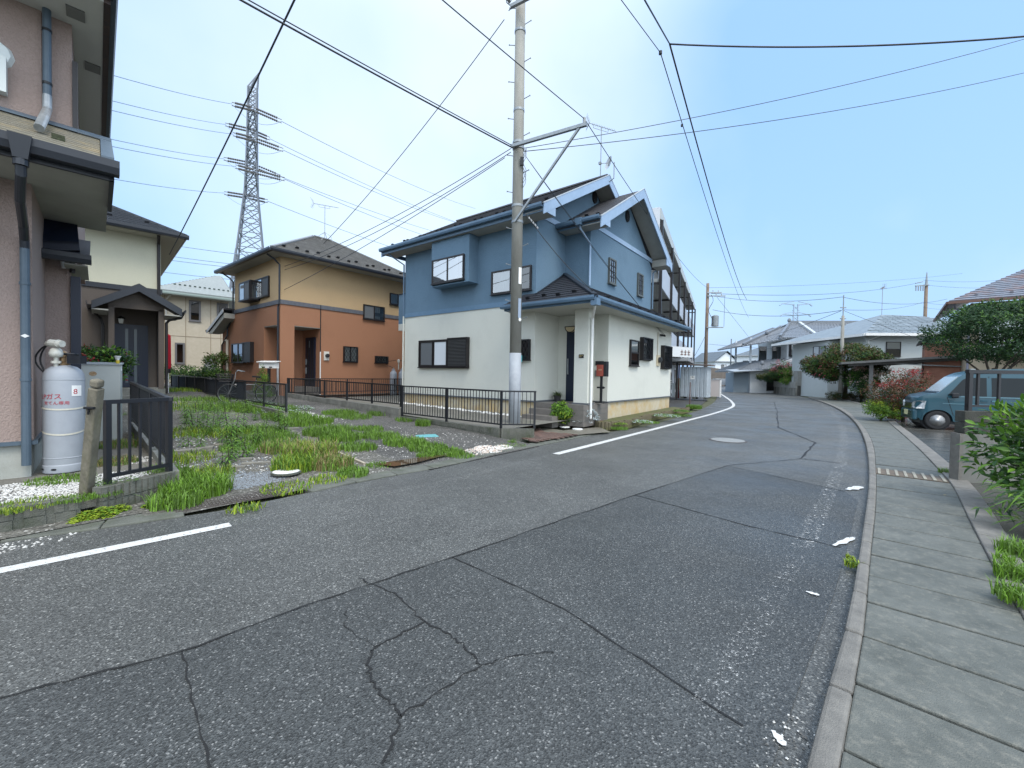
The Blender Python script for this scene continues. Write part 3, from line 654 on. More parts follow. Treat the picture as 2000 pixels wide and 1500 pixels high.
# lower roof over the porch and ground floor wing
ZE = 3.56; SLL = 0.565
def lz(dist): return ZE + SLL*dist
P1 = [(-0.78,-0.6,ZE),(2.25,-0.6,ZE),(0,1.65,lz(2.25)),(0,0,lz(0.6)),(-0.45,0,lz(0.6))]
R3 = roof_plate('porch_roof', H, P1, ROOF_DARK, 0.08)
roof_plate('porch_roof', H, [(2.25,-0.6,ZE),(2.25,7.75,ZE),(0.91,7.75,lz(1.34)),(0.91,1.66,lz(1.34)),(0,1.66,lz(2.25))], ROOF_DARK, 0.08)
courses('shingle', R3, (-0.78,-0.62,ZE),(2.27,-0.62,ZE),(0.0,1.65,lz(2.25)),(0.0,1.65,lz(2.25)), 13, ROOF_DARK, 0.018)
courses('shingle', R3, (2.27,-0.62,ZE),(2.27,7.75,ZE),(0.91,0.75,lz(1.34)),(0.91,7.75,lz(1.34)), 8, ROOF_DARK, 0.018)
b = MB(); b.beam((2.27,-0.62,ZE+0.03),(0,1.65,lz(2.25)+0.04),0.14,0.05); b.beam((0.02,0,lz(0.6)+0.03),(0.02,1.66,lz(2.25)+0.03),0.06,0.06); b.beam((-0.45,-0.03,lz(0.6)+0.02),(0.02,-0.03,lz(0.6)+0.02),0.06,0.06); b.build('flashing', GUTTER_DARK, R3)
snow_guards(R3, (-0.3,-0.6,ZE),(2.0,-0.6,ZE),(-0.2,1.65,lz(2.25)),(0.3,1.65,lz(2.25)), 0.12, 4, BLACK)
snow_guards(R3, (2.25,0.2,ZE),(2.25,7.4,ZE),(0.91,0.8,lz(1.34)),(0.91,7.4,lz(1.34)), 0.2, 9, BLACK, False)
b = MB(); b.box(-0.72,2.19,-0.545,1.62,3.42,3.45); b.box(1.62,2.19,1.62,7.7,3.42,3.45); b.build('porch_ceiling', LIGHTSOF, H)
b = MB(); b.box(-0.74,2.225,-0.575,-0.545,3.40,3.54); b.box(2.195,2.225,-0.545,7.72,3.40,3.54); b.box(-0.74,-0.71,-0.545,0,3.40,3.54); b.build('fascia', GUTTER_BLUE, H)
gutter_run('gutter', H, (-0.80,-0.585,3.47),(2.30,-0.585,3.47), GUTTER_BLUE, out=(0,-1,0))
gutter_run('gutter', H, (2.235,-0.60,3.47),(2.235,7.78,3.47), GUTTER_BLUE, out=(1,0,0))
# pipes
pipe('downpipe', H, [(-6.6,-0.55,6.2),(-6.6,-0.45,6.05),(-6.27,-0.05,5.72),(-6.27,-0.05,3.72)], 0.030, GUTTER_BLUE, [(-6.27,-0.05,4.6)])
pipe('downpipe', H, [(-6.27,-0.05,3.72),(-6.27,-0.05,0.4)], 0.030, CREAMW, [(-6.27,-0.05,2.2)])
pipe('downpipe', H, [(2.2,-0.42,3.45),(2.12,-0.30,3.34),(1.70,0.40,3.14),(1.70,0.40,0.30)], 0.034, WHITE, [(1.70,0.40,2.6),(1.70,0.40,1.2)])
pipe('downpipe', H, [(0.85,1.02,6.18),(0.85,1.12,6.02),(0.94,1.60,5.66),(0.94,1.60,4.36)], 0.032, BLUE_T)
pipe('downpipe', H, [(0.97,7.4,6.0),(0.97,7.08,5.85),(0.97,7.08,4.35)], 0.032, GUTTER_BLUE)
b = MB(); b.box(0.76,0.95,0.93,1.06,6.10,6.31); b.build('rain_hopper', GUTTER_BLUE, H)
b = MB(); b.box(2.18,2.36,-0.66,-0.46,3.32,3.50); b.build('rain_hopper', GUTTER_BLUE, H)
# windows of the left face
w = window(H, (-5.32,0,1.73), X, -Y, 2.59, 1.0, 'none', f=0.05, left='dark')
for s0, s1, sty in ((0.10,0.80,'screen'), (0.86,1.55,'white')):
    bb = MB(wallframe((-5.32,0,1.73), X, -Y)); frame_boxes(bb, s1-s0, 0.90, 0.035, 0.045, 0.075, s0, 0.05); sash = bb.build('sash', FRAME, w)
    bb = MB(wallframe((-5.32,0,1.73), X, -Y)); bb.box(s0+.035, s1-.035, 0.085, 0.915, 0.05, 0.06); bb.build('pane', SCREEN if sty == 'screen' else mat('frosted_pane', (0.58,0.62,0.66), 0.25), sash)
bb = MB(wallframe((-3.68,0,1.73), X, -Y)); frame_boxes(bb, 0.97, 1.03, 0.04, 0.0, 0.15); bb.box(0.04,0.93,0.04,0.99,0.10,0.115); bb.box(0.97,1.0,0.06,0.12,0.05,0.14); bb.box(0.97,1.0,0.9,0.96,0.05,0.14); sh = bb.build('shutter_box', FRAME, w)
SHUT = mat('shutter_grey', (0.06,0.062,0.064), 0.45)
slat = MB(wallframe((-3.68,0,1.73), X, -Y))
slat.add([(0.04,0,0.115),(0.93,0,0.115),(0.93,0.022,0.142),(0.04,0.022,0.142),(0.93,0.042,0.115),(0.04,0.042,0.115)], [(0,1,2,3),(3,2,4,5)])
sme = slat.mesh('shutter_slat', SHUT)
for k in range(19): inst('shutter_slat', sme, sh, (0,0,0.05 + k*0.049))
# bay window
BX0, BX1, BY = -4.19, -2.36, -0.45
b = MB(); b.box(BX0,BX1,BY,0.0,4.56,6.09); b.build('bay', BLUE, H)
b = MB(); b.box(BX0-0.015,BX1+0.015,BY-0.015,0.0,4.53,4.56); b.build('bay_base', BLUE_B, H)
window(H, (-4.11,BY,4.62), X, -Y, 1.56, 0.83, 'slide', left='curtain', right='half', glass=GLASS_SHINY)
w = window(H, (-1.73,0,4.085), X, -Y, 1.58, 0.735, 'slide', left='curtain', right='dark', glass=GLASS)
w = window(H, (-0.515,0,1.965), X, -Y, 0.37, 0.625, 'single', left='dark', f=0.03)
lattice(w, (-0.515,0,1.965), X, -Y, 0.37, 0.625, 0.085, 0.14, 0.006)
b = MB(wallframe((-0.49,0,1.90), X, -Y)); b.box(0,0.10,0,0.20,0.10,0.15); b.build('hanging_box', mat('turquoise_plastic', (0.10,0.50,0.55), 0.4), w)
# gable windows with glazing bars
for y0, wd, z0, hh in ((2.95,0.545,4.70,0.86),(5.515,0.52,4.69,0.87)):
    w = window(H, (0.91,y0,z0), Y, X, wd, hh, 'single', left='curtain', f=0.05, fm=mat('grey_green_frame', (0.085,0.095,0.09), 0.5), glass=GLASS_SHINY)
    bb = MB(wallframe((0.91,y0,z0), Y, X))
    for k in (1,2): xx = 0.05 + (wd-0.1)*k/3; bb.box(xx-0.012,xx+0.012,0.05,hh-0.05,0.046,0.064)
    for k in (1,2,3): zz = 0.05 + (hh-0.1)*k/4; bb.box(0.05,wd-0.05,zz-0.012,zz+0.012,0.047,0.066)
    bb.build('glazing_bar', FRAME, w)
# ground floor right face
window(H, (1.62,3.22,1.885), Y, X, 0.74, 0.88, 'hung')
for y0, y1, z0, z1 in ((4.15,5.07,2.13,2.92),(6.35,7.30,1.87,2.77)):
    w = window(H, (1.62,y0,z0), Y, X, y1-y0, z1-z0, 'single', left='dark', f=0.03, proud=0.06)
    lattice(w, (1.62,y0,z0), Y, X, y1-y0, z1-z0, 0.14, 0.15, 0.007)
    bb = MB(wallframe((1.62,y0,z0), Y, X)); bb.box(-0.01,0.0,0,z1-z0,0.02,0.155); bb.build('grille_side', FRAME, w); bb = MB(wallframe((1.62,y0,z0), Y, X)); bb.box(y1-y0,y1-y0+0.01,0,z1-z0,0.02,0.155); bb.build('grille_side', FRAME, w)
# door, porch lamp, plates
b = MB(wallframe((0.34,1.33,0.70), X, -Y)); b.box(0,0.82,0,2.30,0.0,0.05); D = b.build('door', NAVY, H)
b = MB(wallframe((0.34,1.33,0.70), X, -Y)); b.box(0.06,0.09,0.85,1.35,0.05,0.10); b.build('handle', STEEL, D)
b = MB(wallframe((0.0,1.33,3.05), X, -Y)); 
n = 14; prof = [(0.18*math.cos(math.pi*i/n), -0.17*math.sin(math.pi*i/n)) for i in range(n+1)]
b.slab([(0.52+p[0], p[1], 0.0) for p in prof], (0,0,0.16)); lp = b.build('porch_lamp', mat('lamp_glass', (0.55,0.45,0.28), 0.4), H)
b = MB(wallframe((0.0,1.33,3.05), X, -Y)); b.tube([(0.52+1.02*p[0], 1.02*p[1], 0.165) for p in prof], 0.014, 6); b.box(0.33,0.71,-0.01,0.015,0,0.18); b.build('lamp_frame', BLACK, lp)
b = MB(wallframe((1.36,0.28,2.02), X, -Y)); b.box(0,0.15,0,0.10,0,0.02); np_ = b.build('name_plate', BLACK, H)
b = MB(wallframe((1.36,0.28,2.02), X, -Y))
for q in ((0.02,0.05,0.02,0.08),(0.06,0.085,0.03,0.085),(0.10,0.13,0.05,0.08)): b.box(q[0],q[1],q[2],q[3],0.02,0.025)
b.build('engraving', mat('brass', (0.45,0.36,0.18), 0.4, metal=0.8), np_)
b = MB(wallframe((1.20,1.62,1.84), X, -Y)); b.box(0,0.28,0,0.14,0,0.02); b.build('name_plate', BLACK, H)
b = MB(wallframe((1.20,1.62,1.50), X, -Y)); b.box(0,0.15,0,0.19,0,0.03); b.build('intercom', mat('intercom_grey', (0.12,0.12,0.12), 0.4), H)
# meter and service gear
b = MB(wallframe((1.62,5.86,1.95), Y, X)); b.box(0,0.30,0,0.42,0.0,0.05); mt = b.build('electric_meter', mat('beige_board', (0.52,0.45,0.32), 0.6), H)
b = MB(wallframe((1.62,6.02,2.18), Y, X)); b.lathe([(0.0,0.05),(0.11,0.05),(0.11,0.15),(0.0,0.16)], (0.0,0.0,0.0), 14); b.build('meter_dial', mat('meter_dark', (0.03,0.035,0.04), 0.2), mt)
pipe('conduit', H, [(1.65,5.9,2.35),(1.65,5.9,3.25)], 0.014, mat('beige_conduit', (0.45,0.40,0.30), 0.6))
for k in range(3):
    b = MB(); b.tube([(1.66,6.1+k*0.12,3.16),(1.78,6.14+k*0.12,3.14)], 0.035, 8); b.build('insulator', BLACK, H)
# balcony at the left end
BA0, BA1 = -8.267, -6.25
b = MB(); b.box(BA0,BA1,1.2,4.6,3.38,3.665); b.build('balcony_base', CREAMW, H)
b = MB(); b.box(BA0,BA1,1.2,4.6,3.665,4.95); b.build('balcony_wall', BLUE, H)
b = MB(); b.box(BA0-0.03,BA1,1.17,4.63,4.95,5.0); b.build('balcony_cap', GUTTER_DARK, H)
# aerials on the ridge
yagi(H, (0.30,3.45,8.55), 1.85, (0.80,0.60,-0.30), 'tv_antenna', 1.0, legs=0)
b = MB(); b.tube([(0.62,3.45,8.35),(0.82,3.45,8.45),(0.82,3.45,9.0)], 0.018, 6); dish = b.build('satellite_dish', STEEL, H)
c = Vector((0.66,3.35,8.98)); ax = Vector((-0.55,-0.80,0.22)).normalized(); e1 = ax.cross(Zv).normalized(); e2 = e1.cross(ax).normalized()
b = MB(); vs = [c - ax*0.05]; n = 20
for r, dd in ((0.10,-0.042),(0.18,-0.015),(0.235,0.02)):
    vs += [c + ax*dd + (e1*math.cos(2*math.pi*i/n)*r*0.88 + e2*math.sin(2*math.pi*i/n)*r) for i in range(n)]
b.add(vs, [(0, 1+i, 1+(i+1)%n) for i in range(n)] + [(1+k*n+i, 1+k*n+(i+1)%n, 1+(k+1)*n+(i+1)%n, 1+(k+1)*n+i) for k in range(2) for i in range(n)])
b.build('reflector', mat('dish_grey', (0.48,0.50,0.52), 0.4), dish, smooth=True)
b = MB(); b.tube([c, c + ax*0.30 - e2*0.14], 0.012, 5); b.box(*[v for k in range(3) for v in ((c + ax*0.32 - e2*0.14)[k]-0.04, (c + ax*0.32 - e2*0.14)[k]+0.04)]); b.build('feed_arm', STEEL, dish)

# ------------------------------------------------------------------ orange house
TERRA = stucco('terracotta_stucco', (0.36,0.18,0.105), (0.30,0.145,0.085), 60, 0.9)
OCHRE = stucco('ochre_stucco', (0.50,0.36,0.21), (0.44,0.31,0.17), 60, 0.9)
BANDG = mat('slate_band', (0.09,0.095,0.115), 0.5, (0.13,0.135,0.15), 8)
ROOF_BROWN = mat('weathered_grey_roof', (0.095,0.09,0.078), 0.6, (0.06,0.055,0.048), 5, 6, 0.3, 40, c3=(0.16,0.155,0.145), n3=3, w3=0.7)
H = house('two_storey_house', 'two storey house, ochre above and terracotta below, with two open porch bays at its corner', (-9.31,16.777,0.0), -0.686)
ZB, ZS = 4.19, 6.07
wall_prism('wall', H, [(-6.86,0),(-1.64,0),(-1.64,1.62),(0,1.62),(0,6.2),(-6.86,6.2)], 0.3, ZB, TERRA)
b = MB(); b.box(-1.64,0,0,1.62,3.37,ZB); b.build('porch_lintel', TERRA, H)
b = MB(); b.box(-0.165,0,0,0.55,0.3,3.37); b.build('porch_pillar', TERRA, H)
b = MB(); b.box(-1.63,-0.01,0.01,1.61,3.345,3.368); b.build('porch_ceiling', SOFFIT, H)
b = MB(); b.box(-1.63,-0.02,0.02,1.6,0.3,0.84); b.build('porch_floor', TILE, H)
wall_prism('upper_wall', H, [(-5.13,0),(0,0),(0,6.0),(-5.13,6.0)], ZB, ZS, OCHRE)
b = MB(); b.box(-5.16,0.035,-0.035,0.0,ZB,ZB+0.17); b.box(0.0,0.035,0.0,6.0,ZB,ZB+0.17); b.build('storey_band', BANDG, H)
EX0, EX1, EY0, EY1, ZE2 = -5.70, 0.62, -0.55, 6.45, 6.20
RX = (EX0+EX1)/2; RZ = 8.02; RY0, RY1 = 2.5, 3.35
e = [(EX0,EY0,ZE2),(EX1,EY0,ZE2),(EX1,EY1,ZE2),(EX0,EY1,ZE2)]; t0 = (RX,RY0,RZ); t1 = (RX,RY1,RZ)
b = MB(); b.add([Vector(p) for p in e] + [t0, t1], [(0,1,4),(1,2,5,4),(2,3,5),(3,0,4,5),(3,2,1,0)]); RO = b.build('roof', ROOF_BROWN, H)
courses('shingle', RO, e[1], e[2], t0, t1, 24, ROOF_BROWN, 0.016); courses('shingle', RO, e[0], e[1], t0, t0, 24, ROOF_BROWN, 0.016)
b = MB(); b.beam(Vector(e[1])+Zv*0.02, Vector(t0)+Zv*0.02, 0.16, 0.05); b.beam(Vector(e[2])+Zv*0.02, Vector(t1)+Zv*0.02, 0.16, 0.05); b.beam(Vector(e[0])+Zv*0.02, Vector(t0)+Zv*0.02, 0.16, 0.05); b.beam(Vector(t0)+Zv*0.02, Vector(t1)+Zv*0.02, 0.16, 0.05); b.build('hip_cap', mat('grey_cap', (0.17,0.175,0.18), 0.4), RO)
snow_guards(RO, e[1], e[2], t0, t1, 0.10, 14, BLACK)
b = MB(); b.box(EX0+.04,EX1-.04,EY0+.04,0.0,ZS,ZS+0.02); b.box(0.0,EX1-.04,0.0,EY1-.04,ZS,ZS+0.02); b.box(EX0+.04,-5.13,0,EY1-.04,ZS,ZS+0.02); b.build('eave_soffit', SOFFIT, H)
gutter_run('gutter', H, (EX0-.06,EY0,ZE2-0.13),(EX1+.06,EY0,ZE2-0.13), GUTTER_DARK, 0.12, 0.12, (0,-1,0))
gutter_run('gutter', H, (EX1,EY0-.06,ZE2-0.13),(EX1,EY1,ZE2-0.13), GUTTER_DARK, 0.12, 0.12, (1,0,0))
# lean-to on the left
b = MB(); b.slab([(-5.13,-0.45,4.42),(-7.6,-0.45,3.52),(-7.6,4,3.52),(-5.13,4,4.42)], (0,0,-0.08)); L_ = b.build('lean_to_roof', ROOF_DARK, H)
b = MB(); b.slab([(-5.15,-0.46,4.38),(-7.62,-0.46,3.48),(-7.62,-0.46,3.34),(-5.15,-0.46,4.20)], (0,-0.03,0)); b.build('barge_board', mat('pale_grey_trim', (0.42,0.43,0.44), 0.5), L_)
b = MB(); b.slab([(-5.13,-0.44,4.18),(-7.5,-0.44,3.32),(-6.86,-0.44,3.32),(-5.13,-0.44,3.95)], (0,0.44,0)); b.build('rake_soffit', SOFFIT, L_)
gutter_run('gutter', H, (-7.6,-0.5,3.42),(-7.6,4,3.42), GUTTER_DARK, 0.11, 0.1, (-1,0,0))
yagi(H, (RX,RY0+0.55,RZ-0.1), 1.75, (0.77,0.63,-0.16), 'tv_antenna', 1.25, legs=0.42)
# pipes
pipe('downpipe', H, [(-0.0,-0.5,6.05),(0.05,-0.25,5.9),(0.06,-0.06,5.72),(0.06,-0.06,ZB-0.02),(-0.06,-0.06,ZB-0.12),(-0.06,-0.06,1.62)], 0.036, GUTTER_DARK, [(-0.06,-0.06,3.0)])
pipe('downpipe', H, [(-0.06,-0.06,1.62),(-0.06,-0.06,0.4)], 0.04, GREYPVC)
pipe('downpipe', H, [(-5.25,-0.5,6.05),(-5.2,-0.2,5.86),(-5.18,-0.06,5.70),(-5.18,-0.06,4.05),(-5.95,-0.06,3.55),(-5.95,-0.06,3.2),(-6.75,-0.06,2.75),(-6.75,-0.06,0.5)], 0.034, GUTTER_DARK)
pipe('vent_pipe', H, [(-6.05,-0.09,2.95),(-5.95,-0.07,2.98),(-5.95,-0.07,0.5)], 0.055, mat('cream_pipe', (0.50,0.47,0.40), 0.5))
pipe('conduit', H, [(0.03,1.62,4.35),(0.03,1.62,2.35)], 0.018, FRAME); pipe('conduit', H, [(0.03,1.62,2.35),(0.03,1.62,0.5)], 0.022, WHITE)
b = MB(wallframe((0,1.78,2.0), Y, X)); b.box(0,0.22,0,0.38,0,0.05); mt = b.build('electric_meter', mat('meter_board', (0.62,0.60,0.55), 0.6), H)
b = MB(wallframe((0,1.78,2.0), Y, X)); b.lathe([(0,0.05),(0.085,0.05),(0.085,0.14),(0,0.15)], (0.12,0.2,0), 12); b.build('meter_dial', mat('meter_dark2', (0.03,0.03,0.035), 0.2), mt)
# windows
w = window(H, (-3.28,-0.38,4.53), X, -Y, 1.20, 0.78, 'slide', left='curtain', right='screen', proud=0.05, glass=GLASS_SHINY)
b = MB(); b.box(-3.28,-2.08,-0.38,0.0,4.50,4.53); b.box(-3.28,-2.08,-0.38,0.0,5.31,5.35); b.build('bay_box', FRAME, w)
b = MB(); frame_boxes(b, 0.38, 0.78, 0.04, 0, 0.03) ; bb = MB(wallframe((-2.06,-0.38,4.53), Y, X)); frame_boxes(bb, 0.38, 0.78, 0.05, -0.02, 0.02); bb.build('bay_side', FRAME, w)
bb = MB(wallframe((-2.06,-0.38,4.53), Y, X)); bb.poly([(0.05,0.05,0),(0.33,0.05,0),(0.33,0.73,0),(0.05,0.73,0)]); bb.build('pane', GLASS, w)
window(H, (-2.50,0,4.62), X, -Y, 1.46, 0.82, 'slide', left='half', right='screen', glass=GLASS_SHINY)
w = window(H, (-5.30,0,1.86), X, -Y, 1.62, 0.90, 'slide', left='curtain', right='curtain', proud=0.1)
bb = MB(wallframe((-3.68,0,1.86), X, -Y)); frame_boxes(bb, 0.95, 0.90, 0.04, 0.0, 0.16); bb.box(0.04,0.91,0.04,0.86,0.10,0.12); sh = bb.build('shutter_box', FRAME, w)
for k in range(15):
    bb = MB(wallframe((-3.68,0,1.86), X, -Y)); bb.box(0.04,0.91,0.05+k*0.054,0.085+k*0.054,0.12,0.138); bb.build('shutter_slat', SHUT, sh)
for y0, y1, z0, z1 in ((2.66,3.34,1.965,2.66),(4.27,4.96,1.97,2.30)):
    w = window(H, (0,y0,z0), Y, X, y1-y0, z1-z0, 'slide', left='curtain' if z1 > 2.5 else 'dark', right='curtain' if z1 > 2.5 else 'dark', f=0.04, proud=0.06)
    lattice(w, (0,y0,z0), Y, X, y1-y0, z1-z0, 0.11, 0.15, 0.007)
window(H, (0,3.63,4.01), Y, X, 1.13, 0.67, 'slide', left='screen', right='half')
window(H, (0,5.06,4.88), Y, X, 0.95, 0.56, 'slide', left='curtain', right='dark')
b = MB(wallframe((-1.26,1.62,0.85), X, -Y)); b.box(0,0.88,0,2.15,0,0.05); D = b.build('door', NAVY, H)
b = MB(wallframe((-1.26,1.62,0.85), X, -Y))
b.box(0.10,0.14,0.55,0.82,0.05,0.10); b.box(0.10,0.14,0.95,1.2,0.05,0.10); b.box(0.36,0.40,1.7,2.0,0.05,0.06); b.build('handle', STEEL, D)
for xx in (0.26,0.50,0.74):
    b = MB(wallframe((-1.26,1.62,0.85), X, -Y)); b.box(xx-0.05,xx+0.05,0.1,2.05,0.05,0.062); b.build('door_rib', BLACK, D)

# ------------------------------------------------------------------ cream and taupe house with a gabled porch
CREAM2 = stucco('cream_stucco', (0.56,0.55,0.43), (0.50,0.49,0.38), 60, 0.9)
TAUPE = stucco('taupe_stucco', (0.115,0.098,0.085), (0.095,0.08,0.07), 60, 0.8)
LINEROOF = mat('standing_seam_grey', (0.20,0.22,0.25), 0.35, (0.16,0.18,0.21), 4, metal=0.2)
H = house('two_storey_house', 'two storey house, cream above and dark taupe below, with a dark gabled porch', (-12.311,14.663,0.0), -0.79)
wall_prism('wall', H, [(-7,-9),(0,-9),(0,0),(-7,0)], 0.4, 4.26, TAUPE)
wall_prism('upper_wall', H, [(-7,-9),(0,-9),(0,0),(-7,0)], 4.26, 6.02, CREAM2)
b = MB(); b.box(0,0.04,-9,0.04,4.10,4.26); b.build('storey_band', GUTTER_DARK, H)
e = [(0.62,-9.6,6.14),(0.62,0.62,6.14),(-7.6,0.62,6.14),(-7.6,-9.6,6.14)]; t0 = (-3.5,-5.2,8.3); t1 = (-3.5,-3.5,8.3)
b = MB(); b.add(e + [t0, t1], [(0,1,5,4),(1,2,5),(2,3,4,5),(3,0,4),(3,2,1,0)]); RO = b.build('roof', LINEROOF, H)
courses('roof_batten', RO, e[0], e[1], t0, t1, 20, LINEROOF, 0.035)
for i in range(21):
    f = i/20; p, q = lerp(e[0], t0, f), lerp(e[1], t1, f); bb = MB(); bb.beam(p + Vector((0.02,0,0.035)), q + Vector((0.02,0,0.035)), 0.03, 0.03); o = bb.build('roof_seam', GUTTER_DARK, RO)
snow_guards(RO, e[0], e[1], t0, t1, 0.13, 10, BLACK, False)
b = MB(); b.beam(Vector(e[1])+Zv*.03, Vector(t1)+Zv*.05, 0.14, 0.06); b.build('hip_cap', GUTTER_DARK, RO)
b = MB(); b.box(0,0.58,-9,0.58,6.0,6.03); b.box(-7,0,0,0.58,6.0,6.03); b.build('eave_soffit', mat('cream_soffit', (0.48,0.46,0.38), 0.8), H)
gutter_run('gutter', H, (0.62,-9.6,6.02),(0.62,0.70,6.02), GUTTER_DARK, 0.12, 0.12, (1,0,0))
b = MB(); b.box(-7.6,0.62,0.58,0.64,6.0,6.16); b.build('fascia', GUTTER_DARK, H)
pipe('downpipe', H, [(0.55,-0.1,6.0),(0.06,-0.06,5.8),(0.06,-0.06,0.6)], 0.045, FRAME)
PD = 1.4
for y0, y1 in ((-1.34,-1.205),(-0.17,-0.03)):
    b = MB(); b.box(PD-0.14,PD,y0,y1,0.85,3.42); b.build('porch_pillar', TAUPE, H)
b = MB(); b.box(0,PD,-1.36,0.0,0.45,0.86); b.build('porch_floor', CONC, H)
b = MB(); b.box(PD,PD+0.35,-1.2,-0.1,0.4,0.66); b.build('porch_step', CONC, H)
ap = (-0.65, 4.14)
b = MB(); b.slab([(PD,-1.34,3.36),(PD,-0.03,3.36),(PD,-0.03,3.55),(PD,ap[0],4.0),(PD,-1.34,3.60)], (-0.1,0,0)); b.build('porch_gable', TAUPE, H)
for s, ye in ((-1,-1.70),(1,0.40)):
    p0 = (PD+0.25,ap[0],ap[1]); p1 = (PD+0.25,ye,3.47)
    b = MB(); b.slab([p0, p1, (0,ye,3.47), (0,ap[0],ap[1])], (0,0,-0.05)); pr = b.build('porch_roof', ROOF_DARK, H)
    b = MB(); b.slab([(PD+0.25,ap[0],ap[1]-0.03),(PD+0.25,ye,3.44),(PD+0.25,ye,3.24),(PD+0.25,ap[0],ap[1]-0.25)], (0.03,0,0)); b.build('barge_board', mat('charcoal_board', (0.028,0.034,0.044), 0.5) if s < 0 else bpy.data.materials['charcoal_board'], pr)
    b = MB(); ya, yb = sorted((ye, -1.34 if s < 0 else -0.03)); b.box(0,PD+0.25,ya,yb,3.22,3.26); b.build('eave_soffit', SOFFIT, pr)
    gutter_run('gutter', pr, (0,ye,3.36),(PD+0.28,ye,3.36), GUTTER_DARK, 0.1, 0.1, (0,s,0))
pipe('downpipe', H, [(PD,0.47,3.36),(PD,0.40,3.2),(PD,0.10,3.1),(PD-0.05,0.03,3.0),(PD-0.05,0.03,0.7)], 0.04, FRAME)
pipe('downpipe', H, [(0.6,-1.75,3.36),(0.1,-1.5,3.1),(0.06,-1.45,2.9),(0.06,-1.45,0.7)], 0.04, FRAME)
b = MB(wallframe((0,-1.20,0.87), Y, X)); b.box(0,0.86,0,2.10,0,0.06); D = b.build('door', NAVY, H)
for y in (0.28,0.50):
    b = MB(wallframe((0,-1.20,0.87), Y, X)); b.box(y,y+0.075,0.15,1.95,0.06,0.07); b.build('glass_strip', mat('frosted_strip', (0.06,0.085,0.10), 0.2), D)
b = MB(wallframe((0,-1.02,3.05), Y, X)); b.lathe([(0.05,0),(0.09,0.16)], (0,0,0), 6); 
b = MB(); b.lathe([(0.055,0.0),(0.075,0.15)], (0.16,-1.02,2.98), 6); lm = b.build('porch_lamp', mat('lamp_white', (0.62,0.62,0.58), 0.4), H)
b = MB(); b.lathe([(0.13,0.15),(0.03,0.24)], (0.16,-1.02,2.98), 6); b.box(0,0.16,-1.03,-1.01,3.20,3.23); b.build('lamp_cap', BLACK, lm)

# ------------------------------------------------------------------ beige sided house behind
SIDING = mat('beige_siding', (0.47,0.41,0.315), 0.8, (0.43,0.375,0.285), 6, 4, 0.6, 14, bst=(0.15,0.15,3.0), c3=(0.52,0.46,0.36), n3=2)
TILEROOF = mat('grey_flat_tile', (0.27,0.29,0.28), 0.45, (0.20,0.22,0.21), 9)
H = house('two_storey_house', 'beige panel-sided house with pale stepped tile roof behind the terracotta house', (-19.379,28.604,0.0), -0.79)
wall_prism('wall', H, [(-8,-6),(0,-6),(0,0),(-8,0)], 0.4, 6.2, SIDING)
for y in (-5.0,-3.9,-3.4,-2.35,-1.03,-0.47):
    b = MB(); b.box(0,0.012,y,y+0.035,0.6,6.2); b.build('panel_joint', mat('joint_brown', (0.25,0.20,0.14), 0.8), H)
b = MB(); b.box(0,0.014,-6,0,3.60,3.63); b.build('panel_joint', bpy.data.materials['joint_brown'], H)
e = [(0.75,-6.6,6.28),(0.75,0.35,6.28),(-8.6,0.35,6.28),(-8.6,-6.6,6.28)]; t0 = (-3.2,-3.0,8.35); t1 = (-3.2,-0.05,8.35)
e = [(0.75,-4.0,6.28),(0.75,0.15,6.28),(-7.2,3.0,6.28),(-7.2,-4.0,6.28)]; t0 = (-3.0,0.02,8.30)
b = MB(); b.add(e + [t0], [(0,1,4),(1,2,4),(2,3,4),(3,0,4),(3,2,1,0)]); RO = b.build('roof', TILEROOF, H)
for i in range(20):
    f0, f1 = i/20, (i+1.1)/20; p, q = lerp(e[0], t0, f0), lerp(e[1], t0, f0); r, s = lerp(e[1], t0, min(1,f1)), lerp(e[0], t0, min(1,f1))
    p = p - Vector((0,0.22,0)); q = q + Vector((0,0.10,0))
    b = MB(); b.slab([p, q, r, s], (0.015,0,0.085)); b.build('tile_row', TILEROOF, RO)
for k in range(12):
    f = 5/20; p = lerp(lerp(e[0], t0, f), lerp(e[1], t0, f), (k+.5)/12); b = MB(); b.box(p.x-0.02,p.x+0.03,p.y-0.06,p.y+0.06,p.z+0.08,p.z+0.17); b.build('snow_guard', mat('dark_green_metal', (0.03,0.05,0.045), 0.5) if k == 0 else bpy.data.materials['dark_green_metal'], RO)
gutter_run('gutter', H, (0.75,-6.0,6.12),(0.75,0.2,6.12), mat('pale_green_gutter', (0.27,0.33,0.30), 0.4), 0.14, 0.14, (1,0,0))
b = MB(); b.box(0,0.75,-6,0.15,6.12,6.15); b.build('eave_soffit', SOFFIT, H)
pipe('downpipe', H, [(0.6,-3.15,6.1),(0.1,-3.3,5.85),(0.08,-3.32,5.7),(0.08,-3.32,0.5)], 0.05, mat('grey_beige_pipe', (0.40,0.385,0.34), 0.5))
BRZ = mat('grey_window_frame', (0.12,0.115,0.115), 0.5)
for y0, z0, w_, h_ in ((-2.17,4.62,0.62,1.35),(-0.68,4.6,0.62,1.4),(-2.88,1.84,0.50,1.35)):
    w = window(H, (0,y0,z0), Y, X, w_, h_, 'single', left='dark', fm=BRZ, f=0.10, proud=0.06)
b = MB(wallframe((0,-2.72,1.97), Y, X)); b.box(0,0.09,0,0.08,0.008,0.02); b.build('red_sticker', RED, w)

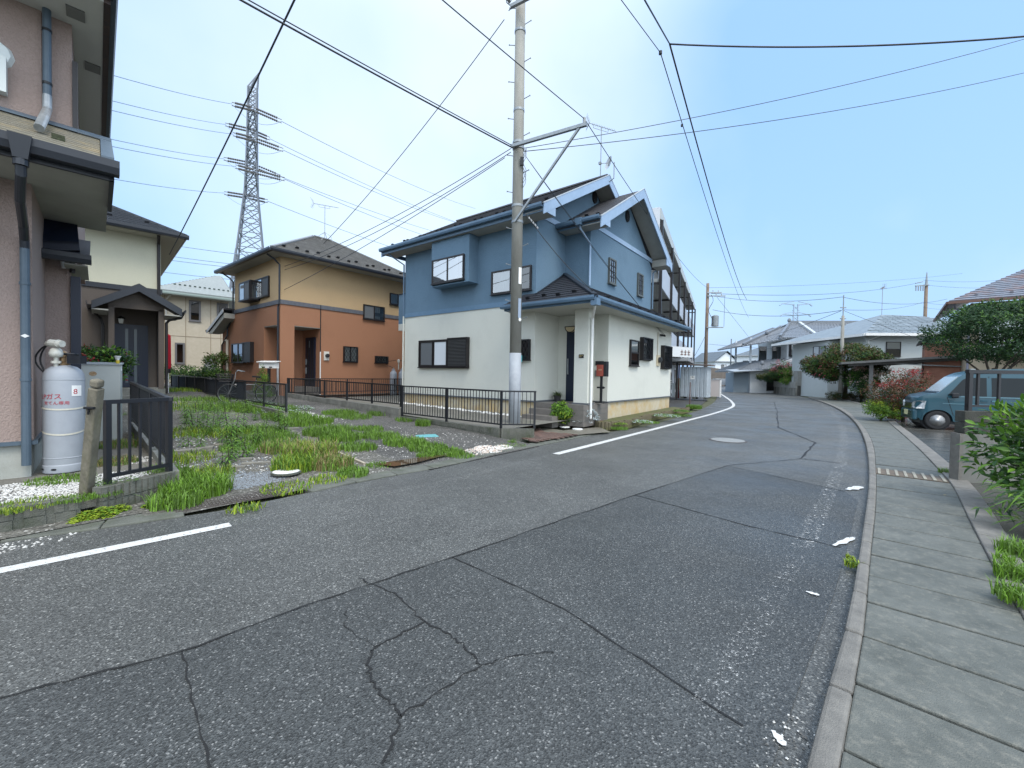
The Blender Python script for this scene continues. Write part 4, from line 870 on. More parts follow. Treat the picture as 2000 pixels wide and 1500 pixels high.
# ------------------------------------------------------------------ mauve house at the left edge
MAUVE = stucco('mauve_stucco', (0.34,0.265,0.235), (0.28,0.215,0.19), 48, 1.0)
OLDTILE = mat('mossy_tile', (0.19,0.175,0.135), 0.75, (0.14,0.13,0.10), 7, 6, 0.4, 50, c3=(0.30,0.23,0.12), n3=2.5, w3=0.8)
PIPEB = mat('blue_grey_pipe', (0.085,0.12,0.155), 0.45, (0.065,0.095,0.125), 5)
PIPEG = mat('bare_metal_pipe', (0.36,0.38,0.39), 0.35, (0.22,0.24,0.25), 9, metal=0.4)
H = house('two_storey_house', 'mauve stucco house at the left edge with a mossy lean-to tile roof and grey downpipes', (-5.603,4.892,0.0), -0.79)
wall_prism('wall', H, [(-1.7,-6),(0,-6),(0,0),(-1.7,0)], 0.63, 3.61, MAUVE)
wall_prism('wall', H, [(-8,-6),(-1.7,-6),(-1.7,0.25),(-8,0.25)], 0.63, 3.60, MAUVE)
wall_prism('upper_wall', H, [(-8,-6),(-0.3,-6),(-0.3,0.065),(-0.33,0.065),(-0.33,0.32),(-8,0.32)], 3.64, 5.80, MAUVE)
wall_prism('foundation', H, [(-8,-5.98),(-0.02,-5.98),(-0.02,-0.02),(-1.7,-0.02),(-1.7,0.23),(-8,0.23)], 0.05, 0.60, mat('bare_concrete_wall', (0.36,0.37,0.34), 0.85, (0.29,0.30,0.27), 3, 6, 0.3, 60, c3=(0.18,0.17,0.13), n3=1.5, w3=0.6))
b = MB(); b.beam((0.01,-6,0.615),(0.01,0.02,0.615),0.05,0.045); b.beam((0.02,0.01,0.615),(-1.7,0.01,0.615),0.05,0.045); b.build('drip_trim', PIPEB, H)
# lean-to roof
LX, LZ0, LX1, LZ1, LY = 1.0, 3.76, -0.3, 4.45, 0.655
b = MB(); b.slab([(LX,-6,LZ0),(LX,LY,LZ0),(LX1,LY,LZ1),(LX1,-6,LZ1)], (0,0,-0.05)); LR = b.build('lean_to_roof', GUTTER_DARK, H)
nr = 11
for i in range(nr):
    f0, f1 = i/nr + 0.010, (i+1)/nr; a0_, a1_ = lerp((LX,0,LZ0), (LX1,0,LZ1), f0), lerp((LX,0,LZ0), (LX1,0,LZ1), f1)
    b = MB(); b.slab([(a0_.x,-6,a0_.z+0.012),(a0_.x,LY-0.09,a0_.z+0.012),(a1_.x,LY-0.09,a1_.z+0.002),(a1_.x,-6,a1_.z+0.002)], (0,0,0.016)); b.build('tile_row', OLDTILE, LR)
b = MB(); b.slab([(LX+0.01,LY-0.085,LZ0+0.01),(LX+0.01,LY+0.02,LZ0+0.01),(LX1,LY+0.02,LZ1+0.01),(LX1,LY-0.085,LZ1+0.01)], (0,0,0.035)); b.build('verge_flashing', PIPEB, LR)
b = MB(); b.slab([(LX1-0.02,-6,LZ1+0.06),(LX1-0.02,LY+0.02,LZ1+0.06),(LX1+0.12,LY+0.02,LZ1-0.02),(LX1+0.12,-6,LZ1-0.02)], (0,0,0.02)); b.build('top_flashing', PIPEB, LR)
for yy, ff in ((0.19,0.30),(-0.31,0.42)):
    p = lerp((LX,yy,LZ0), (LX1,yy,LZ1), ff); b = MB(); b.box(p.x-0.05,p.x+0.04,yy,yy+0.10,p.z,p.z+0.06); b.build('moss_clump', mat('dark_moss', (0.03,0.035,0.02), 0.9, (0.05,0.06,0.03), 40, 4, 1.0, 60) if yy > 0 else bpy.data.materials['dark_moss'], LR)
gutter_run('gutter', H, (LX,-6,LZ0-0.145),(LX,LY+0.06,LZ0-0.145), GUTTER_DARK, 0.11, 0.13, (1,0,0))
b = MB(); b.box(LX-0.06,LX-0.02,-6,LY+0.02,3.56,3.70); b.box(-0.3,LX-0.02,LY-0.02,LY+0.02,3.56,3.74); b.build('fascia', GUTTER_DARK, H)
b = MB(); b.box(-1.72,LX-0.06,-6,LY-0.02,3.615,3.63); b.build('eave_soffit', SOFFIT, H)
b = MB(); b.add([(LX+0.0,-0.07,3.74),(LX+0.17,-0.07,3.74),(LX+0.17,0.09,3.74),(LX,0.09,3.74),(LX+0.03,-0.04,3.52),(LX+0.14,-0.04,3.52),(LX+0.14,0.06,3.52),(LX+0.03,0.06,3.52)], [(0,1,2,3),(7,6,5,4),(0,4,5,1),(1,5,6,2),(2,6,7,3),(3,7,4,0)]); b.lathe([(0.055,-0.06),(0.055,0.0)], (LX+0.085,0.01,3.52), 12); b.build('rain_hopper', GUTTER_DARK, H)
pipe('downpipe', H, [(LX+0.085,0.01,3.46),(LX+0.07,0.01,3.38),(LX-0.2,-0.02,3.20),(0.30,-0.04,3.06),(0.10,-0.05,2.95),(0.07,-0.05,2.85)], 0.040, GUTTER_DARK)
pipe('downpipe', H, [(0.07,-0.05,2.86),(0.07,-0.05,0.36)], 0.040, PIPEB, [(0.07,-0.05,2.45),(0.07,-0.05,1.35)])
b = MB(wallframe((0.113,-0.05,1.85), Y, X)); b.poly([(-0.035,0,0),(0,-0.022,0),(0.035,0,0),(0,0.022,0)]); b.build('reflective_mark', WHITE, H)
pipe('downpipe', H, [(-0.22,0.115,5.9),(-0.22,0.115,4.75)], 0.038, PIPEB, [(-0.22,0.115,5.55),(-0.22,0.115,4.92)], BLACK)
pipe('downpipe', H, [(-0.22,0.115,4.78),(-0.20,0.115,4.60),(0.35,0.12,4.28),(0.62,0.10,4.05)], 0.042, PIPEG)
# upper eave and the wall behind
b = MB(); b.box(-7,0.43,-6,0.60,5.80,5.83); b.build('eave_soffit', mat('pale_soffit', (0.47,0.48,0.46), 0.8), H)
b = MB(); b.box(-7,0.44,0.60,0.66,5.79,6.02); b.build('fascia', mat('rusty_dark_fascia', (0.022,0.02,0.024), 0.5, (0.05,0.03,0.022), 14), H)
b = MB(); b.slab([(0.6,-6,5.98),(0.6,0.72,5.98),(-3.5,0.72,7.7),(-3.5,-6,7.7)], (0,0,-0.06)); b.build('roof', ROOF_DARK, H)
gutter_run('gutter', H, (0.44,-6,5.86),(0.44,0.68,5.86), GUTTER_DARK, 0.11, 0.11, (1,0,0))
gutter_run('gutter', H, (-7,0.665,5.88),(0.5,0.665,5.88), PIPEB, 0.05, 0.10, (0,1,0))
for x0, y0 in ((-0.05,0.28),(-1.2,0.42)):
    b = MB(); b.box(x0-0.1,x0+0.12,y0,y0+0.16,5.785,5.80); v = b.build('soffit_vent', mat('vent_grey', (0.16,0.165,0.16), 0.6), H)
b = MB(); b.box(-0.36,-0.30,0.322,0.37,4.3,5.35); b.build('window_frame_side', FRAME, H)
b = MB(wallframe((-0.3,-0.30,4.75), Y, X)); b.lathe([(0.0,0.10),(0.13,0.06),(0.16,0.0)], (0,0.35,0), 10); b.box(-0.12,0.10,-0.1,0.30,0.0,0.12); b.build('vent_hood', mat('vent_hood_white', (0.66,0.70,0.68), 0.5), H)
# far block: small roof, dark shutter, awning, corner pipe
b = MB(); b.slab([(-1.25,-0.2,3.12),(-1.25,0.46,3.12),(-2.6,0.46,3.62),(-2.6,-0.2,3.62)], (0,0,-0.06)); br = b.build('low_roof', ROOF_DARK, H)
gutter_run('gutter', br, (-1.25,-0.2,3.0),(-1.25,0.48,3.0), GUTTER_DARK, 0.1, 0.11, (1,0,0))
b = MB(); b.box(-2.6,-1.27,0.20,0.44,2.96,2.98); b.build('low_soffit', SOFFIT, br)
b = MB(); b.box(-1.78,-1.66,0.255,0.36,1.15,2.86); b.build('shutter', NAVY, H)
b = MB(); b.slab([(-1.70,-0.02,3.79),(-1.70,0.32,3.77),(-1.36,0.35,3.32),(-1.36,-0.02,3.26)], (0,0,-0.03)); b.slab([(-1.36,-0.02,3.26),(-1.36,0.35,3.32),(-1.36,0.36,3.20),(-1.36,-0.02,3.12)], (-0.3,0,0)); b.build('awning', NAVY, H)
pipe('downpipe', H, [(-1.62,0.275,5.7),(-1.62,0.275,2.9)], 0.03, FRAME)
pipe('stay', H, [(-1.62,0.03,3.98),(-1.60,0.19,2.95)], 0.022, WHITE)

# ------------------------------------------------------------------ near concrete utility pole
POLEC = mat('pole_concrete', (0.30,0.295,0.265), 0.8, (0.22,0.215,0.19), 3, 7, 0.35, 70, c3=(0.16,0.15,0.125), n3=2.2, w3=0.7, st=(1,1,0.25))
SHEET = mat('grey_sheath', (0.33,0.355,0.385), 0.6, (0.27,0.29,0.315), 5, 6, 0.3, 90)
PB = Vector((0.08,10.916,0.1)); PT = Vector((0.052,10.93,10.85)); PT = PB + (PT - PB) * 1.12
up_ = thing('utility_pole', 'tall concrete utility pole with grey sheath and bracket arm before the blue house', 'utility pole', tuple(PB))
pd = (PT - PB); plen_ = pd.length; pdn = pd.normalized()
def pp(z): return pdn * ((z - PB.z) / pdn.z)          # point on the axis, local to the pole
b = MB(); b.tube([pp(0.0), pp(2.07)], [0.158, 0.155], 24); b.build('sheath', SHEET, up_, smooth=True)
b = MB(); b.tube([pp(2.07), pp(12.2)], [0.150, 0.122], 24); b.build('pole', POLEC, up_, smooth=True)
bolt = MB(); bolt.tube([(0.10,0,0),(0.30,0,0.0)], 0.010, 6); bolt.tube([(0.30,0,-0.0),(0.315,0,0.0)], 0.018, 6); bme = bolt.mesh('step_bolt', STEEL)
for i in range(20):
    z = 2.9 + i*0.47; o = inst('step_bolt', bme, up_, pp(z)); o.rotation_euler = (0, R(-18), R(-20 + (180 if i % 2 else 0)))
for z in (7.48, 7.34, 5.86, 5.45, 10.3, 8.3):
    b = MB(); b.tube([pp(z-0.03), pp(z+0.03)], 0.152 if z < 8 else 0.142, 20); b.build('band', STEEL, up_)
AE = Vector((1.55,9.7,7.248)) - PB
b = MB(); a0_ = pp(7.36) + Vector((-0.12,-0.16,-0.03)); ad_ = (AE - a0_).normalized(); b.beam(a0_ - ad_*0.08, AE + ad_*0.06, 0.075, 0.075); b.build('bracket_arm', STEEL, up_)
b = MB(); b.beam(pp(5.44) + Vector((-0.06,-0.17,-0.02)), AE - ad_*0.12 + Vector((0,0,-0.03)), 0.05, 0.05); b.build('brace', STEEL, up_)
b = MB(); b.tube([AE + Vector((0,0,0.03)), AE + Vector((0,0,0.16))], 0.035, 8); b.build('pin_insulator', GREYPVC, up_)
for z, hh, ww, mm in ((4.05,0.42,0.09,WHITE),(3.22,0.50,0.085,mat('blue_grey_plate',(0.27,0.33,0.42),0.5))):
    a = -0.55; c = pp(z) + Vector((math.sin(0.62)*0.153, -math.cos(0.62)*0.153, 0)); d = Vector((math.cos(0.62), math.sin(0.62), 0))
    b = MB(); b.beam(c - Zv*hh/2, c + Zv*hh/2, ww, 0.006, up=Vector((math.sin(.62),-math.cos(.62),0))); b.build('pole_plate', mm, up_)
c = pp(2.93) + Vector((math.sin(0.7)*0.158, -math.cos(0.7)*0.158, 0)); b = MB(); b.disc(c, 0.045, (math.cos(.7),math.sin(.7),0), Zv, 16); b.build('white_disc', WHITE, up_)
rc = random.Random(4)
for k in range(3):
    pts = [pp(7.3 - j*0.11) + Vector((0.155 + 0.05*math.sin(j*1.1+k), -0.08 + 0.04*math.cos(j*0.9+k*2), 0)) for j in range(10)]
    b = MB(); b.tube(pts, 0.006, 5); b.build('loose_cable', BLACK, up_)
b = MB(); c = pp(6.93); b.box(c.x+0.05,c.x+0.14,c.y-0.21,c.y-0.15,c.z-0.10,c.z+0.10); b.build('closure_box', BLACK, up_)
for z, l in ((10.78, 1.9), (10.9, -0.9)):
    b = MB(); c = pp(z); b.beam(c + Vector((-0.25,-0.18,0)), c + Vector((l*0.7,-0.18-abs(l)*0.35,0.25)), 0.08, 0.08); b.build('crossarm', STEEL, up_)
b = MB(); b.tube([pp(10.75) + Vector((-0.3,-0.1,0)) + Vector((0.07*math.sin(j), 0, 0.05*j)) for j in range(8)], 0.012, 5); b.build('jumper_loop', BLACK, up_)

# ------------------------------------------------------------------ wires
CABLE = mat('cable_sheath', (0.028,0.033,0.04), 0.5)
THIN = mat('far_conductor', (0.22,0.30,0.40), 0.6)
def wire(p, q, r, sag, label, group=None, m=None, n=18, name='overhead_cable', ext=0.0):
    p, q = Vector(p), Vector(q); p = p - (q - p) * ext; b = MB()
    b.tube([lerp(p, q, i/n) - Zv * sag * 4 * (i/n) * (1 - i/n) for i in range(n+1)], r, 6)
    return tag(b.build(name, m or CABLE, smooth=True), label, 'cable', group)
PN = Vector((-0.104,10.8,7.301)); AEW = AE + PB
CG = 'overhead cables from the near concrete pole'
wire((-4.08,6.5,7.159), PN, 0.016, 0.10, 'thick bundled cable from the near pole up to the top edge left of centre', CG, ext=1.2)
wire((-3.971,6.4,7.073), PN + Vector((0,0,0.05)), 0.010, 0.06, 'thin cable running just above the thick bundled cable left of the near pole', CG, ext=1.2)
wire((-1.029,6.0,6.77), AEW + Vector((0,0,0.14)), 0.009, 0.05, 'cable from the top edge down to the tip of the bracket arm', CG, ext=1.5)
wire(AEW + Vector((0,0,0.14)), (17.844,38.9,9.923), 0.010, 0.5, 'cable from the bracket arm tip past the blue gable to the brown far pole', CG)
wire((-3.789,7.0,7.605), (-12.529,15.3,5.664), 0.016, 0.25, 'black cable from the top edge down to the cream house eave', CG, ext=0.8)
wire((-0.357,10.9,10.586), (-7.791,17.2,6.725), 0.011, 0.25, 'long cable from the near pole top down to the ochre house roof', CG)
wire((-0.13,10.85,7.302), (-9.211,16.9,5.708), 0.009, 0.25, 'upper of two parallel service cables reaching the ochre house corner', CG)
wire((-0.129,10.85,7.211), (-9.21,16.9,5.565), 0.009, 0.32, 'lower of two parallel service cables reaching the ochre house corner', CG)
wire((-0.284,10.85,7.065), (-9.227,16.9,4.766), 0.009, 0.15, 'lowest service cable from the near pole to the ochre house wall', CG)
for k in range(2):
    wire((0.24,10.85,7.126), bl(1.78, 6.14 + k*0.24, 3.14), 0.007, 0.10 + 0.08*k, ('upper' if k == 0 else 'lower') + ' of two service wires crossing the blue gable wall to the ground floor eave', CG)
wire((0.28,10.85,5.643), bl(2.1, -0.35, 3.72), 0.011, 0.12, 'black cable from the near pole down to the porch roof corner', CG)
b = MB()
for j in range(5): c = lerp((0.28,10.85,5.643), bl(2.1,-0.35,3.72), 0.04 + j*0.03); b.tube([c, c + Vector((0.03,0,-0.05))], 0.022, 6)
tag(b.build('cable_clamp', GREYPVC), 'white strain clamp on the black cable beside the near pole', 'cable clamp')
wire((0.161,10.9,7.255), (17.31,14.5,12.105), 0.009, 0.25, 'lower of two long thin cables sweeping right from the near pole', CG, ext=0)
wire((0.159,10.9,7.333), (14.88,12.5,11.618), 0.008, 0.20, 'upper of two long thin cables sweeping right from the near pole', CG, ext=0)
J = Vector((3.21,9.0,8.551))
wire(J, (9.521,8.0,8.022), 0.016, 0.12, 'thick black cable running level to the right edge near the top', None)
wire((1.999,6.8,7.526), J, 0.014, 0.0, 'black cable from the top edge to the cable junction right of the pole', None, ext=1.5)
wire(J, (24.454,44.0,9.767), 0.018, 0.7, 'thick black cable descending steeply along the road from the junction', None)
wire((1.791,7.5,8.14), (2.952,8.8,8.215), 0.008, 0.0, 'thin cable from the top edge to the left of the cable junction', None, ext=1.5)
wire((2.952,8.8,8.215), (25.789,46.0,8.246), 0.010, 0.6, 'thin cable descending along the road beside the thick black one', None)
for p in ((2.952,8.8,8.215), (4.88,12.5,8.941)):
    b = MB(); b.lathe([(0,-0.05),(0.035,-0.03),(0.035,0.03),(0,0.05)], p, 10); tag(b.build('cable_ball', CABLE), 'small dark ball clamp on the thin cable, ' + ('upper one' if p[1] < 10 else 'lower one'), 'cable clamp')

# ------------------------------------------------------------------ other poles
def simple_pole(px_base, height, r0, r1, label, m, name='utility_pole', lean=(0,0)):
    t = thing(name, label, 'utility pole', tuple(px_base)); b = MB(); b.tube([(0,0,0),(lean[0],lean[1],height)], [r0, r1], 14); b.build('pole', m, t, smooth=True); return t
BROWNP = mat('brown_pole', (0.21,0.155,0.115), 0.8, (0.15,0.11,0.08), 4)
t = simple_pole((18.0,39.0,0.0), 10.3, 0.17, 0.13, 'brown utility pole with transformer beyond the apartment building', BROWNP)
for z, l in ((9.4,1.0),(9.1,1.3),(6.2,1.2)):
    b = MB(); b.beam((-0.1,-0.2,z),(l*1.2,-0.2,z+0.03),0.09,0.09); b.build('crossarm', STEEL, t)
for z, xx in ((9.55,0.4),(9.55,0.9),(9.25,0.7),(9.25,1.2)):
    b = MB(); b.lathe([(0.05,0),(0.03,0.08),(0.06,0.14),(0.02,0.2)], (xx,-0.2,z-0.1), 8); b.build('insulator', GREYPVC, t)
b = MB(); b.lathe([(0.02,0),(0.30,0.02),(0.30,0.95),(0.12,1.05)], (0.65,-0.25,6.3), 14); b.build('transformer', STEEL, t, smooth=False)
for k in range(3):
    b = MB(); b.tube([(0.2 + 0.2*math.sin(j*0.9+k), -0.3, 9.2 - j*0.28 - k*0.3) for j in range(9)], 0.018, 5); b.build('jumper_cable', BLACK, t)
b = MB(); b.tube([(1.5,-0.2,9.1),(1.5,-0.2,6.3)], 0.015, 5); b.build('drop_cable', BLACK, t)
t = simple_pole((23.96,30.5,0.619), 5.6, 0.15, 0.09, 'slim pale concrete pole behind the low hedge, right of the road', POLEC)
b = MB(); b.tube([(0,0,5.6),(0,0,7.1)], 0.035, 8); b.build('top_pipe', STEEL, t)
for z in (4.9,5.35,6.15):
    b = MB(); b.box(-0.19,0.19,-0.05,0.05,z,z+0.06); b.build('band', STEEL, t)
t = simple_pole((60.821,62.0,3.483), 12.2, 0.24, 0.20, 'brown utility pole with pointed top rising behind the white house roof', BROWNP)
b = MB(); b.tube([(0,0,12.2),(0.02,0,14.2)], [0.19,0.05], 10); b.build('pointed_top', STEEL, t)
b = MB(); b.beam((-1.8,-0.2,12.1),(0.2,-0.2,12.3),0.14,0.14); b.build('crossarm', STEEL, t)
for k in range(4):
    b = MB(); b.tube([(-1.7 + k*0.35,-0.2,11.4),(-1.7 + k*0.35,-0.2,12.2)], 0.07, 6); b.build('fuse', STEEL, t)
b = MB(); b.beam((-1.8,-0.2,12.5),(-0.7,-0.2,12.75),0.12,0.12); b.build('crossarm', STEEL, t)
simple_pole((30.229,58.0,0.91), 6.1, 0.10, 0.07, 'thin dark pole beside the distant white house', mat('dark_pole', (0.10,0.12,0.14), 0.6))
FG = 'distant wires strung across the road'
for i, (p, q, r, s) in enumerate([((17.847,38.8,9.856), (65.022,61.0,17.338), .012, .4), ((18.239,38.8,9.345), (59.696,61.5,16.102), .02, .8), ((18.529,38.8,9.114), (23.853,30.5,7.571), .016, .4), ((18.422,38.8,7.841), (23.849,30.5,6.608), .018, .5),
        ((23.853,30.5,7.571), (41.274,40.0,9.439), .014, .5), ((23.885,30.5,6.646), (59.47,61.0,13.103), .016, .4), ((23.813,30.5,6.57), (32.13,60.0,6.767), .016, .4), ((23.923,30.5,6.609), (35.429,33.0,3.817), .012, .1),
        ((18.768,38.8,9.024), (34.327,60.0,6.805), .014, .0), ((18.13,38.8,4.672), (50.46,60.0,6.497), .012, .5), ((18.089,38.8,6.183), (11.951,28.0,2.642), .016, .2), ((34.746,80.0,4.284), (57.059,90.0,7.139), .02, .5),
        ((59.834,61.5,16.402), (78.356,64.0,17.826), .016, .5), ((59.86,61.5,15.732), (78.411,64.0,16.587), .016, .5), ((59.957,61.5,13.198), (54.657,50.0,10.99), .014, .3), ((59.986,61.5,12.452), (54.677,50.0,10.505), .014, .3)]):
    wire(p, q, r, s, ['topmost thin wire from the brown far pole to the right', 'heavy wire from the brown far pole to the pointed pole', 'wire from the brown far pole to the slim pole top', 'lower wire from the brown far pole to the slim pole', 'wire from the slim pole top towards the tan house', 'wire from the slim pole to the pointed pole behind the white house', 'wire slanting down left from the slim pole', 'wire slanting down right from the slim pole', 'wire slanting down towards the distant white house', 'low wire behind the white tiled house', 'short wire from the brown far pole to the apartment building', 'faint low wire at the road end', 'upper wire right of the pointed pole', 'second wire right of the pointed pole', 'wire low on the pointed pole', 'lowest wire on the pointed pole'][i], FG, CABLE)

# ------------------------------------------------------------------ lattice pylons
TOWER = mat('pylon_steel', (0.16,0.18,0.21), 0.55)
def V3(t): return Vector(t)
tw = thing('lattice_pylon', 'tall steel lattice pylon rising behind the ochre house', 'pylon', (-44.0,70.0,0.0))
prof = [(0,5.2),(14,3.3),(21,2.35),(26,1.75),(31,1.15),(36,0.95),(41,0.85),(47.8,0.80)]
def hw(z):
    for (z0,a),(z1,c) in zip(prof, prof[1:]):
        if z <= z1: return a + (c-a)*(z-z0)/(z1-z0)
    return prof[-1][1]
yawT = R(28)
def tp(i, z): a = yawT + math.pi/4 + i*math.pi/2; h = hw(z)*1.1; return Vector((math.cos(a)*h + 0.075*z*0.12, math.sin(a)*h, z))
for i in range(4):
    b = MB(); zs = [p[0] for p in prof]
    for z0, z1 in zip(zs, zs[1:]): b.beam(tp(i,z0), tp(i,z1), 0.26 if z0 < 20 else 0.2)
    b.build('leg', TOWER, tw)
zs = [0,6,11,15,18.5,21.5,24,26.3,28.4,30.3,32,33.7,35.3,36.9,38.5,40.1,41.7,43.3,44.9,46.4,47.8]
for i in range(4):
    b = MB(); j = (i+1) % 4
    for z0, z1 in zip(zs, zs[1:]):
        b.beam(tp(i,z0), tp(j,z1), 0.11); b.beam(tp(j,z0), tp(i,z1), 0.11); b.beam(tp(i,z1), tp(j,z1), 0.10)
    o = b.build('bracing', TOWER, tw); o['kind'] = 'stuff'
b = MB(); pk = Vector((1.3,0.2,50.6))
for i in range(4): b.beam(tp(i,47.8), pk, 0.16)
b.build('peak', TOWER, tw)
TO = Vector((-44,70,0))
PORC = mat('insulator_brown', (0.13,0.125,0.12), 0.4)
LG = 'high voltage lines on the lattice pylon'
def string(p, q, parent):
    b = MB(); d = (q - p)
    for s in (-0.25, 0.25):
        o_ = Vector((0,0,s)); b.tube([p + o_, q + o_], 0.06, 5)
        for k in range(11): c = lerp(p, q, 0.12 + k*0.07) + o_; b.tube([c - d.normalized()*0.06, c + d.normalized()*0.06], 0.17, 7)
    b.build('insulator_string', PORC, parent)
lv = [('near', 66, (495,213), (453,203), (550,237)), ('near', 66, (496,272), (455,262), (553,293)), ('near', 66, (498,335), (460,325), (556,350)),
      ('far', 74, (487,254), (440,243), (527,271)), ('far', 74, (487,320), (437,310), (548,345)), ('far', 74, (482,384), (438,377), (523,393))]
LV = (((-40.966,66.0,42.17),(-44.315,66.0,42.899),(-36.573,66.0,40.358)),((-40.868,66.0,37.528),(-44.142,66.0,38.261),(-36.31,66.0,35.949)),((-40.689,66.0,32.557),(-43.729,66.0,33.296),(-36.046,66.0,31.449)),((-46.633,74.0,43.472),(-50.839,74.0,44.371),(-43.048,74.0,42.031)),((-46.612,74.0,37.634),(-51.093,74.0,38.444),(-41.135,74.0,35.511)),((-47.04,74.0,31.946),(-50.99,74.0,32.501),(-43.357,74.0,31.209)))
LE = (((-39.061,40.0,29.615),(57.08,190.0,42.358)),((-39.074,40.0,26.288),(57.244,190.0,35.446)),((-39.087,40.0,22.901),(57.409,190.0,28.523)),((-39.071,40.0,27.192),(57.217,190.0,36.598)),((-39.085,40.0,23.57),(57.398,190.0,28.985)),((-39.1,40.0,19.837),(57.519,190.0,23.901)))
RT = ((-26.439,105.0,49.799),(-26.373,105.0,44.254),(-26.302,105.0,38.317),(-27.134,108.0,46.124),(-27.072,108.0,40.929),(-30.542,108.0,34.62))
nm = ['topmost near', 'middle near', 'lowest near', 'topmost far', 'middle far', 'lowest far']
for i in range(6):
    tip, la, ra_ = [Vector(p) for p in LV[i]]
    b = MB(); zc = tip.z; k0 = Vector((0.3,0,0)) + TO + Vector((0,0,zc))
    for dz in (-1.2, 1.2):
        for s in (0,1,2,3): pass
        b.beam(TO + tp(3 if i < 3 else 1, zc+dz) , tip, 0.14); b.beam(TO + tp(2 if i < 3 else 0, zc+dz), tip, 0.14)
    b2 = MB(); b2.v = [tuple(Vector(v) - TO) for v in b.v]; b2.f = b.f; b2.m = b.m; b2.build('crossarm', TOWER, tw)
    string(tip - TO, la - TO, tw); string(tip - TO, ra_ - TO, tw)
    b = MB(); mid = lerp(la, ra_, 0.5) - Vector((0,0,3.2)); b.tube([lerp(lerp(la, mid, t/10), lerp(mid, ra_, t/10), t/10) - TO for t in range(11)], 0.03, 5); b.build('jumper', THIN, tw)
    wire(Vector(LE[i][0]), la, 0.04, 0.4, nm[i] + ' high voltage line left of the pylon', LG, THIN, name='power_line', ext=0.3)
    e = Vector(RT[i]); wire(ra_, ra_ + (e - ra_)*2.2, 0.045, 1.2, nm[i] + ' high voltage line right of the pylon', LG, THIN, name='power_line')
for i, (y0, y1) in enumerate([(475,497),(497,516),(505,521),(530,543)]):
    wire((Vector((-42.221,50.0,14.904)) + Vector((0,0,(500-y0)*0.061))), (Vector((-27.041,55.0,16.576)) + Vector((0,0,(500-y1-12)*0.067))), 0.04, 0.2, ['first', 'second', 'third', 'lowest'][i] + ' distant wire between the cream house and the ochre house', 'distant wires behind the houses', THIN)
ft = thing('lattice_pylon', 'small pale distant pylon above the white tiled house', 'pylon', (174.887,260.0,1.441))
PALE = mat('haze_tinted_steel', (0.30,0.38,0.48), 0.8)  # pale blue of the distance haze is mixed into the steel colour
b = MB()
for s in (-1,1):
    b.beam((s*2.2,0,0),(s*1.2,0,47),0.55,0.55)
for k in range(14): b.beam((-2.0,0,k*3.3),(2.0,0,k*3.3+3.3),0.3); b.beam((2.0,0,k*3.3),(-2.0,0,k*3.3+3.3),0.3)
o = b.build('tower_body', PALE, ft); o['kind'] = 'stuff'
for z, l in ((46.5,8.5),(40,8),(33,9.5),(26.5,11)):
    for s in (-1,1):
        b = MB(); b.beam((s*1.2,0,z),(s*l,0,z+0.6),0.5); b.beam((s*1.2,0,z+2.0),(s*l,0,z+0.6),0.4); b.beam((s*l,0,z+0.6),(s*(l+1.5),0,z-0.6),0.6); b.build('crossarm', PALE, ft)

# ------------------------------------------------------------------ fences and block walls on the left
BLOCKM = mat('weathered_block', (0.15,0.15,0.13), 0.9, (0.085,0.09,0.075), 6, 8, 0.8, 60, c3=(0.05,0.065,0.028), n3=2.5, w3=0.8)
BLOCKP = mat('plain_block', (0.24,0.235,0.21), 0.9, (0.15,0.15,0.135), 4, 8, 0.6, 70, c3=(0.10,0.105,0.08), n3=2.0, w3=0.7)
FENCE = mat('black_fence_metal', (0.012,0.013,0.017), 0.38, spec=0.5)
def fence(label, A_, B_, zA, zB, h, nposts, pitch, bw=0.014, post=0.045, drop=(0.1,0.1), group=None, rail=0.035, first_post=True, bars=True):
    """metal bar fence; zA/zB = top rail height at the ends, h = height of the panel"""
    A_, B_ = Vector((A_[0],A_[1],0)), Vector((B_[0],B_[1],0)); D_ = B_ - A_; L = D_.length; ang = math.atan2(D_.y, D_.x)
    t = thing('bar_fence', label, 'fence', (A_.x, A_.y, 0), ang, group)
    zz = lambda s: zA + (zB - zA) * s / L
    b = MB(); b.beam((-0.03,0,zA), (L+0.03,0,zB), rail*1.2, rail); b.build('top_rail', FENCE, t)
    b = MB(); b.beam((-0.02,0,zA-h), (L+0.02,0,zB-h), rail, rail*0.9); b.build('bottom_rail', FENCE, t)
    for i in range(nposts):
        s = L * i / max(1, nposts-1)
        if i == 0 and not first_post: continue
        b = MB(); dr = drop[0] + (drop[1]-drop[0]) * s / L; b.box(-post/2, post/2, -post/2, post/2, zz(s)-h-dr, zz(s)+0.005); b.build('post', FENCE, t, loc=(s,0,0))
    if bars:
        n = int(L / pitch); bm_ = MB(); bm_.box(-bw/2, bw/2, -bw/2, bw/2, -h, 0); me = bm_.mesh('bar', FENCE)
        for i in range(1, n): s = L * i / n; inst('bar', me, t, (s, 0, zz(s)))
    return t
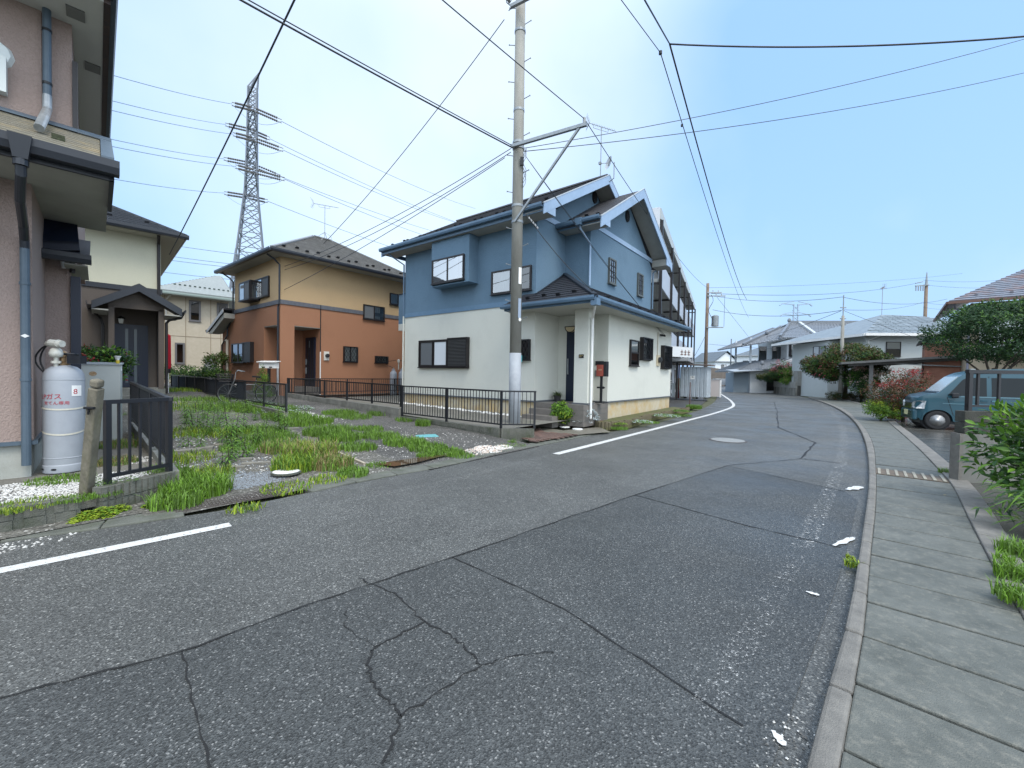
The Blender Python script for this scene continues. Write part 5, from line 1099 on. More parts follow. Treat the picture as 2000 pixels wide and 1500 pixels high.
def block_wall(label, A_, B_, z0A, z0B, zA, zB, rows, bl_=0.40, th=0.12, m=None, ribs=0, group=None, name='block_wall', cap=False):
    """wall of concrete blocks; the base follows z0, the top zA..zB"""
    m = m or BLOCKM; A_, B_ = Vector((A_[0],A_[1],0)), Vector((B_[0],B_[1],0)); D_ = B_ - A_; L = D_.length; ang = math.atan2(D_.y, D_.x)
    t = thing(name, label, 'wall', (A_.x, A_.y, 0), ang, group); rnd = random.Random(len(label))
    b = MB(); b.slab([(0.01,-th/2+0.012,min(z0A,z0B)-0.1),(L-0.01,-th/2+0.012,min(z0A,z0B)-0.1),(L-0.01,-th/2+0.012,zB-0.012),(0.01,-th/2+0.012,zA-0.012)], (0,th-0.024,0)); b.build('mortar_core', CONC2, t)
    n = max(1, round(L / bl_)); bl_ = L / n
    for r in range(rows):
        off = 0.5 if r % 2 else 0.0
        for i in range(n + (1 if off else 0)):
            s0 = max(0, (i - off) * bl_); s1 = min(L, (i + 1 - off) * bl_)
            if s1 - s0 < 0.05: continue
            s0 += 0.005; s1 -= 0.005; o = rnd.uniform(-0.003, 0.003)
            def zr(s, k): lo_ = z0A + (z0B-z0A)*s/L; hi_ = zA + (zB-zA)*s/L; rowh = (hi_-lo_)/rows; return lo_ + rowh*k
            b = MB(); za, zb_, zc, zd = zr(s0,r)+0.004, zr(s1,r)+0.004, zr(s1,r+1)-0.004, zr(s0,r+1)-0.004
            y0, y1 = -th/2 + o, th/2 + o
            if ribs:
                k = max(2, int((s1-s0)/0.40*ribs)); xs = []
                for j in range(k):
                    u0, u1 = s0 + (s1-s0)*j/k, s0 + (s1-s0)*(j+1)/k; g_ = (u1-u0)*0.16; xs.append((u0+g_, u1-g_))
                b.add([(s0,y0+0.012,za),(s1,y0+0.012,zb_),(s1,y1,zb_),(s0,y1,za),(s0,y0+0.012,zd),(s1,y0+0.012,zc),(s1,y1,zc),(s0,y1,zd)], [(0,3,2,1),(4,5,6,7),(0,1,5,4),(1,2,6,5),(2,3,7,6),(3,0,4,7)])
                for u0, u1 in xs:
                    jt = rnd.uniform(-0.003, 0.003); b.box(u0, u1, y0+jt, y0+0.013, max(za,zb_), min(zc,zd))
            else:
                b.add([(s0,y0,za),(s1,y0,zb_),(s1,y1,zb_),(s0,y1,za),(s0,y0,zd),(s1,y0,zc),(s1,y1,zc),(s0,y1,zd)], [(0,3,2,1),(4,5,6,7),(0,1,5,4),(1,2,6,5),(2,3,7,6),(3,0,4,7)])
            b.build('block', m, t)
    return t
def cxy(a, b_): p = bl(a, b_); return (p.x, p.y)
FC1, FC2 = cxy(1.18,-2.95), cxy(1.74,-2.42)
fence('long black bar fence on the low ribbed wall before the blue and white house', cxy(-2.45,-2.95), FC1, 1.135, 1.125, 0.76, 3, 0.098, drop=(0.09,0.09))
fence('short black bar fence section turning the corner beside the sheathed utility pole', FC1, FC2, 1.125, 1.125, 0.76, 2, 0.092, drop=(0.09,0.09), first_post=False)
fence('black bar fence on the plain block wall along the shared drive', cxy(-9.6,-2.95), cxy(-2.52,-2.95), 1.22, 1.15, 0.53, 6, 0.098, drop=(0.05,0.08))
fence('black bar fence between the two back gardens, running to the gas cylinders', cxy(-9.6,-2.9), cxy(-9.6,3.2), 1.21, 1.21, 0.55, 6, 0.10, drop=(0.08,0.08))
block_wall('low ribbed concrete block wall carrying the black fence beside the drive', cxy(-2.45,-2.95), FC1, 0.12, -0.02, 0.285, 0.275, 2, ribs=8)
block_wall('low ribbed block wall end turning towards the brick path by the utility pole', FC1, FC2, -0.02, -0.02, 0.275, 0.275, 2, ribs=8)
block_wall('plain grey block retaining wall along the shared drive below the black fence', cxy(-9.6,-2.95), cxy(-2.52,-2.95), 0.44, 0.10, 0.66, 0.50, 2, m=BLOCKP)
# mesh-backed boundary fence of the ochre house
M0, M1 = Vector((-5.72,10.6,0)), Vector((-16.7,20.5,0)); ML = (M1-M0).length
t = fence('long dark boundary fence of the ochre house, mostly backed with mesh sheet', M0, M1, 1.165, 1.21, 0.58, 10, 0.10, drop=(0.12,0.05), bars=False)
bm_ = MB(); bm_.box(-.007,.007,-.007,.007,-0.58,0); me = bm_.mesh('bar', FENCE)
for i in range(1, 34): inst('bar', me, t, (i*0.10, 0, 1.165 + 0.0003*i))
MESHM = mat('dark_mesh_sheet', (0.016,0.02,0.028), 0.75, (0.026,0.032,0.042), 14, 4, 0.5, 200)
for i in range(7):
    s0, s1 = 3.45 + i*1.62, 3.45 + (i+1)*1.62 - 0.03
    if s1 > ML: break
    b = MB(); b.slab([(s0,-0.03,0.60),(s1,-0.03,0.605),(s1,-0.03,1.15 + 0.003*i),(s0,-0.03,1.15 + 0.003*i)], (0,0.012,0)); b.build('mesh_sheet', MESHM, t)
block_wall('low grey kerb wall under the mesh covered boundary fence', M0, M1, 0.30, 0.55, 0.48, 0.60, 1, m=BLOCKP, th=0.10)
# walls and fence in the near left corner
W0, W1, W2, W3 = (-6.8,1.05), (-4.235,4.10), (-4.18,4.20), (-4.02,4.95)
block_wall('dark mossy two course block wall at the left edge beside the road', W0, W1, 0.0, 0.0, 0.235, 0.235, 2, ribs=3, th=0.14)
block_wall('short ribbed block wall below the L shaped black fence at left', W2, W3, 0.0, 0.02, 0.29, 0.29, 2, ribs=7, th=0.12)
fence('near black bar fence panel on the short ribbed wall, front side of the L', (-4.22,4.36), (-4.06,4.95), 1.145, 1.145, 0.78, 2, 0.098, bw=0.020, post=0.05, drop=(0.10,0.10), rail=0.042)
fence('black bar fence panel running back from the front panel of the L at left', (-4.06,4.95), (-7.55,8.3), 1.145, 1.22, 0.70, 4, 0.11, bw=0.022, post=0.05, drop=(0.12,0.08), rail=0.042, first_post=False)
block_wall('low plain kerb wall under the back panel of the L shaped fence', (-4.06,5.03), (-7.5,8.3), 0.05, 0.15, 0.27, 0.42, 1, m=BLOCKP, th=0.10)
STAKE = mat('weathered_stake', (0.21,0.19,0.145), 0.9, (0.11,0.10,0.075), 9, 8, 0.8, 70, c3=(0.10,0.105,0.04), n3=3, w3=0.8, st=(1,1,0.3))
b = MB(); b.tube([(0,0,0.0),(0.02,0.03,0.16)], [0.075,0.07], 10); 
st_ = thing('stake', 'weathered leaning concrete stake standing before the grey gas cylinder', 'stake', (-4.362,4.271,0.0))
b.build('socket', CONC2, st_)
tt = Vector((-4.016,4.05,1.388)) - Vector((-4.362,4.271,0.0))
b = MB(); b.beam((0.0,0.0,0.12), tt*0.94, 0.088, 0.088, up=(1,0,0)); b.build('shaft', STAKE, st_, bevel=0.012)
b = MB(); b.beam(tt*0.945, tt*1.0, 0.084, 0.084, up=(1,0,0)); b.build('cap', STAKE, st_, bevel=0.02)
b = MB(); b.tube([tt*0.80 + Vector((-.05,-.05,0)), tt*0.80 + Vector((.05,-.055,0.0))], 0.014, 6); b.tube([tt*0.79 + Vector((-.0,-.06,0)), tt*0.755 + Vector((.0,-.06,0.0))], 0.010, 6); b.build('wire_tie', BLACK, st_)

# ------------------------------------------------------------------ gas cylinders
CYL = mat('cylinder_grey', (0.36,0.385,0.42), 0.5, (0.31,0.335,0.37), 3, 6, 0.08, 150, c3=(0.27,0.28,0.30), n3=1.4, w3=0.5)
VALVE = mat('valve_white', (0.60,0.60,0.55), 0.5, (0.42,0.40,0.34), 20)
TR, TH = 0.183, 1.27
gc = thing('gas_cylinder', 'large grey gas cylinder with red lettering strapped beside the mauve house', 'gas cylinder', (-5.529,5.161,0.22), -0.79)
b = MB(); b.lathe([(TR-0.01,0.05),(TR,0.10),(TR,TH-0.13),(TR*0.97,TH-0.075),(TR*0.86,TH-0.025),(TR*0.62,TH+0.015),(TR*0.3,TH+0.035),(0.02,TH+0.04)], n=40); o = b.build('body', CYL, gc, smooth=True)
b = MB(); b.lathe([(TR+0.001,0.0),(TR+0.003,0.01),(TR+0.003,0.085),(TR+0.001,0.10)], n=40); b.build('foot_ring', CYL, gc, smooth=True)
for a in (-1.2,-0.45):
    b = MB(); ca, sa = math.cos(a), math.sin(a); b.disc((ca*(TR+0.006), sa*(TR+0.006), 0.05), 0.026, (-sa,ca,0), Zv, 12, ry=0.013); b.build('foot_hole', BLACK, gc)
for z in (0.18, TH-0.14):
    b = MB(); b.lathe([(TR,-0.006),(TR+0.004,-0.002),(TR+0.004,0.002),(TR,0.006)], (0,0,z), 40); b.build('weld_seam', CYL, gc)
STRAP = mat('cream_strap', (0.55,0.53,0.45), 0.6)
for z, dz in ((0.80,0.03),(0.52,0.055)):
    b = MB(); pts = []
    for j in range(25):
        a = R(-165 + j*10.5); pts.append((math.cos(a)*(TR+0.006), math.sin(a)*(TR+0.006), z - dz*math.cos(a)))
    vs = []
    for p in pts: vs += [(p[0],p[1],p[2]-0.010),(p[0],p[1],p[2]+0.010)]
    b.add(vs, [(2*i,2*i+2,2*i+3,2*i+1) for i in range(len(pts)-1)]); b.build('strap', STRAP, gc)
b = MB(); b.lathe([(0.05,0),(0.055,0.03),(0.03,0.05),(0.03,0.10),(0.045,0.11),(0.045,0.15),(0.02,0.18)], (0.01,-0.005,TH+0.03), 12); b.build('valve', mat('brass_valve', (0.30,0.20,0.11), 0.4, metal=0.7), gc)
b = MB(); b.lathe([(0.07,0),(0.075,0.012),(0.07,0.025)], (0.02,0.06,TH+0.16), 14); b.build('hand_wheel', BLACK, gc)
rg = thing('gas_regulator', 'cream gas regulator with black hoses above the grey gas cylinder', 'gas regulator', (-5.526,5.05,1.605))
rg0 = Vector((-5.526,5.05,1.605))
b = MB(); b.tube([(0,0.02,-0.16),(0,0.02,0.02)], 0.022, 10); b.tube([(0,0.02,-0.06),(0,0.02,-0.03)], 0.045, 12); b.build('stem', VALVE, rg)
b = MB(); b.lathe([(0.02,0.0),(0.055,0.01),(0.065,0.05),(0.05,0.10),(0.025,0.12)], (0,0.02,0.01), 14); b.build('chamber', VALVE, rg, smooth=True)
b = MB(); b.tube([(-0.09,0.0,0.17),(-0.04,0.0,0.185),(0.10,0.0,0.175)], [0.028,0.045,0.040], 12); b.tube([(0.05,0,0.178),(0.06,0,0.178)], 0.05, 12); b.build('changeover_valve', VALVE, rg)
for k, (x1, r_) in enumerate(((-0.22,0.14),(-0.12,0.10))):
    b = MB(); b.tube([(-0.07,0.0,0.17)] + [(x1 + (0.15-k*0.03)*math.sin(0.3+j*0.34) - 0.02, 0.0, 0.03 + 0.15*math.cos(0.2+j*0.31)) if False else (-0.10 - (0.13-0.05*k)*math.sin(j/9*math.pi), 0.01*k, 0.165 - 0.36*(j/9)) for j in range(1,10)] + [(0.06,0.0,-0.20)], 0.009, 7); b.build('hose', RUBBER, rg)
b = MB(); b.tube([(-0.16,0.04,-0.36),(-0.16,0.04,-0.24),(-0.12,0.04,-0.21),(0,0.03,-0.21)], 0.024, 10); b.build('elbow_pipe', VALVE, rg)
b = MB(); b.box(0.10,0.26,0.05,0.13,-0.06,0.04); b.build('meter_box', mat('meter_black', (0.015,0.017,0.022), 0.3), rg)
# stencilled lettering wrapped on the cylinder
REDP = mat('stencil_red', (0.42,0.012,0.03), 0.6)
def text_mesh(txt, size, extrude=0.0):
    cu = bpy.data.curves.new('lettering', 'FONT'); cu.body = txt; cu.size = size; cu.extrude = extrude; cu.align_x = 'LEFT'; cu.resolution_u = 3
    ob = bpy.data.objects.new('lettering', cu); col.objects.link(ob); dg_ = bpy.context.evaluated_depsgraph_get()
    me = bpy.data.meshes.new_from_object(ob.evaluated_get(dg_)); bpy.data.objects.remove(ob); return me
def wrap_text(txt, size, z, a_start, parent, m, rad, bold=0.0):
    me = text_mesh(txt, size)
    for v in me.vertices:
        a = a_start + v.co.x / rad; h = v.co.y; v.co = (math.cos(a)*(rad+0.0035), math.sin(a)*(rad+0.0035), z + h)
    me.materials.clear(); me.materials.append(m); o = bpy.data.objects.new('lettering', me); col.objects.link(o); o.parent = parent; return o
wrap_text('LPガス', 0.075, 0.90, R(-73), gc, REDP, TR)
wrap_text('充てん専用', 0.048, 0.832, R(-58), gc, REDP, TR)
b = MB(); vs = []
for j in range(5): a = R(22 + j*8); vs += [(math.cos(a)*(TR+.004), math.sin(a)*(TR+.004), 0.93), (math.cos(a)*(TR+.004), math.sin(a)*(TR+.004), 1.06)]
b.add(vs, [(2*i,2*i+2,2*i+3,2*i+1) for i in range(4)]); b.build('label', WHITE, gc)
wrap_text('8', 0.09, 0.955, R(26), gc, REDP, TR + 0.002)
GP = Vector((-5.78,20.375,0.42))
cm = MB(); cm.lathe([(0.15,0),(0.15,0.05),(0.165,0.07),(0.165,1.02),(0.14,1.12),(0.07,1.18),(0.03,1.19)], n=20); cme = cm.mesh('body', CYL, True)
ring = MB(); ring.lathe([(0.08,1.15),(0.085,1.16),(0.085,1.24),(0.08,1.25)], n=16); rme = ring.mesh('collar', CYL)
valv = MB(); valv.lathe([(0.03,1.18),(0.03,1.26),(0.045,1.27),(0.045,1.31),(0.02,1.33)], n=8); vme = valv.mesh('valve', STEEL)
for k in range(2):
    t = thing('gas_cylinder', ['left one of the pair of pale grey gas cylinders against the terracotta wall', 'right one of the pair of pale grey gas cylinders against the terracotta wall'][k], 'gas cylinder', GP + Vector((0.40*k*0.86, 0.40*k*0.5 + 0.06*k, 0)), 0, 'gas cylinders at the terracotta wall')
    inst('body', cme, t); inst('collar', rme, t); inst('valve', vme, t)
    for s in (1,):
        b = MB(); b.tube([(0,0,1.32),(0.05-0.36*(1-k)+0.0*k,0,1.45),(-0.34*(1-k)+0.30*k,0,1.62),(0.12*(1-k)-0.12*k,0,1.70)], 0.012, 6); b.build('hose', RUBBER, t)
t = thing('gas_regulator', 'white gas regulator above the pair of pale grey gas cylinders', 'gas regulator', GP + Vector((0.2,0.16,1.3)))
b = MB(); b.tube([(0,0,-0.05),(0,0,0.42)], 0.025, 8); b.build('stem', VALVE, t)
b = MB(); b.lathe([(0.02,0.28),(0.06,0.30),(0.06,0.40),(0.03,0.45)], n=10); b.build('chamber', VALVE, t)

# ------------------------------------------------------------------ small things on the left
ub = thing('utility_cabinet', 'pale grey steel cabinet with a rust spot behind the L shaped fence', 'cabinet', (-7.052,7.2,0.25), 0.62)
b = MB(); b.box(-0.24,0.24,-0.10,0.10,0.0,1.30); b.build('body', mat('cabinet_grey', (0.50,0.53,0.51), 0.55, (0.45,0.48,0.46), 3), ub)
b = MB(); b.slab([(-0.26,-0.12,1.30),(0.26,-0.12,1.30),(0.26,0.12,1.33),(-0.26,0.12,1.33)], (0,0,0.02)); b.build('lid', mat('lid_grey', (0.30,0.33,0.35), 0.5), ub)
b = MB(); b.disc((-0.10,-0.103,1.15), 0.05, X, Zv, 10, ry=0.04); b.build('rust_spot', mat('rust', (0.33,0.19,0.09), 0.8, (0.45,0.36,0.24), 30), ub)
bt = thing('windmill_bottle', 'white plastic bottle mounted upside down on a thin stick beside the dark door', 'bottle', (-6.882,7.3,1.269))
b = MB(); b.tube([(0,0,-0.9),(0,0,0.20)], 0.008, 6); b.build('stick', STEEL, bt)
b = MB(); b.lathe([(0.02,0.17),(0.055,0.19),(0.05,0.26),(0.022,0.31),(0.022,0.37),(0.03,0.40),(0.052,0.44),(0.03,0.445)], (0,0,0), 12); b.build('bottle_body', WHITE, bt)
b = MB(); b.lathe([(0.024,0.31),(0.026,0.33),(0.026,0.36),(0.024,0.37)], n=10); b.build('yellow_ring', mat('yellow_ring', (0.6,0.45,0.05), 0.5), bt)
fl = thing('banner_pole', 'white pole with a rolled red banner beside the taupe porch', 'banner', (-12.622,15.342,0.5))
fd = 15.342
b = MB(); b.tube([(0,0,0),(0.0,0,0.085*fd)], 0.028, 8); b.build('pole', WHITE, fl)
b = MB(); b.tube([(0.02,0,0.065*fd),(0.03,0,0.07*fd),(0.02,0,0.145*fd),(0.01,0,0.148*fd)], [0.05,0.075,0.07,0.02], 9); b.build('banner', RED, fl)
b = MB(); b.tube([(0.015,0,0.056*fd),(0.02,0,0.066*fd)], 0.07, 9); b.build('dark_hem', BLACK, fl)
mb_ = thing('mailbox', 'white double mailbox on a post at the corner of the terracotta porch', 'mailbox', (-9.433,16.232,0.42), -0.686 + 0.5)
b = MB(); b.slab([(-0.36,-0.10,1.18),(0.36,-0.10,1.18),(0.36,0.10,1.18),(-0.36,0.10,1.18)], (0,0,0.22)); b.build('body', WHITE, mb_)
b = MB(); b.slab([(-0.42,-0.16,1.40),(0.42,-0.16,1.40),(0.42,0.12,1.44),(-0.42,0.12,1.44)], (0,0,0.03)); b.build('lid', WHITE, mb_)
for x in (-0.16,0.16):
    b = MB(); b.box(x-0.07,x+0.07,-0.108,-0.10,1.20,1.24); b.build('slot', BLACK, mb_)
b = MB(); b.box(-0.04,0.04,-0.04,0.04,0,1.18); b.build('post', FRAME, mb_)
# bicycle behind the boundary fence
bk = thing('bicycle', 'dark bicycle with a front basket behind the boundary fence of the ochre house', 'bicycle', (-8.589,13.6,0.42), R(205))
def circ(c, r, n=24): return [(c[0] + r*math.cos(2*math.pi*i/n), c[1], c[2] + r*math.sin(2*math.pi*i/n)) for i in range(n+1)]
for x in (-0.52,0.52):
    b = MB(); b.tube(circ((x,0,0.33),0.31), 0.017, 6, caps=False)
    w = b.build('wheel', RUBBER, bk)
    b = MB(); b.tube(circ((x,0,0.33),0.29), 0.008, 5, caps=False)
    for k in range(12): a = k*math.pi/6; b.tube([(x,0,0.33),(x+0.29*math.cos(a),0,0.33+0.29*math.sin(a))], 0.002, 3)
    o = b.build('rim', STEEL, w); o['kind'] = 'stuff'
b = MB()
for p, q in [((-0.52,0,.33),(-0.1,0,.30)),((-0.1,0,.30),(0.36,0,.62)),((-0.1,0,.30),(-0.24,0,.78)),((-0.52,0,.33),(-0.2,0,.66)),((0.52,0,.33),(0.36,0,.78)),((0.36,0,.62),(-0.2,0,.62))]: b.tube([p, q], 0.016, 7)
b.build('frame', mat('bike_silver', (0.25,0.26,0.27), 0.3, metal=0.6), bk)
b = MB(); b.tube([(0.36,0,.78),(0.33,0,1.02),(0.28,-0.12,1.08),(0.12,-0.26,1.04)], 0.012, 6); b.tube([(0.33,0,1.02),(0.28,0.12,1.08),(0.12,0.26,1.04)], 0.012, 6); b.build('handlebar', STEEL, bk)
b = MB(); b.slab([(-0.36,-0.1,0.84),(-0.36,0.1,0.84),(-0.12,0.03,0.86),(-0.12,-0.03,0.86)], (0,0,0.05)); b.tube([(-0.24,0,.78),(-0.25,0,.85)], 0.014, 6); b.build('saddle', RUBBER, bk)
b = MB()
for k in range(9):
    x = 0.44 + k*0.04; b.tube([(x,-0.17,0.72),(x,-0.2,0.95)], 0.004, 4); b.tube([(x,0.17,0.72),(x,0.2,0.95)], 0.004, 4)
for k in range(8):
    y = -0.17 + k*0.048; b.tube([(0.44,y,0.72),(0.40,y*1.15,0.95)], 0.004, 4); b.tube([(0.76,y,0.72),(0.82,y*1.15,0.95)], 0.004, 4); b.tube([(0.44,y,.72),(0.76,y,.72)], 0.004, 4)
for z, e in ((0.72,0),(0.8,0.01),(0.88,0.02),(0.95,0.03)): b.tube([(0.44-e,-0.17-e,z),(0.76+e*2,-0.17-e,z),(0.76+e*2,0.17+e,z),(0.44-e,0.17+e,z),(0.44-e,-0.17-e,z)], 0.005, 4)
o = b.build('basket', FRAME, bk); o['kind'] = 'stuff'
b = MB(); b.box(-0.9,-0.4,-0.08,0.08,0.60,0.62); b.tube([(-0.72,0,.60),(-0.55,0,.36)], 0.008, 5); b.build('carrier', STEEL, bk)

# covers and odds and ends on the lot
def cover(label, c, r, z, m, ring=None, name='manhole_cover', ry=None):
    t = thing(name, label, 'manhole cover', (c[0], c[1], z)); b = MB(); b.lathe([(r,-0.02),(r,0.006),(r*0.9,0.008)], n=32); b.build('lid', m, t)
    if ring: b = MB(); b.lathe([(r*1.13,-0.02),(r*1.13,0.004),(r*1.01,0.005),(r*1.01,-0.02)], n=32); b.build('ring', ring, t)
    return t
MH = mat('road_manhole', (0.30,0.30,0.28), 0.5, (0.16,0.16,0.15), 40, 3, 0.5, 60)
cover('round grey manhole cover in the middle of the road', (5.276,10.155,0.0), 0.37, 0.004, MH, IRON)
cover('round white plastic lid in the weeds near the drain grate', (-3.16,5.867,0.07), 0.17, 0.085, WHITE, CONC2, 'manhole_cover')
cover('small round grey lid in the drive below the fence corner', (-1.427,7.914,0.05), 0.12, 0.055, CONC2, IRON, 'manhole_cover')
tq = thing('meter_cover', 'turquoise square cover plate lying in the drive', 'cover plate', (-1.902,9.379,0.09), 0.4)
b = MB(); b.box(-0.24,0.24,-0.16,0.16,-0.01,0.02); b.build('plate', mat('turquoise_cover', (0.12,0.36,0.38), 0.5), tq, bevel=0.01)
for nm_, p, q, w_, h_, lb in [('timber_strip', (-3.741,8.017,0.12), (-2.301,6.561,0.06), 0.045, 0.035, 'pale timber strip lying between the weeds and the drive'),
                          ('timber_offcut', (-2.911,6.361,0.1), (-2.755,6.743,0.08), 0.10, 0.03, 'short weathered board in the weeds beside the pale timber strip')]:
    o = MB(); o.beam(p, q, w_, h_); tag(o.build(nm_, mat('bleached_timber', (0.42,0.37,0.29), 0.8, (0.30,0.26,0.2), 14) if 'strip' in nm_ else bpy.data.materials['bleached_timber']), lb, 'timber')

# ------------------------------------------------------------------ apartment building
APW = mat('apartment_white', (0.56,0.58,0.60), 0.7, (0.50,0.52,0.55), 3)
APS = mat('apartment_soffit', (0.30,0.31,0.30), 0.8, (0.25,0.26,0.25), 2)
PANELB = mat('balcony_panel', (0.40,0.44,0.50), 0.5, (0.36,0.40,0.46), 2)
t = thing('apartment_building', 'three storey apartment block with open balconies beyond the blue and white house', 'building', (10.838,27.785,0.0), -0.463)
b = MB(); b.box(-9,-1.5,-9,19,0.0,9.0); b.build('wall', APW, t)
b = MB(); b.box(-9.3,0.05,-9.2,19.4,8.85,9.35); b.build('roof_slab', mat('apartment_roof_edge', (0.42,0.46,0.47), 0.6, (0.37,0.41,0.42), 3), t)
b = MB(); b.box(-1.5,0.0,-9.1,19.3,8.83,8.848); b.build('roof_soffit', APS, t)
b = MB(); b.box(-9,0.0,-9.25,-9.2,8.2,9.38); b.build('parapet', APW, t)
for k, z in enumerate((3.25, 6.15)):
    b = MB(); b.box(-1.5,-0.02,-9,19,z-0.16,z); b.build('balcony_slab', APS, t)
    for i in range(6):
        y0 = -9 + i*4.67; b = MB(); b.box(-0.06,0.0,y0+0.08,y0+4.59,z-0.22,z+0.98); b.build('balcony_panel', PANELB, t)
for i in range(7):
    y = -9 + i*4.67; y = min(y, 18.95); b = MB(); b.box(0.0,0.13,y-0.065,y+0.065,0,8.84); b.build('post', FRAME, t)
    for z in (3.02, 5.92, 8.5):
        b = MB(); b.beam((-0.9,y,z),(0.05,y,z),0.09,0.09); b.build('drain_arm', FRAME, t)
for k, z in enumerate((0.3, 3.3, 6.2)):
    for i in range(6):
        y0 = -8 + i*4.67; window(t, (-1.5,y0,z+0.1), Y, X, 1.7, 2.0 if k else 1.9, 'slide', left='curtain', right='dark', proud=0.05)
b = MB(); b.box(-1.5,0.9,-2.0,3.5,2.55,2.75); b.build('entrance_canopy', mat('canopy_grey', (0.30,0.31,0.32), 0.5), t)
b = MB(wallframe((0.2,-2.4,2.78), (0.55,0.83,0), (0.83,-0.55,0))); b.box(-1.2,1.5,0,0.62,0,0.08); sg = b.build('sign_panel', mat('sign_white', (0.60,0.62,0.63), 0.5), t)
for k in range(3):
    b = MB(wallframe((0.2,-2.4,2.78), (0.55,0.83,0), (0.83,-0.55,0)))
    x0 = 0.35 + k*0.32; b.box(x0,x0+0.22,0.14,0.18,0.08,0.10); b.box(x0,x0+0.22,0.30,0.34,0.08,0.10); b.box(x0+0.09,x0+0.13,0.12,0.44,0.081,0.101); b.build('sign_character', mat('sign_brown', (0.14,0.07,0.05), 0.6) if k == 0 else bpy.data.materials['sign_brown'], sg)
yagi(t, (-4,17.5,9.3), 2.6, (0.2,1,0), 'tv_antenna', 1.4, legs=0)
# apron of asphalt in front of it
b = MB(); b.poly([(*q, 0.012) for q in [(3.2,12.3),(5.1,14.7),(6.9,17.3),(9.9,22.0),(16.4,34.4),(23.4,50.5),(18,50),(8,22),(4.5,15)]]); tag(b.build('apron', mat('dark_apron', (0.06,0.06,0.058), 0.6, (0.045,0.045,0.044), 2, 6, 0.4, 60)), kind='structure')

# metal shed and clutter beside it
SHEDM = mat('pale_blue_steel', (0.40,0.45,0.49), 0.45, (0.34,0.385,0.42), 2.5, 6, c3=(0.28,0.27,0.25), n3=3, w3=0.4)
sh = thing('metal_shed', 'pale blue-grey ribbed metal shed under a flat rusty roof by the road', 'shed', (11.35,28.3,0.1), math.atan2(-1.0,1.4))
b = MB(); b.box(0,1.72,0.03,1.0,0.14,2.14); b.build('body', SHEDM, sh)
for k in range(7):
    x0 = 0.02 + k*0.243; b = MB(); b.slab([(x0,0.03,0.15),(x0+0.035,0.0,0.15),(x0+0.20,0.0,0.15),(x0+0.232,0.03,0.15)], (0,0,1.97)); b.build('door_panel', SHEDM, sh)
for k in range(3):
    b = MB(); b.slab([(1.72,0.08+k*0.32,0.15),(1.75,0.10+k*0.32,0.15),(1.75,0.32+k*0.32,0.15),(1.72,0.34+k*0.32,0.15)], (0,0,1.97)); b.build('side_panel', SHEDM, sh)
b = MB(); b.box(0.66,0.94,-0.012,0.0,1.32,1.55); np2 = b.build('notice', WHITE, sh)
b = MB(); b.slab([(0.73,-0.016,1.48),(0.80,-0.016,1.50),(0.88,-0.016,1.47),(0.85,-0.016,1.45),(0.80,-0.016,1.43),(0.78,-0.016,1.46)], (0,-0.003,0)); b.build('emblem', BLACK, np2)
for x in (0.05,0.8,1.5):
    b = MB(); b.box(x,x+0.2,0.05,0.9,0.0,0.14); b.build('base_block', CONC2, sh)
b = MB(); b.slab([(-2.2,-0.25,2.36),(1.95,-0.25,2.22),(1.95,1.2,2.22),(-2.2,1.2,2.36)], (0,0,0.07)); b.build('flat_roof', mat('rusty_sheet', (0.20,0.15,0.13), 0.6, (0.13,0.10,0.09), 6), sh)
for x in (-2.0,-0.15):
    b = MB(); b.box(x-0.04,x+0.04,0.3,0.38,0,2.3); b.build('roof_post', mat('red_brown_post', (0.17,0.03,0.03), 0.6) if x < -1 else bpy.data.materials['red_brown_post'], sh)
SD = Vector((0.814,-0.581,0))
def by_shed(a, c, z=0.1): return Vector((11.35,28.3,z)) + SD*a + Vector((0.581,0.814,0))*c
WP = mat('white_plastic', (0.66,0.67,0.64), 0.5)
for k in range(3):
    cr = thing('storage_crate', ['white open crate on the left of the row beside the metal shed', 'white open crate in the middle of the row beside the metal shed', 'white open crate nearest the metal shed'][k], 'crate', by_shed(-1.75 + k*0.5, 0.1, 1.02), math.atan2(-1,1.4), 'white crates beside the metal shed')
    b = MB(); frame_boxes(b, 0.42, 0.32, 0.04, -0.02, 0.02)
    b = MB()
    for (x0,x1,y0,y1) in ((-.21,.21,-.15,-.13),(-.21,.21,.13,.15),(-.21,-.19,-.13,.13),(.19,.21,-.13,.13)):
        for z0, z1 in ((0,0.07),(0.12,0.18),(0.25,0.32)): b.box(x0,x1,y0,y1,z0,z1)
    b.build('side', WP, cr)
wb = thing('wooden_box', 'stained slatted wooden box under the white crates beside the shed', 'box', by_shed(-1.6, 0.0, 0.1), math.atan2(-1,1.4))
for k in range(5):
    b = MB(); b.box(-0.5,0.5,-0.25,-0.22,0.12+k*0.165,0.26+k*0.165); b.build('slat', mat('old_board', (0.36,0.31,0.23), 0.8, (0.24,0.21,0.16), 8) if k == 0 else bpy.data.materials['old_board'], wb)
b = MB(); b.box(-0.5,0.5,-0.22,0.25,0.12,0.92); b.build('core', bpy.data.materials['old_board'], wb)
for k in range(3):
    b = MB(); b.box(0,0.20,-0.02,0.02,0.1,1.05); o = b.build('picket', mat('picket_blue_white', (0.52,0.58,0.60), 0.5) if k == 0 else bpy.data.materials['picket_blue_white'])
    o.location = by_shed(-0.98 + k*0.26, -0.2, 0.1); o.rotation_euler = (0,0,math.atan2(-1,1.4)); tag(o, ['leftmost pale board leaning beside the metal shed', 'middle pale board leaning beside the metal shed', 'pale board leaning right against the metal shed'][k], 'board', 'pale boards leaning beside the metal shed')
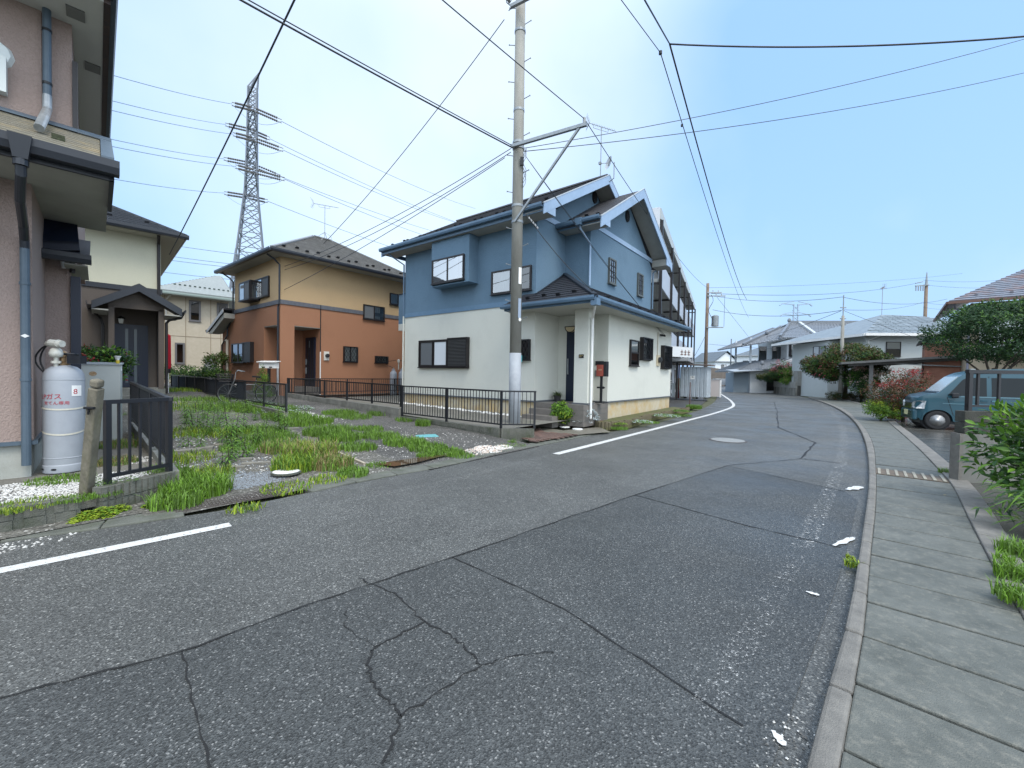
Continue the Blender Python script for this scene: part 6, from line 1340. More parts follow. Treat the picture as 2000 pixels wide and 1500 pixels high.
rd = MB(); rd.tube([(0,0,0),(0,0,1.25)], 0.03, 8); tag(rd.build('iron_rod', mat('rusty_rod', (0.10,0.055,0.05), 0.7), loc=(9.524,22.359,0.03)), 'short rusty iron rod standing in front of the metal shed', 'rod')
cs = MB(); cs.box(-1.6,1.3,-0.3,0.5,0,0.34); tag(cs.build('concrete_step', mat('dark_step', (0.075,0.075,0.07), 0.7, (0.05,0.05,0.047), 3), loc=tuple(by_shed(-1.1,-3.4,0.0))), 'low dark concrete step beside the blue house corner before the shed', 'step').rotation_euler = (0,0,R(-15))
ac = thing('rubbish_bin', 'pinkish cream metal bin behind the metal shed on the verge', 'bin', (15.7,32.8,0.05), R(-30))
b = MB(); b.box(-0.55,0.55,-0.4,0.4,0.05,1.35); b.build('body', mat('pinkish_cream', (0.47,0.42,0.40), 0.5), ac)
b = MB(); b.box(0.55,0.62,-0.42,0.42,0.0,1.38); b.build('end_panel', WHITE, ac)
b = MB(); b.box(-0.58,0.64,-0.44,0.44,1.36,1.41); b.build('lid', GREYPVC, ac)

# ------------------------------------------------------------------ far end of the road
def box_house(name, label, loc, yaw, w, d, h, rh, wm, rm_, hip=True, eave=0.4, wins=(), cat='house', ridge_y=True):
    t = thing(name, label, cat, loc, yaw); b = MB(); b.box(0,w,0,d,0,h); b.build('wall', wm, t)
    e = [(-eave,-eave,h),(w+eave,-eave,h),(w+eave,d+eave,h),(-eave,d+eave,h)]
    if hip:
        i_ = min(w,d)/2
        if w > d: r0, r1 = (i_,d/2,h+rh), (w-i_,d/2,h+rh)
        else: r0, r1 = (w/2,i_,h+rh), (w/2,d-i_,h+rh)
        b = MB()
        if w > d: b.add(e+[r0,r1], [(0,1,5,4),(1,2,5),(2,3,4,5),(3,0,4),(3,2,1,0)])
        else: b.add(e+[r0,r1], [(0,1,4),(1,2,5,4),(2,3,5),(3,0,4,5),(3,2,1,0)])
    else:
        b = MB(); r0, r1 = (w/2,-eave,h+rh), (w/2,d+eave,h+rh); b.add(e+[r0,r1], [(1,2,5,4),(0,4,5,3),(3,2,1,0)]); 
        g = MB(); g.slab([(0,0.02,h),(w,0.02,h),(w/2,0.02,h+rh*w/(w+2*eave))], (0,0.1,0)); g.build('gable_wall', wm, t)
    b.build('roof', rm_, t)
    b = MB(); b.beam(Vector(e[0])-Zv*0.05, Vector(e[1])-Zv*0.05, 0.1, 0.14); b.beam(Vector(e[1])-Zv*0.05, Vector(e[2])-Zv*0.05, 0.1, 0.14); b.beam(Vector(e[0])-Zv*0.05, Vector(e[3])-Zv*0.05, 0.1, 0.14); b.build('gutter', GREYPVC, t)
    for s_, zz, ww, hh, side in wins:
        if side == 'f': window(t, (s_,0,zz), X, -Y, ww, hh, 'slide', left='dark', right='curtain', proud=0.08)
        if side == 'l': window(t, (0,s_,zz), -Y, -X, ww, hh, 'slide', left='dark', right='dark', proud=0.08)
        if side == 'r': window(t, (w,s_,zz), Y, X, ww, hh, 'slide', left='dark', right='dark', proud=0.08)
    return t
ROOF_FAR = mat('far_slate', (0.12,0.145,0.165), 0.6, (0.09,0.11,0.13), 1.5)
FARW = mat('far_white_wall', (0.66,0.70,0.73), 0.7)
box_house('two_storey_house', 'white house with dark green-grey hipped roof at the end of the road', (39.58,74.0,0), R(-32), 10, 8, 5.6, 1.9, FARW, ROOF_FAR, wins=[(1.0,3.4,0.8,1.3,'f'),(3.2,3.4,0.8,1.3,'f'),(5.6,3.4,0.9,1.3,'f'),(1.0,0.9,0.8,1.3,'f'),(3.2,0.9,0.9,1.3,'f')])
box_house('two_storey_house', 'small white gabled house left of the white hipped house at the road end', (44.586,92.0,0), R(8), 5.2, 9, 5.3, 2.3, FARW, ROOF_FAR, hip=False, wins=[(1.4,3.2,1.2,1.4,'f'),(1.4,0.8,1.2,1.4,'f')])
b = MB(); b.box(0,9,0,8,0,6.6); t = thing('brick_building', 'small flat pinkish brick building above the retaining wall at the road end', 'building', (56.039,118.0,0), R(10)); b.build('wall', mat('pinkish_brick', (0.40,0.25,0.20), 0.8, (0.33,0.20,0.16), 2), t)
b = MB(); b.box(-0.3,9.3,-0.3,8.3,6.6,6.85); b.build('roof', ROOF_FAR, t)
t = thing('retaining_wall', 'brown-grey concrete retaining wall closing the view at the road end', 'wall', (39.571,86.0,0), R(14))
b = MB(); b.slab([(0,0,0),(6.5,0,0),(6.5,0,2.2),(5.0,0,3.4),(0,0,3.9)], (0,0.5,0)); b.build('wall_body', mat('brown_concrete', (0.17,0.145,0.125), 0.85, (0.12,0.105,0.09), 1.2), t)
t = thing('parked_car', 'tiny pale car parked before the retaining wall at the road end', 'car', (40.339,80.0,0), R(90))
b = MB(); b.slab([(-0.75,-1.6,0.3),(0.75,-1.6,0.3),(0.75,-1.6,0.95),(0.6,-1.5,1.5),(-0.6,-1.5,1.5),(-0.75,-1.6,0.95)], (0,3.2,0)); b.build('body', GREYPVC, t)
for x in (-0.7,0.7):
    for y in (-1.0,1.0): b = MB(); b.tube([(x-0.1,y,0.3),(x+0.1,y,0.3)], 0.3, 10); b.build('wheel', RUBBER, t)
b = MB(); b.box(-0.55,0.55,-1.62,-1.58,0.98,1.42); b.build('rear_window', BLACK, t)

# ------------------------------------------------------------------ white tiled-roof house on the right
KAWARA = mat('kawara_tile', (0.17,0.185,0.205), 0.35, (0.13,0.145,0.165), 5)
WHITEW = mat('whitewashed_wall', (0.60,0.63,0.65), 0.75, (0.54,0.57,0.59), 2)
def tiled_roof(parent, e0, e1, t0, t1, rows, cols):
    e0, e1, t0, t1 = map(Vector, (e0, e1, t0, t1)); b = MB(); b.slab([e0, e1, t1, t0], (0,0,-0.12)); o = b.build('roof', KAWARA, parent)
    b = MB()
    for i in range(cols + 1):
        f = i / cols; b.tube([lerp(e0, e1, f) + Zv*0.02, lerp(t0, t1, f) + Zv*0.02], 0.055, 6)
    o2 = b.build('tile_roll', KAWARA, o); o2['kind'] = 'stuff'; courses('tile_course', o, e0, e1, t0, t1, rows, KAWARA, 0.03)
    b = MB()
    for i in range(cols + 1):
        c = lerp(e0, e1, i/cols); b.tube([c + Vector((0,0,0.0)) - (t0-e0).normalized()*0.05, c + (t0-e0).normalized()*0.02], 0.075, 8)
    o3 = b.build('eave_tile_end', mat('pale_tile_end', (0.30,0.32,0.34), 0.4) if 'pale_tile_end' not in bpy.data.materials else bpy.data.materials['pale_tile_end'], o); o3['kind'] = 'stuff'
    return o
KH = Vector((30.137,46.0,0.237)); KH.z = 0.0
t = thing('two_storey_house', 'white house with curved grey tile roofs behind the long garden wall', 'house', tuple(KH), R(-7))
b = MB(); b.box(0,11.5,0,7,0,6.0); b.build('wall', WHITEW, t)
b = MB(); b.box(-3.4,0.0,1.2,7,0,3.2); b.build('wall', WHITEW, t)
b = MB(); b.box(-3.4,0,1.2,6,3.2,3.3); b.build('balcony_floor', WHITEW, t)
for x, y in ((-3.2,1.4),(-3.2,5.5)):
    b = MB(); b.box(x-0.08,x+0.08,y-0.08,y+0.08,3.2,6.2); b.build('post', WHITEW, t)
tiled_roof(t, (-1.2,-0.9,6.05),(12.3,-0.9,6.05),(1.8,3.2,8.1),(12.3,3.2,8.1), 10, 34)
tiled_roof(t, (12.3,7.6,6.05),(-1.2,7.6,6.05),(12.3,3.2,8.1),(1.8,3.2,8.1), 10, 20)
tiled_roof(t, (-4.6,7.6,5.2),(-4.6,0.0,5.2),(0.2,3.8,7.6),(0.2,2.0,7.3), 10, 16)
tiled_roof(t, (-4.6,0.0,5.2),(-0.6,-0.9,5.95),(0.2,2.0,7.3),(1.6,2.6,7.8), 8, 10)
b = MB(); b.beam((1.8,3.2,8.2),(12.3,3.2,8.2),0.32,0.34); b.build('ridge_tile', KAWARA, t)
b = MB(); b.beam((2.6,-0.9,6.22),(2.7,3.0,8.15),0.3,0.22); b.build('ridge_tile', mat('pale_ridge', (0.42,0.45,0.47), 0.4), t)
b = MB(); b.beam((-1.2,-0.9,6.2),(1.8,3.2,8.2),0.25,0.2); b.build('ridge_tile', KAWARA, t)
b = MB(); b.beam((-4.6,0.0,5.35),(0.3,2.3,7.55),0.25,0.2); b.build('ridge_tile', KAWARA, t)
for p in ((1.7,3.2,8.4),(-1.6,1.2,6.75),(-3.2,-1.5,3.2),(2.65,-0.95,6.3)):
    b = MB(); b.lathe([(0.02,-0.2),(0.2,-0.1),(0.2,0.1),(0.06,0.28)], p, 8); b.build('ridge_end', KAWARA, t)
tiled_roof(t, (-1.8,-1.9,2.75),(9.5,-1.9,2.75),(1.6,0.0,4.05),(9.5,0.0,3.8), 7, 30)
tiled_roof(t, (-5.2,-0.6,2.4),(-1.9,-1.8,2.7),(-2.6,1.4,3.6),(1.4,0.0,4.0), 7, 14)
tiled_roof(t, (-5.2,6.5,2.4),(-5.2,-0.6,2.4),(-3.0,5.5,3.5),(-2.6,1.4,3.6), 7, 12)
b = MB(); b.beam((-1.9,-1.9,2.9),(1.6,0.0,4.2),0.28,0.25); b.build('ridge_tile', mat('pale_ridge2', (0.36,0.39,0.41), 0.4), t)
b = MB(); b.box(-0.5,6,-1.2,0,0,2.75); b.build('wall', WHITEW, t)
b = MB(); b.box(-4.0,-0.6,-0.6,1.2,0,2.6); b.build('wall', WHITEW, t)
for x, z, w_, h_, pr in ((0.2,4.15,2.7,1.85,0.35),(5.3,4.2,2.4,1.55,0.06)):
    if pr > 0.1: b = MB(); b.box(x-0.05,x+w_+0.05,-pr,0,z-0.08,z+h_+0.08); b.build('bay_box', FRAME, t)
    window(t, (x,-pr if pr > 0.1 else 0,z), X, -Y, w_, h_, 'slide', left='curtain', right='dark', proud=0.06)
window(t, (-2.3,-0.6,0.3), X, -Y, 1.4, 1.9, 'slide', left='dark', right='dark')
window(t, (-1.0,1.2,3.5), X, -Y, 0.9, 1.7, 'slide', left='dark', right='dark'); window(t, (-2.4,1.2,3.5), X, -Y, 0.8, 1.7, 'single', left='dark')
pipe('downpipe', t, [(-0.55,-1.25,2.7),(0.3,-1.25,2.2),(0.35,-1.25,0.2)], 0.06, BLACK)
b = MB(); b.slab([(-6.2,-1.9,2.3),(-2.0,-1.2,2.6),(-2.0,0.3,2.9),(-6.2,0.5,2.5)], (0,0,-0.08)); b.build('canopy', mat('canopy_blue_grey', (0.33,0.37,0.41), 0.5), t)
b = MB(); b.box(-5.6,-4.0,-0.3,2,0,2.2); b.build('shed_wall', mat('shed_blue_grey', (0.22,0.27,0.31), 0.6), t)
# garden wall, gate pier and gate
GW = mat('streaked_wall', (0.34,0.33,0.29), 0.85, (0.10,0.095,0.08), 1.6, 7, 0.3, 50, st=(1.6,1.6,0.25)); PIER = mat('scored_pier', (0.30,0.30,0.275), 0.8, (0.24,0.24,0.22), 5)
ga, gb = Vector((44.778,75.267,0.0)), Vector((28.839,42.189,0.0))
GA, GB = Vector((28.6,45.5,0)), Vector((27.0,39.6,0))
ggd = (GB - GA); GL = ggd.length
t = thing('garden_wall', 'long low stained concrete garden wall beside the road before the tiled-roof house', 'wall', tuple(GA), math.atan2(ggd.y, ggd.x))
b = MB(); b.box(0,GL,-0.1,0.1,-0.05,0.72); b.build('lower_wall', GW, t)
b = MB(); b.box(0,GL,-0.14,0.14,0.72,1.32); b.build('upper_wall', mat('pale_wall_course', (0.36,0.355,0.32), 0.8, (0.27,0.265,0.24), 3), t)
b = MB(); b.box(0,GL,0.5,0.54,1.3,2.25); b.build('bamboo_screen', mat('bamboo_screen', (0.20,0.17,0.13), 0.8, (0.13,0.11,0.085), 4, 4, st=(8,8,0.3)), t)
t = thing('gate_pier', 'large scored grey concrete gate pier at the end of the garden wall', 'gate pier', (27.15,39.5,0), R(-10))
b = MB(); b.box(-0.2,2.35,-0.05,0.75,0.95,2.35); b.build('upper_block', PIER, t)
b = MB(); b.box(-0.15,2.3,0.0,0.7,-0.05,0.95); b.build('lower_block', mat('dark_stone', (0.085,0.08,0.07), 0.9, (0.05,0.05,0.045), 3), t)
for k in range(9):
    b = MB(); b.box(-0.21,2.36,-0.062,-0.05,1.03+k*0.145,1.045+k*0.145); b.build('score_line', mat('score', (0.17,0.17,0.155), 0.9) if k == 0 else bpy.data.materials['score'], t)
t = thing('garden_gate', 'dark metal garden gate between the scored pier and the slim pole', 'gate', (29.9,40.2,0.3), R(-8))
for k in range(14):
    b = MB(); b.box(k*0.14,k*0.14+0.03,0,0.03,0,1.6); b.build('bar', FRAME, t)
for z in (0.05,1.55):
    b = MB(); b.box(0,1.9,-0.005,0.035,z,z+0.06); b.build('rail', FRAME, t)
for k in range(2):
    b = MB(); b.box(29.4-0.2*k,32.0,38.9+k*0.5,40.2,0,0.15+0.15*k); tag(b.build('stone_step', bpy.data.materials['dark_stone']), ['lower dark stone step before the garden gate', 'upper dark stone step before the garden gate'][k], 'step')
t = thing('gate_pillar', 'dark rough concrete pillar right beside the slim pale pole', 'gate pillar', (31.1,40.6,0)); b = MB(); b.box(-0.5,0.5,-0.3,0.3,0,2.9); b.build('pillar', mat('dark_pillar', (0.12,0.115,0.105), 0.9, (0.08,0.078,0.07), 3), t)
t = thing('sloping_wall', 'grey rendered wall behind the slim pale pole and low hedge', 'wall', (31.8,39.6,0), R(-12)); b = MB(); b.slab([(0,0,0),(3.4,0,0),(3.4,0,0.8),(2.6,0,1.0),(0.7,0,2.6),(0,0,2.6)], (0,0.25,0)); b.build('wall_body', mat('mid_grey_render', (0.16,0.16,0.155), 0.85), t)
t = thing('garden_wall', 'low dark fence wall at the far left of the tiled-roof house', 'wall', (33.2,58,0), math.atan2(-12.0,-4.2))
b = MB(); b.box(0,12,-0.1,0.1,0,1.1); b.build('lower_wall', GW, t)
for k in range(6):
    b = MB(); b.box(k*2.0+0.05,k*2.0+1.9,-0.06,0.06,1.1,2.5); b.build('fence_panel', mat('green_grey_panel', (0.12,0.14,0.13), 0.7) if k == 0 else bpy.data.materials['green_grey_panel'], t)

# ------------------------------------------------------------------ white stucco house with hipped shingle roof
SHIN = mat('pale_shingle', (0.22,0.255,0.28), 0.5, (0.15,0.18,0.20), 3.0, 6, 0.4, 12, st=(1,1,1))
WS = stucco('white_roughcast', (0.56,0.60,0.60), (0.48,0.52,0.52), 25, 0.8)
HS = Vector((27.792,33.0,0.862)); HS.z = 0
t = thing('two_storey_house', 'white roughcast house with pale hipped shingle roof behind the carport', 'house', tuple(HS), R(-6))
b = MB(); b.box(0,9.5,0,8,0,5.2); b.build('wall', WS, t)
b = MB(); b.box(-1.2,0,2.5,8,0,4.9); b.build('wall', WS, t)
e = [(-0.6,-0.75,5.15),(10.3,-0.75,5.15),(10.3,8.7,5.15),(-2.8,8.7,5.0)]; top = (3.9,4.0,7.3); r2_ = (7.2,4.0,7.15)
b = MB(); b.add([Vector(p) for p in e]+[top, r2_], [(0,1,5,4),(1,2,5),(2,3,4,5),(3,0,4),(3,2,1,0)]); ro = b.build('roof', SHIN, t)
NR = 14
for i in range(NR):
    f0, f1 = i/NR, (i+1)/NR; p, q = lerp(e[0], top, f0), lerp(e[1], r2_, f0); p1, q1 = lerp(e[0], top, f1), lerp(e[1], r2_, f1); n_ = max(4, int((q-p).length/0.55)); b = MB(); rs = random.Random(i)
    for k in range(n_):
        g0 = (k + (0.5 if i % 2 else 0)) / n_; g1 = min(1, g0 + 0.94/n_)
        if g0 >= 1: continue
        h_ = 0.03 + rs.uniform(0,0.03); a_, c_, d_, e_ = lerp(p,q,g0), lerp(p,q,g1), lerp(p1,q1,g1), lerp(p1,q1,g0); u_ = Vector((0,-0.35,1))*h_
        b.add([a_, c_, a_+u_, c_+u_, d_+Zv*0.012, e_+Zv*0.012], [(0,1,3,2),(2,3,4,5)])
    o = b.build('shingle_row', SHIN, ro); o['kind'] = 'stuff'
b = MB(); b.beam((-0.6,-0.78,5.10),(10.3,-0.78,5.10),0.14,0.2); b.beam((-0.62,-0.75,5.08),(-2.8,8.7,4.93),0.12,0.2); b.build('gutter', WHITE, t)
window(t, (1.45,0,3.45), X, -Y, 1.05, 1.15, 'hung'); window(t, (-1.2,4.6,3.3), -Y, -X, 1.7, 1.2, 'slide', left='curtain', right='dark')
pipe('downpipe', t, [(0.5,-0.7,5.0),(0.12,-0.1,4.7),(0.12,-0.06,0.3)], 0.05, WHITE)
b = MB(); b.slab([(2.6,-2.6,2.55),(9.5,-2.6,2.55),(9.5,0,3.75),(5.0,0,3.75)], (0,0,-0.1)); lr = b.build('lower_roof', SHIN, t)
courses('shingle', lr, (2.6,-2.62,2.55),(9.5,-2.62,2.55),(5.0,0,3.75),(9.5,0,3.75), 9, SHIN, 0.03)
b = MB(); b.box(3.2,9.5,-2.1,0,0,2.5); b.build('wall', mat('beige_front', (0.40,0.38,0.33), 0.8), t)
for k in range(3): window(t, (3.7+k*1.6,-2.1,0.5), X, -Y, 1.2, 1.75, 'slide', left='curtain', right='curtain')
yagi(t, (3.9,4.0,7.25), 2.4, (0.4,1,0), 'tv_antenna', 1.0, mat('rusty_mast', (0.20,0.15,0.12), 0.6), legs=0)
b = MB(); b.lathe([(0.02,0),(0.16,0.05),(0.16,0.2),(0.02,0.25)], (8.4,-0.25,4.35), 8); b.build('service_box', BLACK, t)

# ------------------------------------------------------------------ tan house with rusty tile roof at the right edge
TAN = stucco('tan_stucco', (0.43,0.36,0.26), (0.38,0.315,0.225), 30, 0.6)
RUSTROOF = mat('rust_stained_tile', (0.20,0.215,0.25), 0.45, (0.12,0.13,0.155), 4, 6, 0.5, 10, c3=(0.22,0.10,0.06), n3=1.3, w3=0.8)
HT = Vector((25.054,23.0,1.153)); HT.z = 0
t = thing('two_storey_house', 'tan stucco house with rust-stained tile roof behind the dark tree at the right edge', 'house', tuple(HT), R(-42))
b = MB(); b.box(0,9,0,8,0,5.85); b.build('wall', TAN, t)
b = MB(); b.box(2.5,9,-1.6,0,0,6.0); b.build('wall', TAN, t)
e0, e1, t0_, t1_ = (-0.9,-0.75,5.95),(9.5,-0.75,5.95),(2.6,3.8,8.2),(9.5,3.8,8.2)
b = MB(); b.slab([e0, e1, t1_, t0_], (0,0,-0.14)); b.slab([(-0.9,8.5,5.95),(-0.9,-0.75,5.95),(2.6,3.8,8.2)], (0,0,-0.14)); ro = b.build('roof', RUSTROOF, t)
courses('tile_course', ro, e0, e1, t0_, t1_, 16, RUSTROOF, 0.04)
b = MB(); b.beam((-0.95,-0.80,5.86),(9.5,-0.80,5.86),0.12,0.14); b.beam((-0.95,-0.8,5.86),(-0.95,8.5,5.86),0.12,0.14); b.build('gutter', mat('brown_gutter', (0.13,0.07,0.05), 0.5), t)
pipe('downpipe', t, [(-0.7,-0.7,5.8),(-0.6,-0.1,5.6),(-0.05,-0.07,5.5),(-0.05,-0.07,0.2)], 0.05, mat('lilac_pipe', (0.20,0.20,0.25), 0.5))
for z, sx in ((4.75,0.9),(3.9,1.2)):
    b = MB(); b.box(0.3,2.45,-0.55,-0.50,z-0.9,z); b.build('balcony_board', mat('pale_board', (0.55,0.58,0.58), 0.6) if z > 4 else bpy.data.materials['pale_board'], t)
snow_guards(ro, e0, e1, t0_, t1_, 0.12, 8, RUSTROOF, False)
b = MB(); b.box(-1.6,-0.02,3.2,6.0,0,4.0); b.build('annex_wall', mat('terracotta_annex', (0.34,0.16,0.11), 0.85, (0.27,0.125,0.085), 3, 5, 0.6, 12), t)
b = MB(); b.slab([(-1.9,2.9,3.95),(0,2.9,4.5),(0,6.3,4.5),(-1.9,6.3,3.95)], (0,0,0.1)); b.build('annex_roof', ROOF_DARK, t)

# ------------------------------------------------------------------ carport
CPM = mat('carport_bronze', (0.13,0.13,0.125), 0.45, (0.10,0.10,0.097), 4)
t = thing('carport', 'flat roofed grey metal carport in front of the white roughcast house', 'carport', (23.591,27.5,0.05), R(-34))
b = MB(); b.slab([(-1.6,-0.4,2.55),(6.8,-0.4,3.15),(6.8,5.0,3.15),(-1.6,5.0,2.55)], (0,0,0.14)); b.build('roof_panel', CPM, t)
for x, y, z in ((0,0.2,2.66),(0,4.6,2.66),(5.6,0.2,3.06),(5.6,4.6,3.06)):
    b = MB(); b.box(x-0.10,x+0.10,y-0.10,y+0.10,0,z); b.build('post', CPM, t)
for y in (0.2,4.6):
    b = MB(); b.beam((-1.2,y,2.50),(6.6,y,3.05),0.10,0.16); b.build('beam', CPM, t)
b = MB(); b.beam((1.2,0.2,2.6),(5.4,0.2,2.35),0.07,0.07); b.build('stay', STEEL, t)
pipe('downpipe', t, [(5.45,0.05,2.5),(5.45,0.05,0.0)], 0.05, mat('pale_pipe', (0.42,0.45,0.46), 0.5))
mo = thing('motor_scooter', 'pale motor scooter half hidden behind the carport post', 'scooter', tuple(t.location + Vector((0.9,-0.1,0.0))), R(70))
for x in (-0.55,0.55): b = MB(); b.tube([(x,-0.06,0.24),(x,0.06,0.24)], 0.24, 14); b.build('wheel', RUBBER, mo)
b = MB(); b.slab([(-0.75,-0.15,0.35),(0.1,-0.15,0.28),(0.35,-0.15,0.28),(0.55,-0.15,1.0),(0.42,-0.15,1.02),(0.2,-0.15,0.42),(-0.1,-0.15,0.45),(-0.2,-0.15,0.72),(-0.8,-0.15,0.78)], (0,0.3,0)); b.build('body', GREYPVC, mo)
b = MB(); b.tube([(0.46,-0.32,1.08),(0.48,0.32,1.08)], 0.025, 6); b.build('handlebar', BLACK, mo)
b = MB(); b.lathe([(0.02,0),(0.1,0.02),(0.1,0.1),(0.02,0.12)], (0.52,0,1.12), 8); b.build('mirror', WHITE, mo)

# ------------------------------------------------------------------ front wall with metal frame at the right
t = thing('boundary_wall', 'grey concrete boundary wall with dark block pillar end beside the pavement', 'wall', (6.56,6.05,0.04), R(-3))
b = MB(); b.box(0,3.2,0,0.14,0,0.72); b.build('lower_wall', mat('wall_render_grey', (0.19,0.19,0.175), 0.85, (0.12,0.122,0.112), 1.6, 8, 0.3, 60, c3=(0.27,0.265,0.245), n3=1.2, w3=0.6), t)
DB = mat('dark_mossy_block', (0.060,0.060,0.052), 0.9, (0.035,0.037,0.030), 5, 8, 0.8, 50, c3=(0.10,0.10,0.085), n3=3, w3=0.5)
for k in range(2):
    for j in range(8):
        b = MB(); b.box(j*0.4+0.003,j*0.4+0.396,-0.004,0.144,0.727+k*0.165,0.727+(k+1)*0.165-0.006); b.build('block', DB, t, bevel=0.006)
b = MB(); b.box(-0.05,0.0,0,0.14,0,0.72); b.build('end_face', KERBM, t)
t = thing('metal_frame_fence', 'black metal frame standing on the boundary wall before the teal van', 'fence', (6.66,6.12,1.09), R(-3))
b = MB(); b.box(0,0.05,-0.03,0.03,0,0.55); b.build('post', FENCE, t)
b = MB(); b.box(-0.01,3.0,-0.03,0.03,0.55,0.60); b.build('top_rail', FENCE, t)
b = MB(); b.box(0.0,3.0,-0.02,0.02,0.06,0.09); b.build('bottom_rail', FENCE, t)
for x in (0.13,0.42,0.8,1.2):
    b = MB(); b.box(x,x+0.028,-0.015,0.015,0.06,0.56); b.build('bar', FENCE, t)
b = MB(); b.box(0.0,0.07,-0.035,0.035,0.60,0.615); b.build('post_cap', STEEL, t)

# ------------------------------------------------------------------ teal van
TEAL = mat('teal_car_paint', (0.010,0.060,0.085), 0.35, spec=0.4, coat=0.4)
CHROME = mat('chrome', (0.65,0.66,0.67), 0.12, metal=1.0)
VGLASS = mat('van_side_glass', (0.010,0.014,0.016), 0.10, spec=0.25)
WSGLASS = mat('van_windscreen', (0.30,0.36,0.37), 0.10, (0.40,0.46,0.46), 60, 4, 0.15, 90, spec=0.8)
SILVER = mat('silver_wheel', (0.42,0.43,0.44), 0.35, metal=0.6)
FV = Vector((12.57,13.0,0.05))
van = thing('van', 'teal kei van parked facing the road, half hidden by the leafy bush', 'van', tuple(FV), math.atan2(-0.52,0.853))
# local: x = 0 at the nose, growing to the tail; y = 0 near side, 1.475 far side; z up
VW = 1.475
topc = [(0.0,0.62),(0.02,0.86),(0.06,0.97),(0.16,1.04),(0.40,1.10),(0.52,1.14),(0.95,1.62),(1.05,1.70),(1.25,1.79),(1.6,1.85),(2.2,1.88),(2.9,1.87),(3.3,1.84),(3.39,1.78)]
def ztop(x):
    for (a,c),(d,e) in zip(topc, topc[1:]):
        if x <= d: return c + (e-c)*(x-a)/(d-a)
    return topc[-1][1]
WX = (0.50, 2.93); WR_ = 0.285
def zbot(x):
    z = 0.27 if 0.1 < x < 3.3 else 0.33
    for w in WX:
        d = abs(x-w)
        if d < 0.345: z = max(z, 0.27 + math.sqrt(0.345**2 - d*d)*1.0)
    return z
def inset(x, z):
    s = 0.0 if z < 1.02 else 0.115*((z-1.02)/0.83)**1.25
    nose = 0.10*max(0, 1-x/0.30)**2; return s + nose + (0.012 if z < 0.4 else 0)
xs = sorted(set([0.0,0.02,0.05,0.09,0.14,0.16] + [0.155+i*0.03*1.0 for i in range(24)] + [0.85+i*0.12 for i in range(15)] + [2.585+i*0.03 for i in range(24)] + [3.3,3.36,3.39]))
lv_ = [0.0,0.14,0.28,0.42,0.56,0.70,0.82,0.92,0.98,1.0]
b = MB(); NLV = len(lv_)
for side in (0,1):
    vs = []
    for x in xs:
        z0, z1 = zbot(x), ztop(x)
        for f in lv_:
            z = z0 + (z1-z0)*f; i_ = inset(x,z) + (0.03*max(0,(f-0.9)/0.1) if x > 0.9 else 0.015*max(0,(f-0.9)/0.1))
            vs.append((x, i_ if side == 0 else VW - i_, z))
    fs = [(i*NLV+j,(i+1)*NLV+j,(i+1)*NLV+j+1,i*NLV+j+1) for i in range(len(xs)-1) for j in range(NLV-1)]
    b.add(vs, fs if side == 0 else [f[::-1] for f in fs])
n0 = len(xs)*NLV
tops = [(i*NLV+NLV-1, (i+1)*NLV+NLV-1, n0+(i+1)*NLV+NLV-1, n0+i*NLV+NLV-1) for i in range(len(xs)-1)]
bots = [(i*NLV, n0+i*NLV, n0+(i+1)*NLV, (i+1)*NLV) for i in range(len(xs)-1)]
fr_ = [(j, j+1, n0+j+1, n0+j) for j in range(NLV-1)]; e_ = (len(xs)-1)*NLV; bk_ = [(e_+j, n0+e_+j, n0+e_+j+1, e_+j+1) for j in range(NLV-1)]
for f in tops + bots + fr_ + bk_: b.f.append(f); b.m.append(0)
body = b.build('body', TEAL, van, smooth=True); body.data.set_sharp_from_angle(angle=R(38))
def side_poly(pts, name, m, parent=None, off=0.006, far=False):
    q = []
    for x, z in pts: i_ = inset(x, z); q.append((x, i_ - off, z))
    o = MB(); o.slab(q, (0,0.004,0)); ob = o.build(name, m, parent or van)
    if far: o2 = MB(); o2.slab([(p[0], VW - p[1], p[2]) for p in q], (0,-0.004,0)); o2.build(name, m, parent or van)
    return ob
side_poly([(0.70,1.06),(1.52,1.06),(1.52,1.60),(1.12,1.60),(1.02,1.53)], 'side_window', VGLASS)
side_poly([(1.62,1.06),(2.50,1.06),(2.50,1.60),(1.62,1.60)], 'side_window', VGLASS)
side_poly([(2.58,1.06),(3.22,1.06),(3.18,1.60),(2.58,1.60)], 'side_window', VGLASS)
LINE = mat('panel_gap', (0.005,0.012,0.016), 0.6)
for pts in ([(0.83,0.45),(0.845,0.45),(0.70,1.0),(0.685,1.0)], [(1.56,0.32),(1.575,0.32),(1.575,1.64),(1.56,1.64)], [(2.53,0.60),(2.545,0.60),(2.545,1.64),(2.53,1.64)], [(0.95,0.30),(1.56,0.30),(1.56,0.315),(0.95,0.315)]):
    side_poly(pts, 'panel_gap', LINE, off=0.004)
HIL = mat('highlight_line', (0.06,0.16,0.20), 0.3, coat=0.8)  # lighter teal paints in the highlights along the side crease and belt
side_poly([(0.60,0.80),(3.3,0.80),(3.3,0.83),(0.60,0.825)], 'highlight_line', HIL, off=0.009); side_poly([(0.95,1.02),(3.3,1.02),(3.3,1.045),(1.0,1.045)], 'belt_highlight', HIL, off=0.012)
b = MB(); b.box(1.40,1.54,-0.03,-0.005,0.90,0.945); b.build('door_handle', TEAL, van); b = MB(); b.box(1.62,1.76,-0.03,-0.005,0.90,0.945); b.build('door_handle', HIL, van)
b = MB(); b.beam((1.15,0.10,1.735),(3.3,0.10,1.77),0.02,0.03); b.build('roof_gutter', LINE, van)
b = MB(); b.slab([(0.545,0.10,1.165),(0.545,VW-0.10,1.165),(0.955,VW-0.17,1.625),(0.955,0.17,1.625)], (-0.01,0,0.008)); b.build('windscreen', WSGLASS, van)
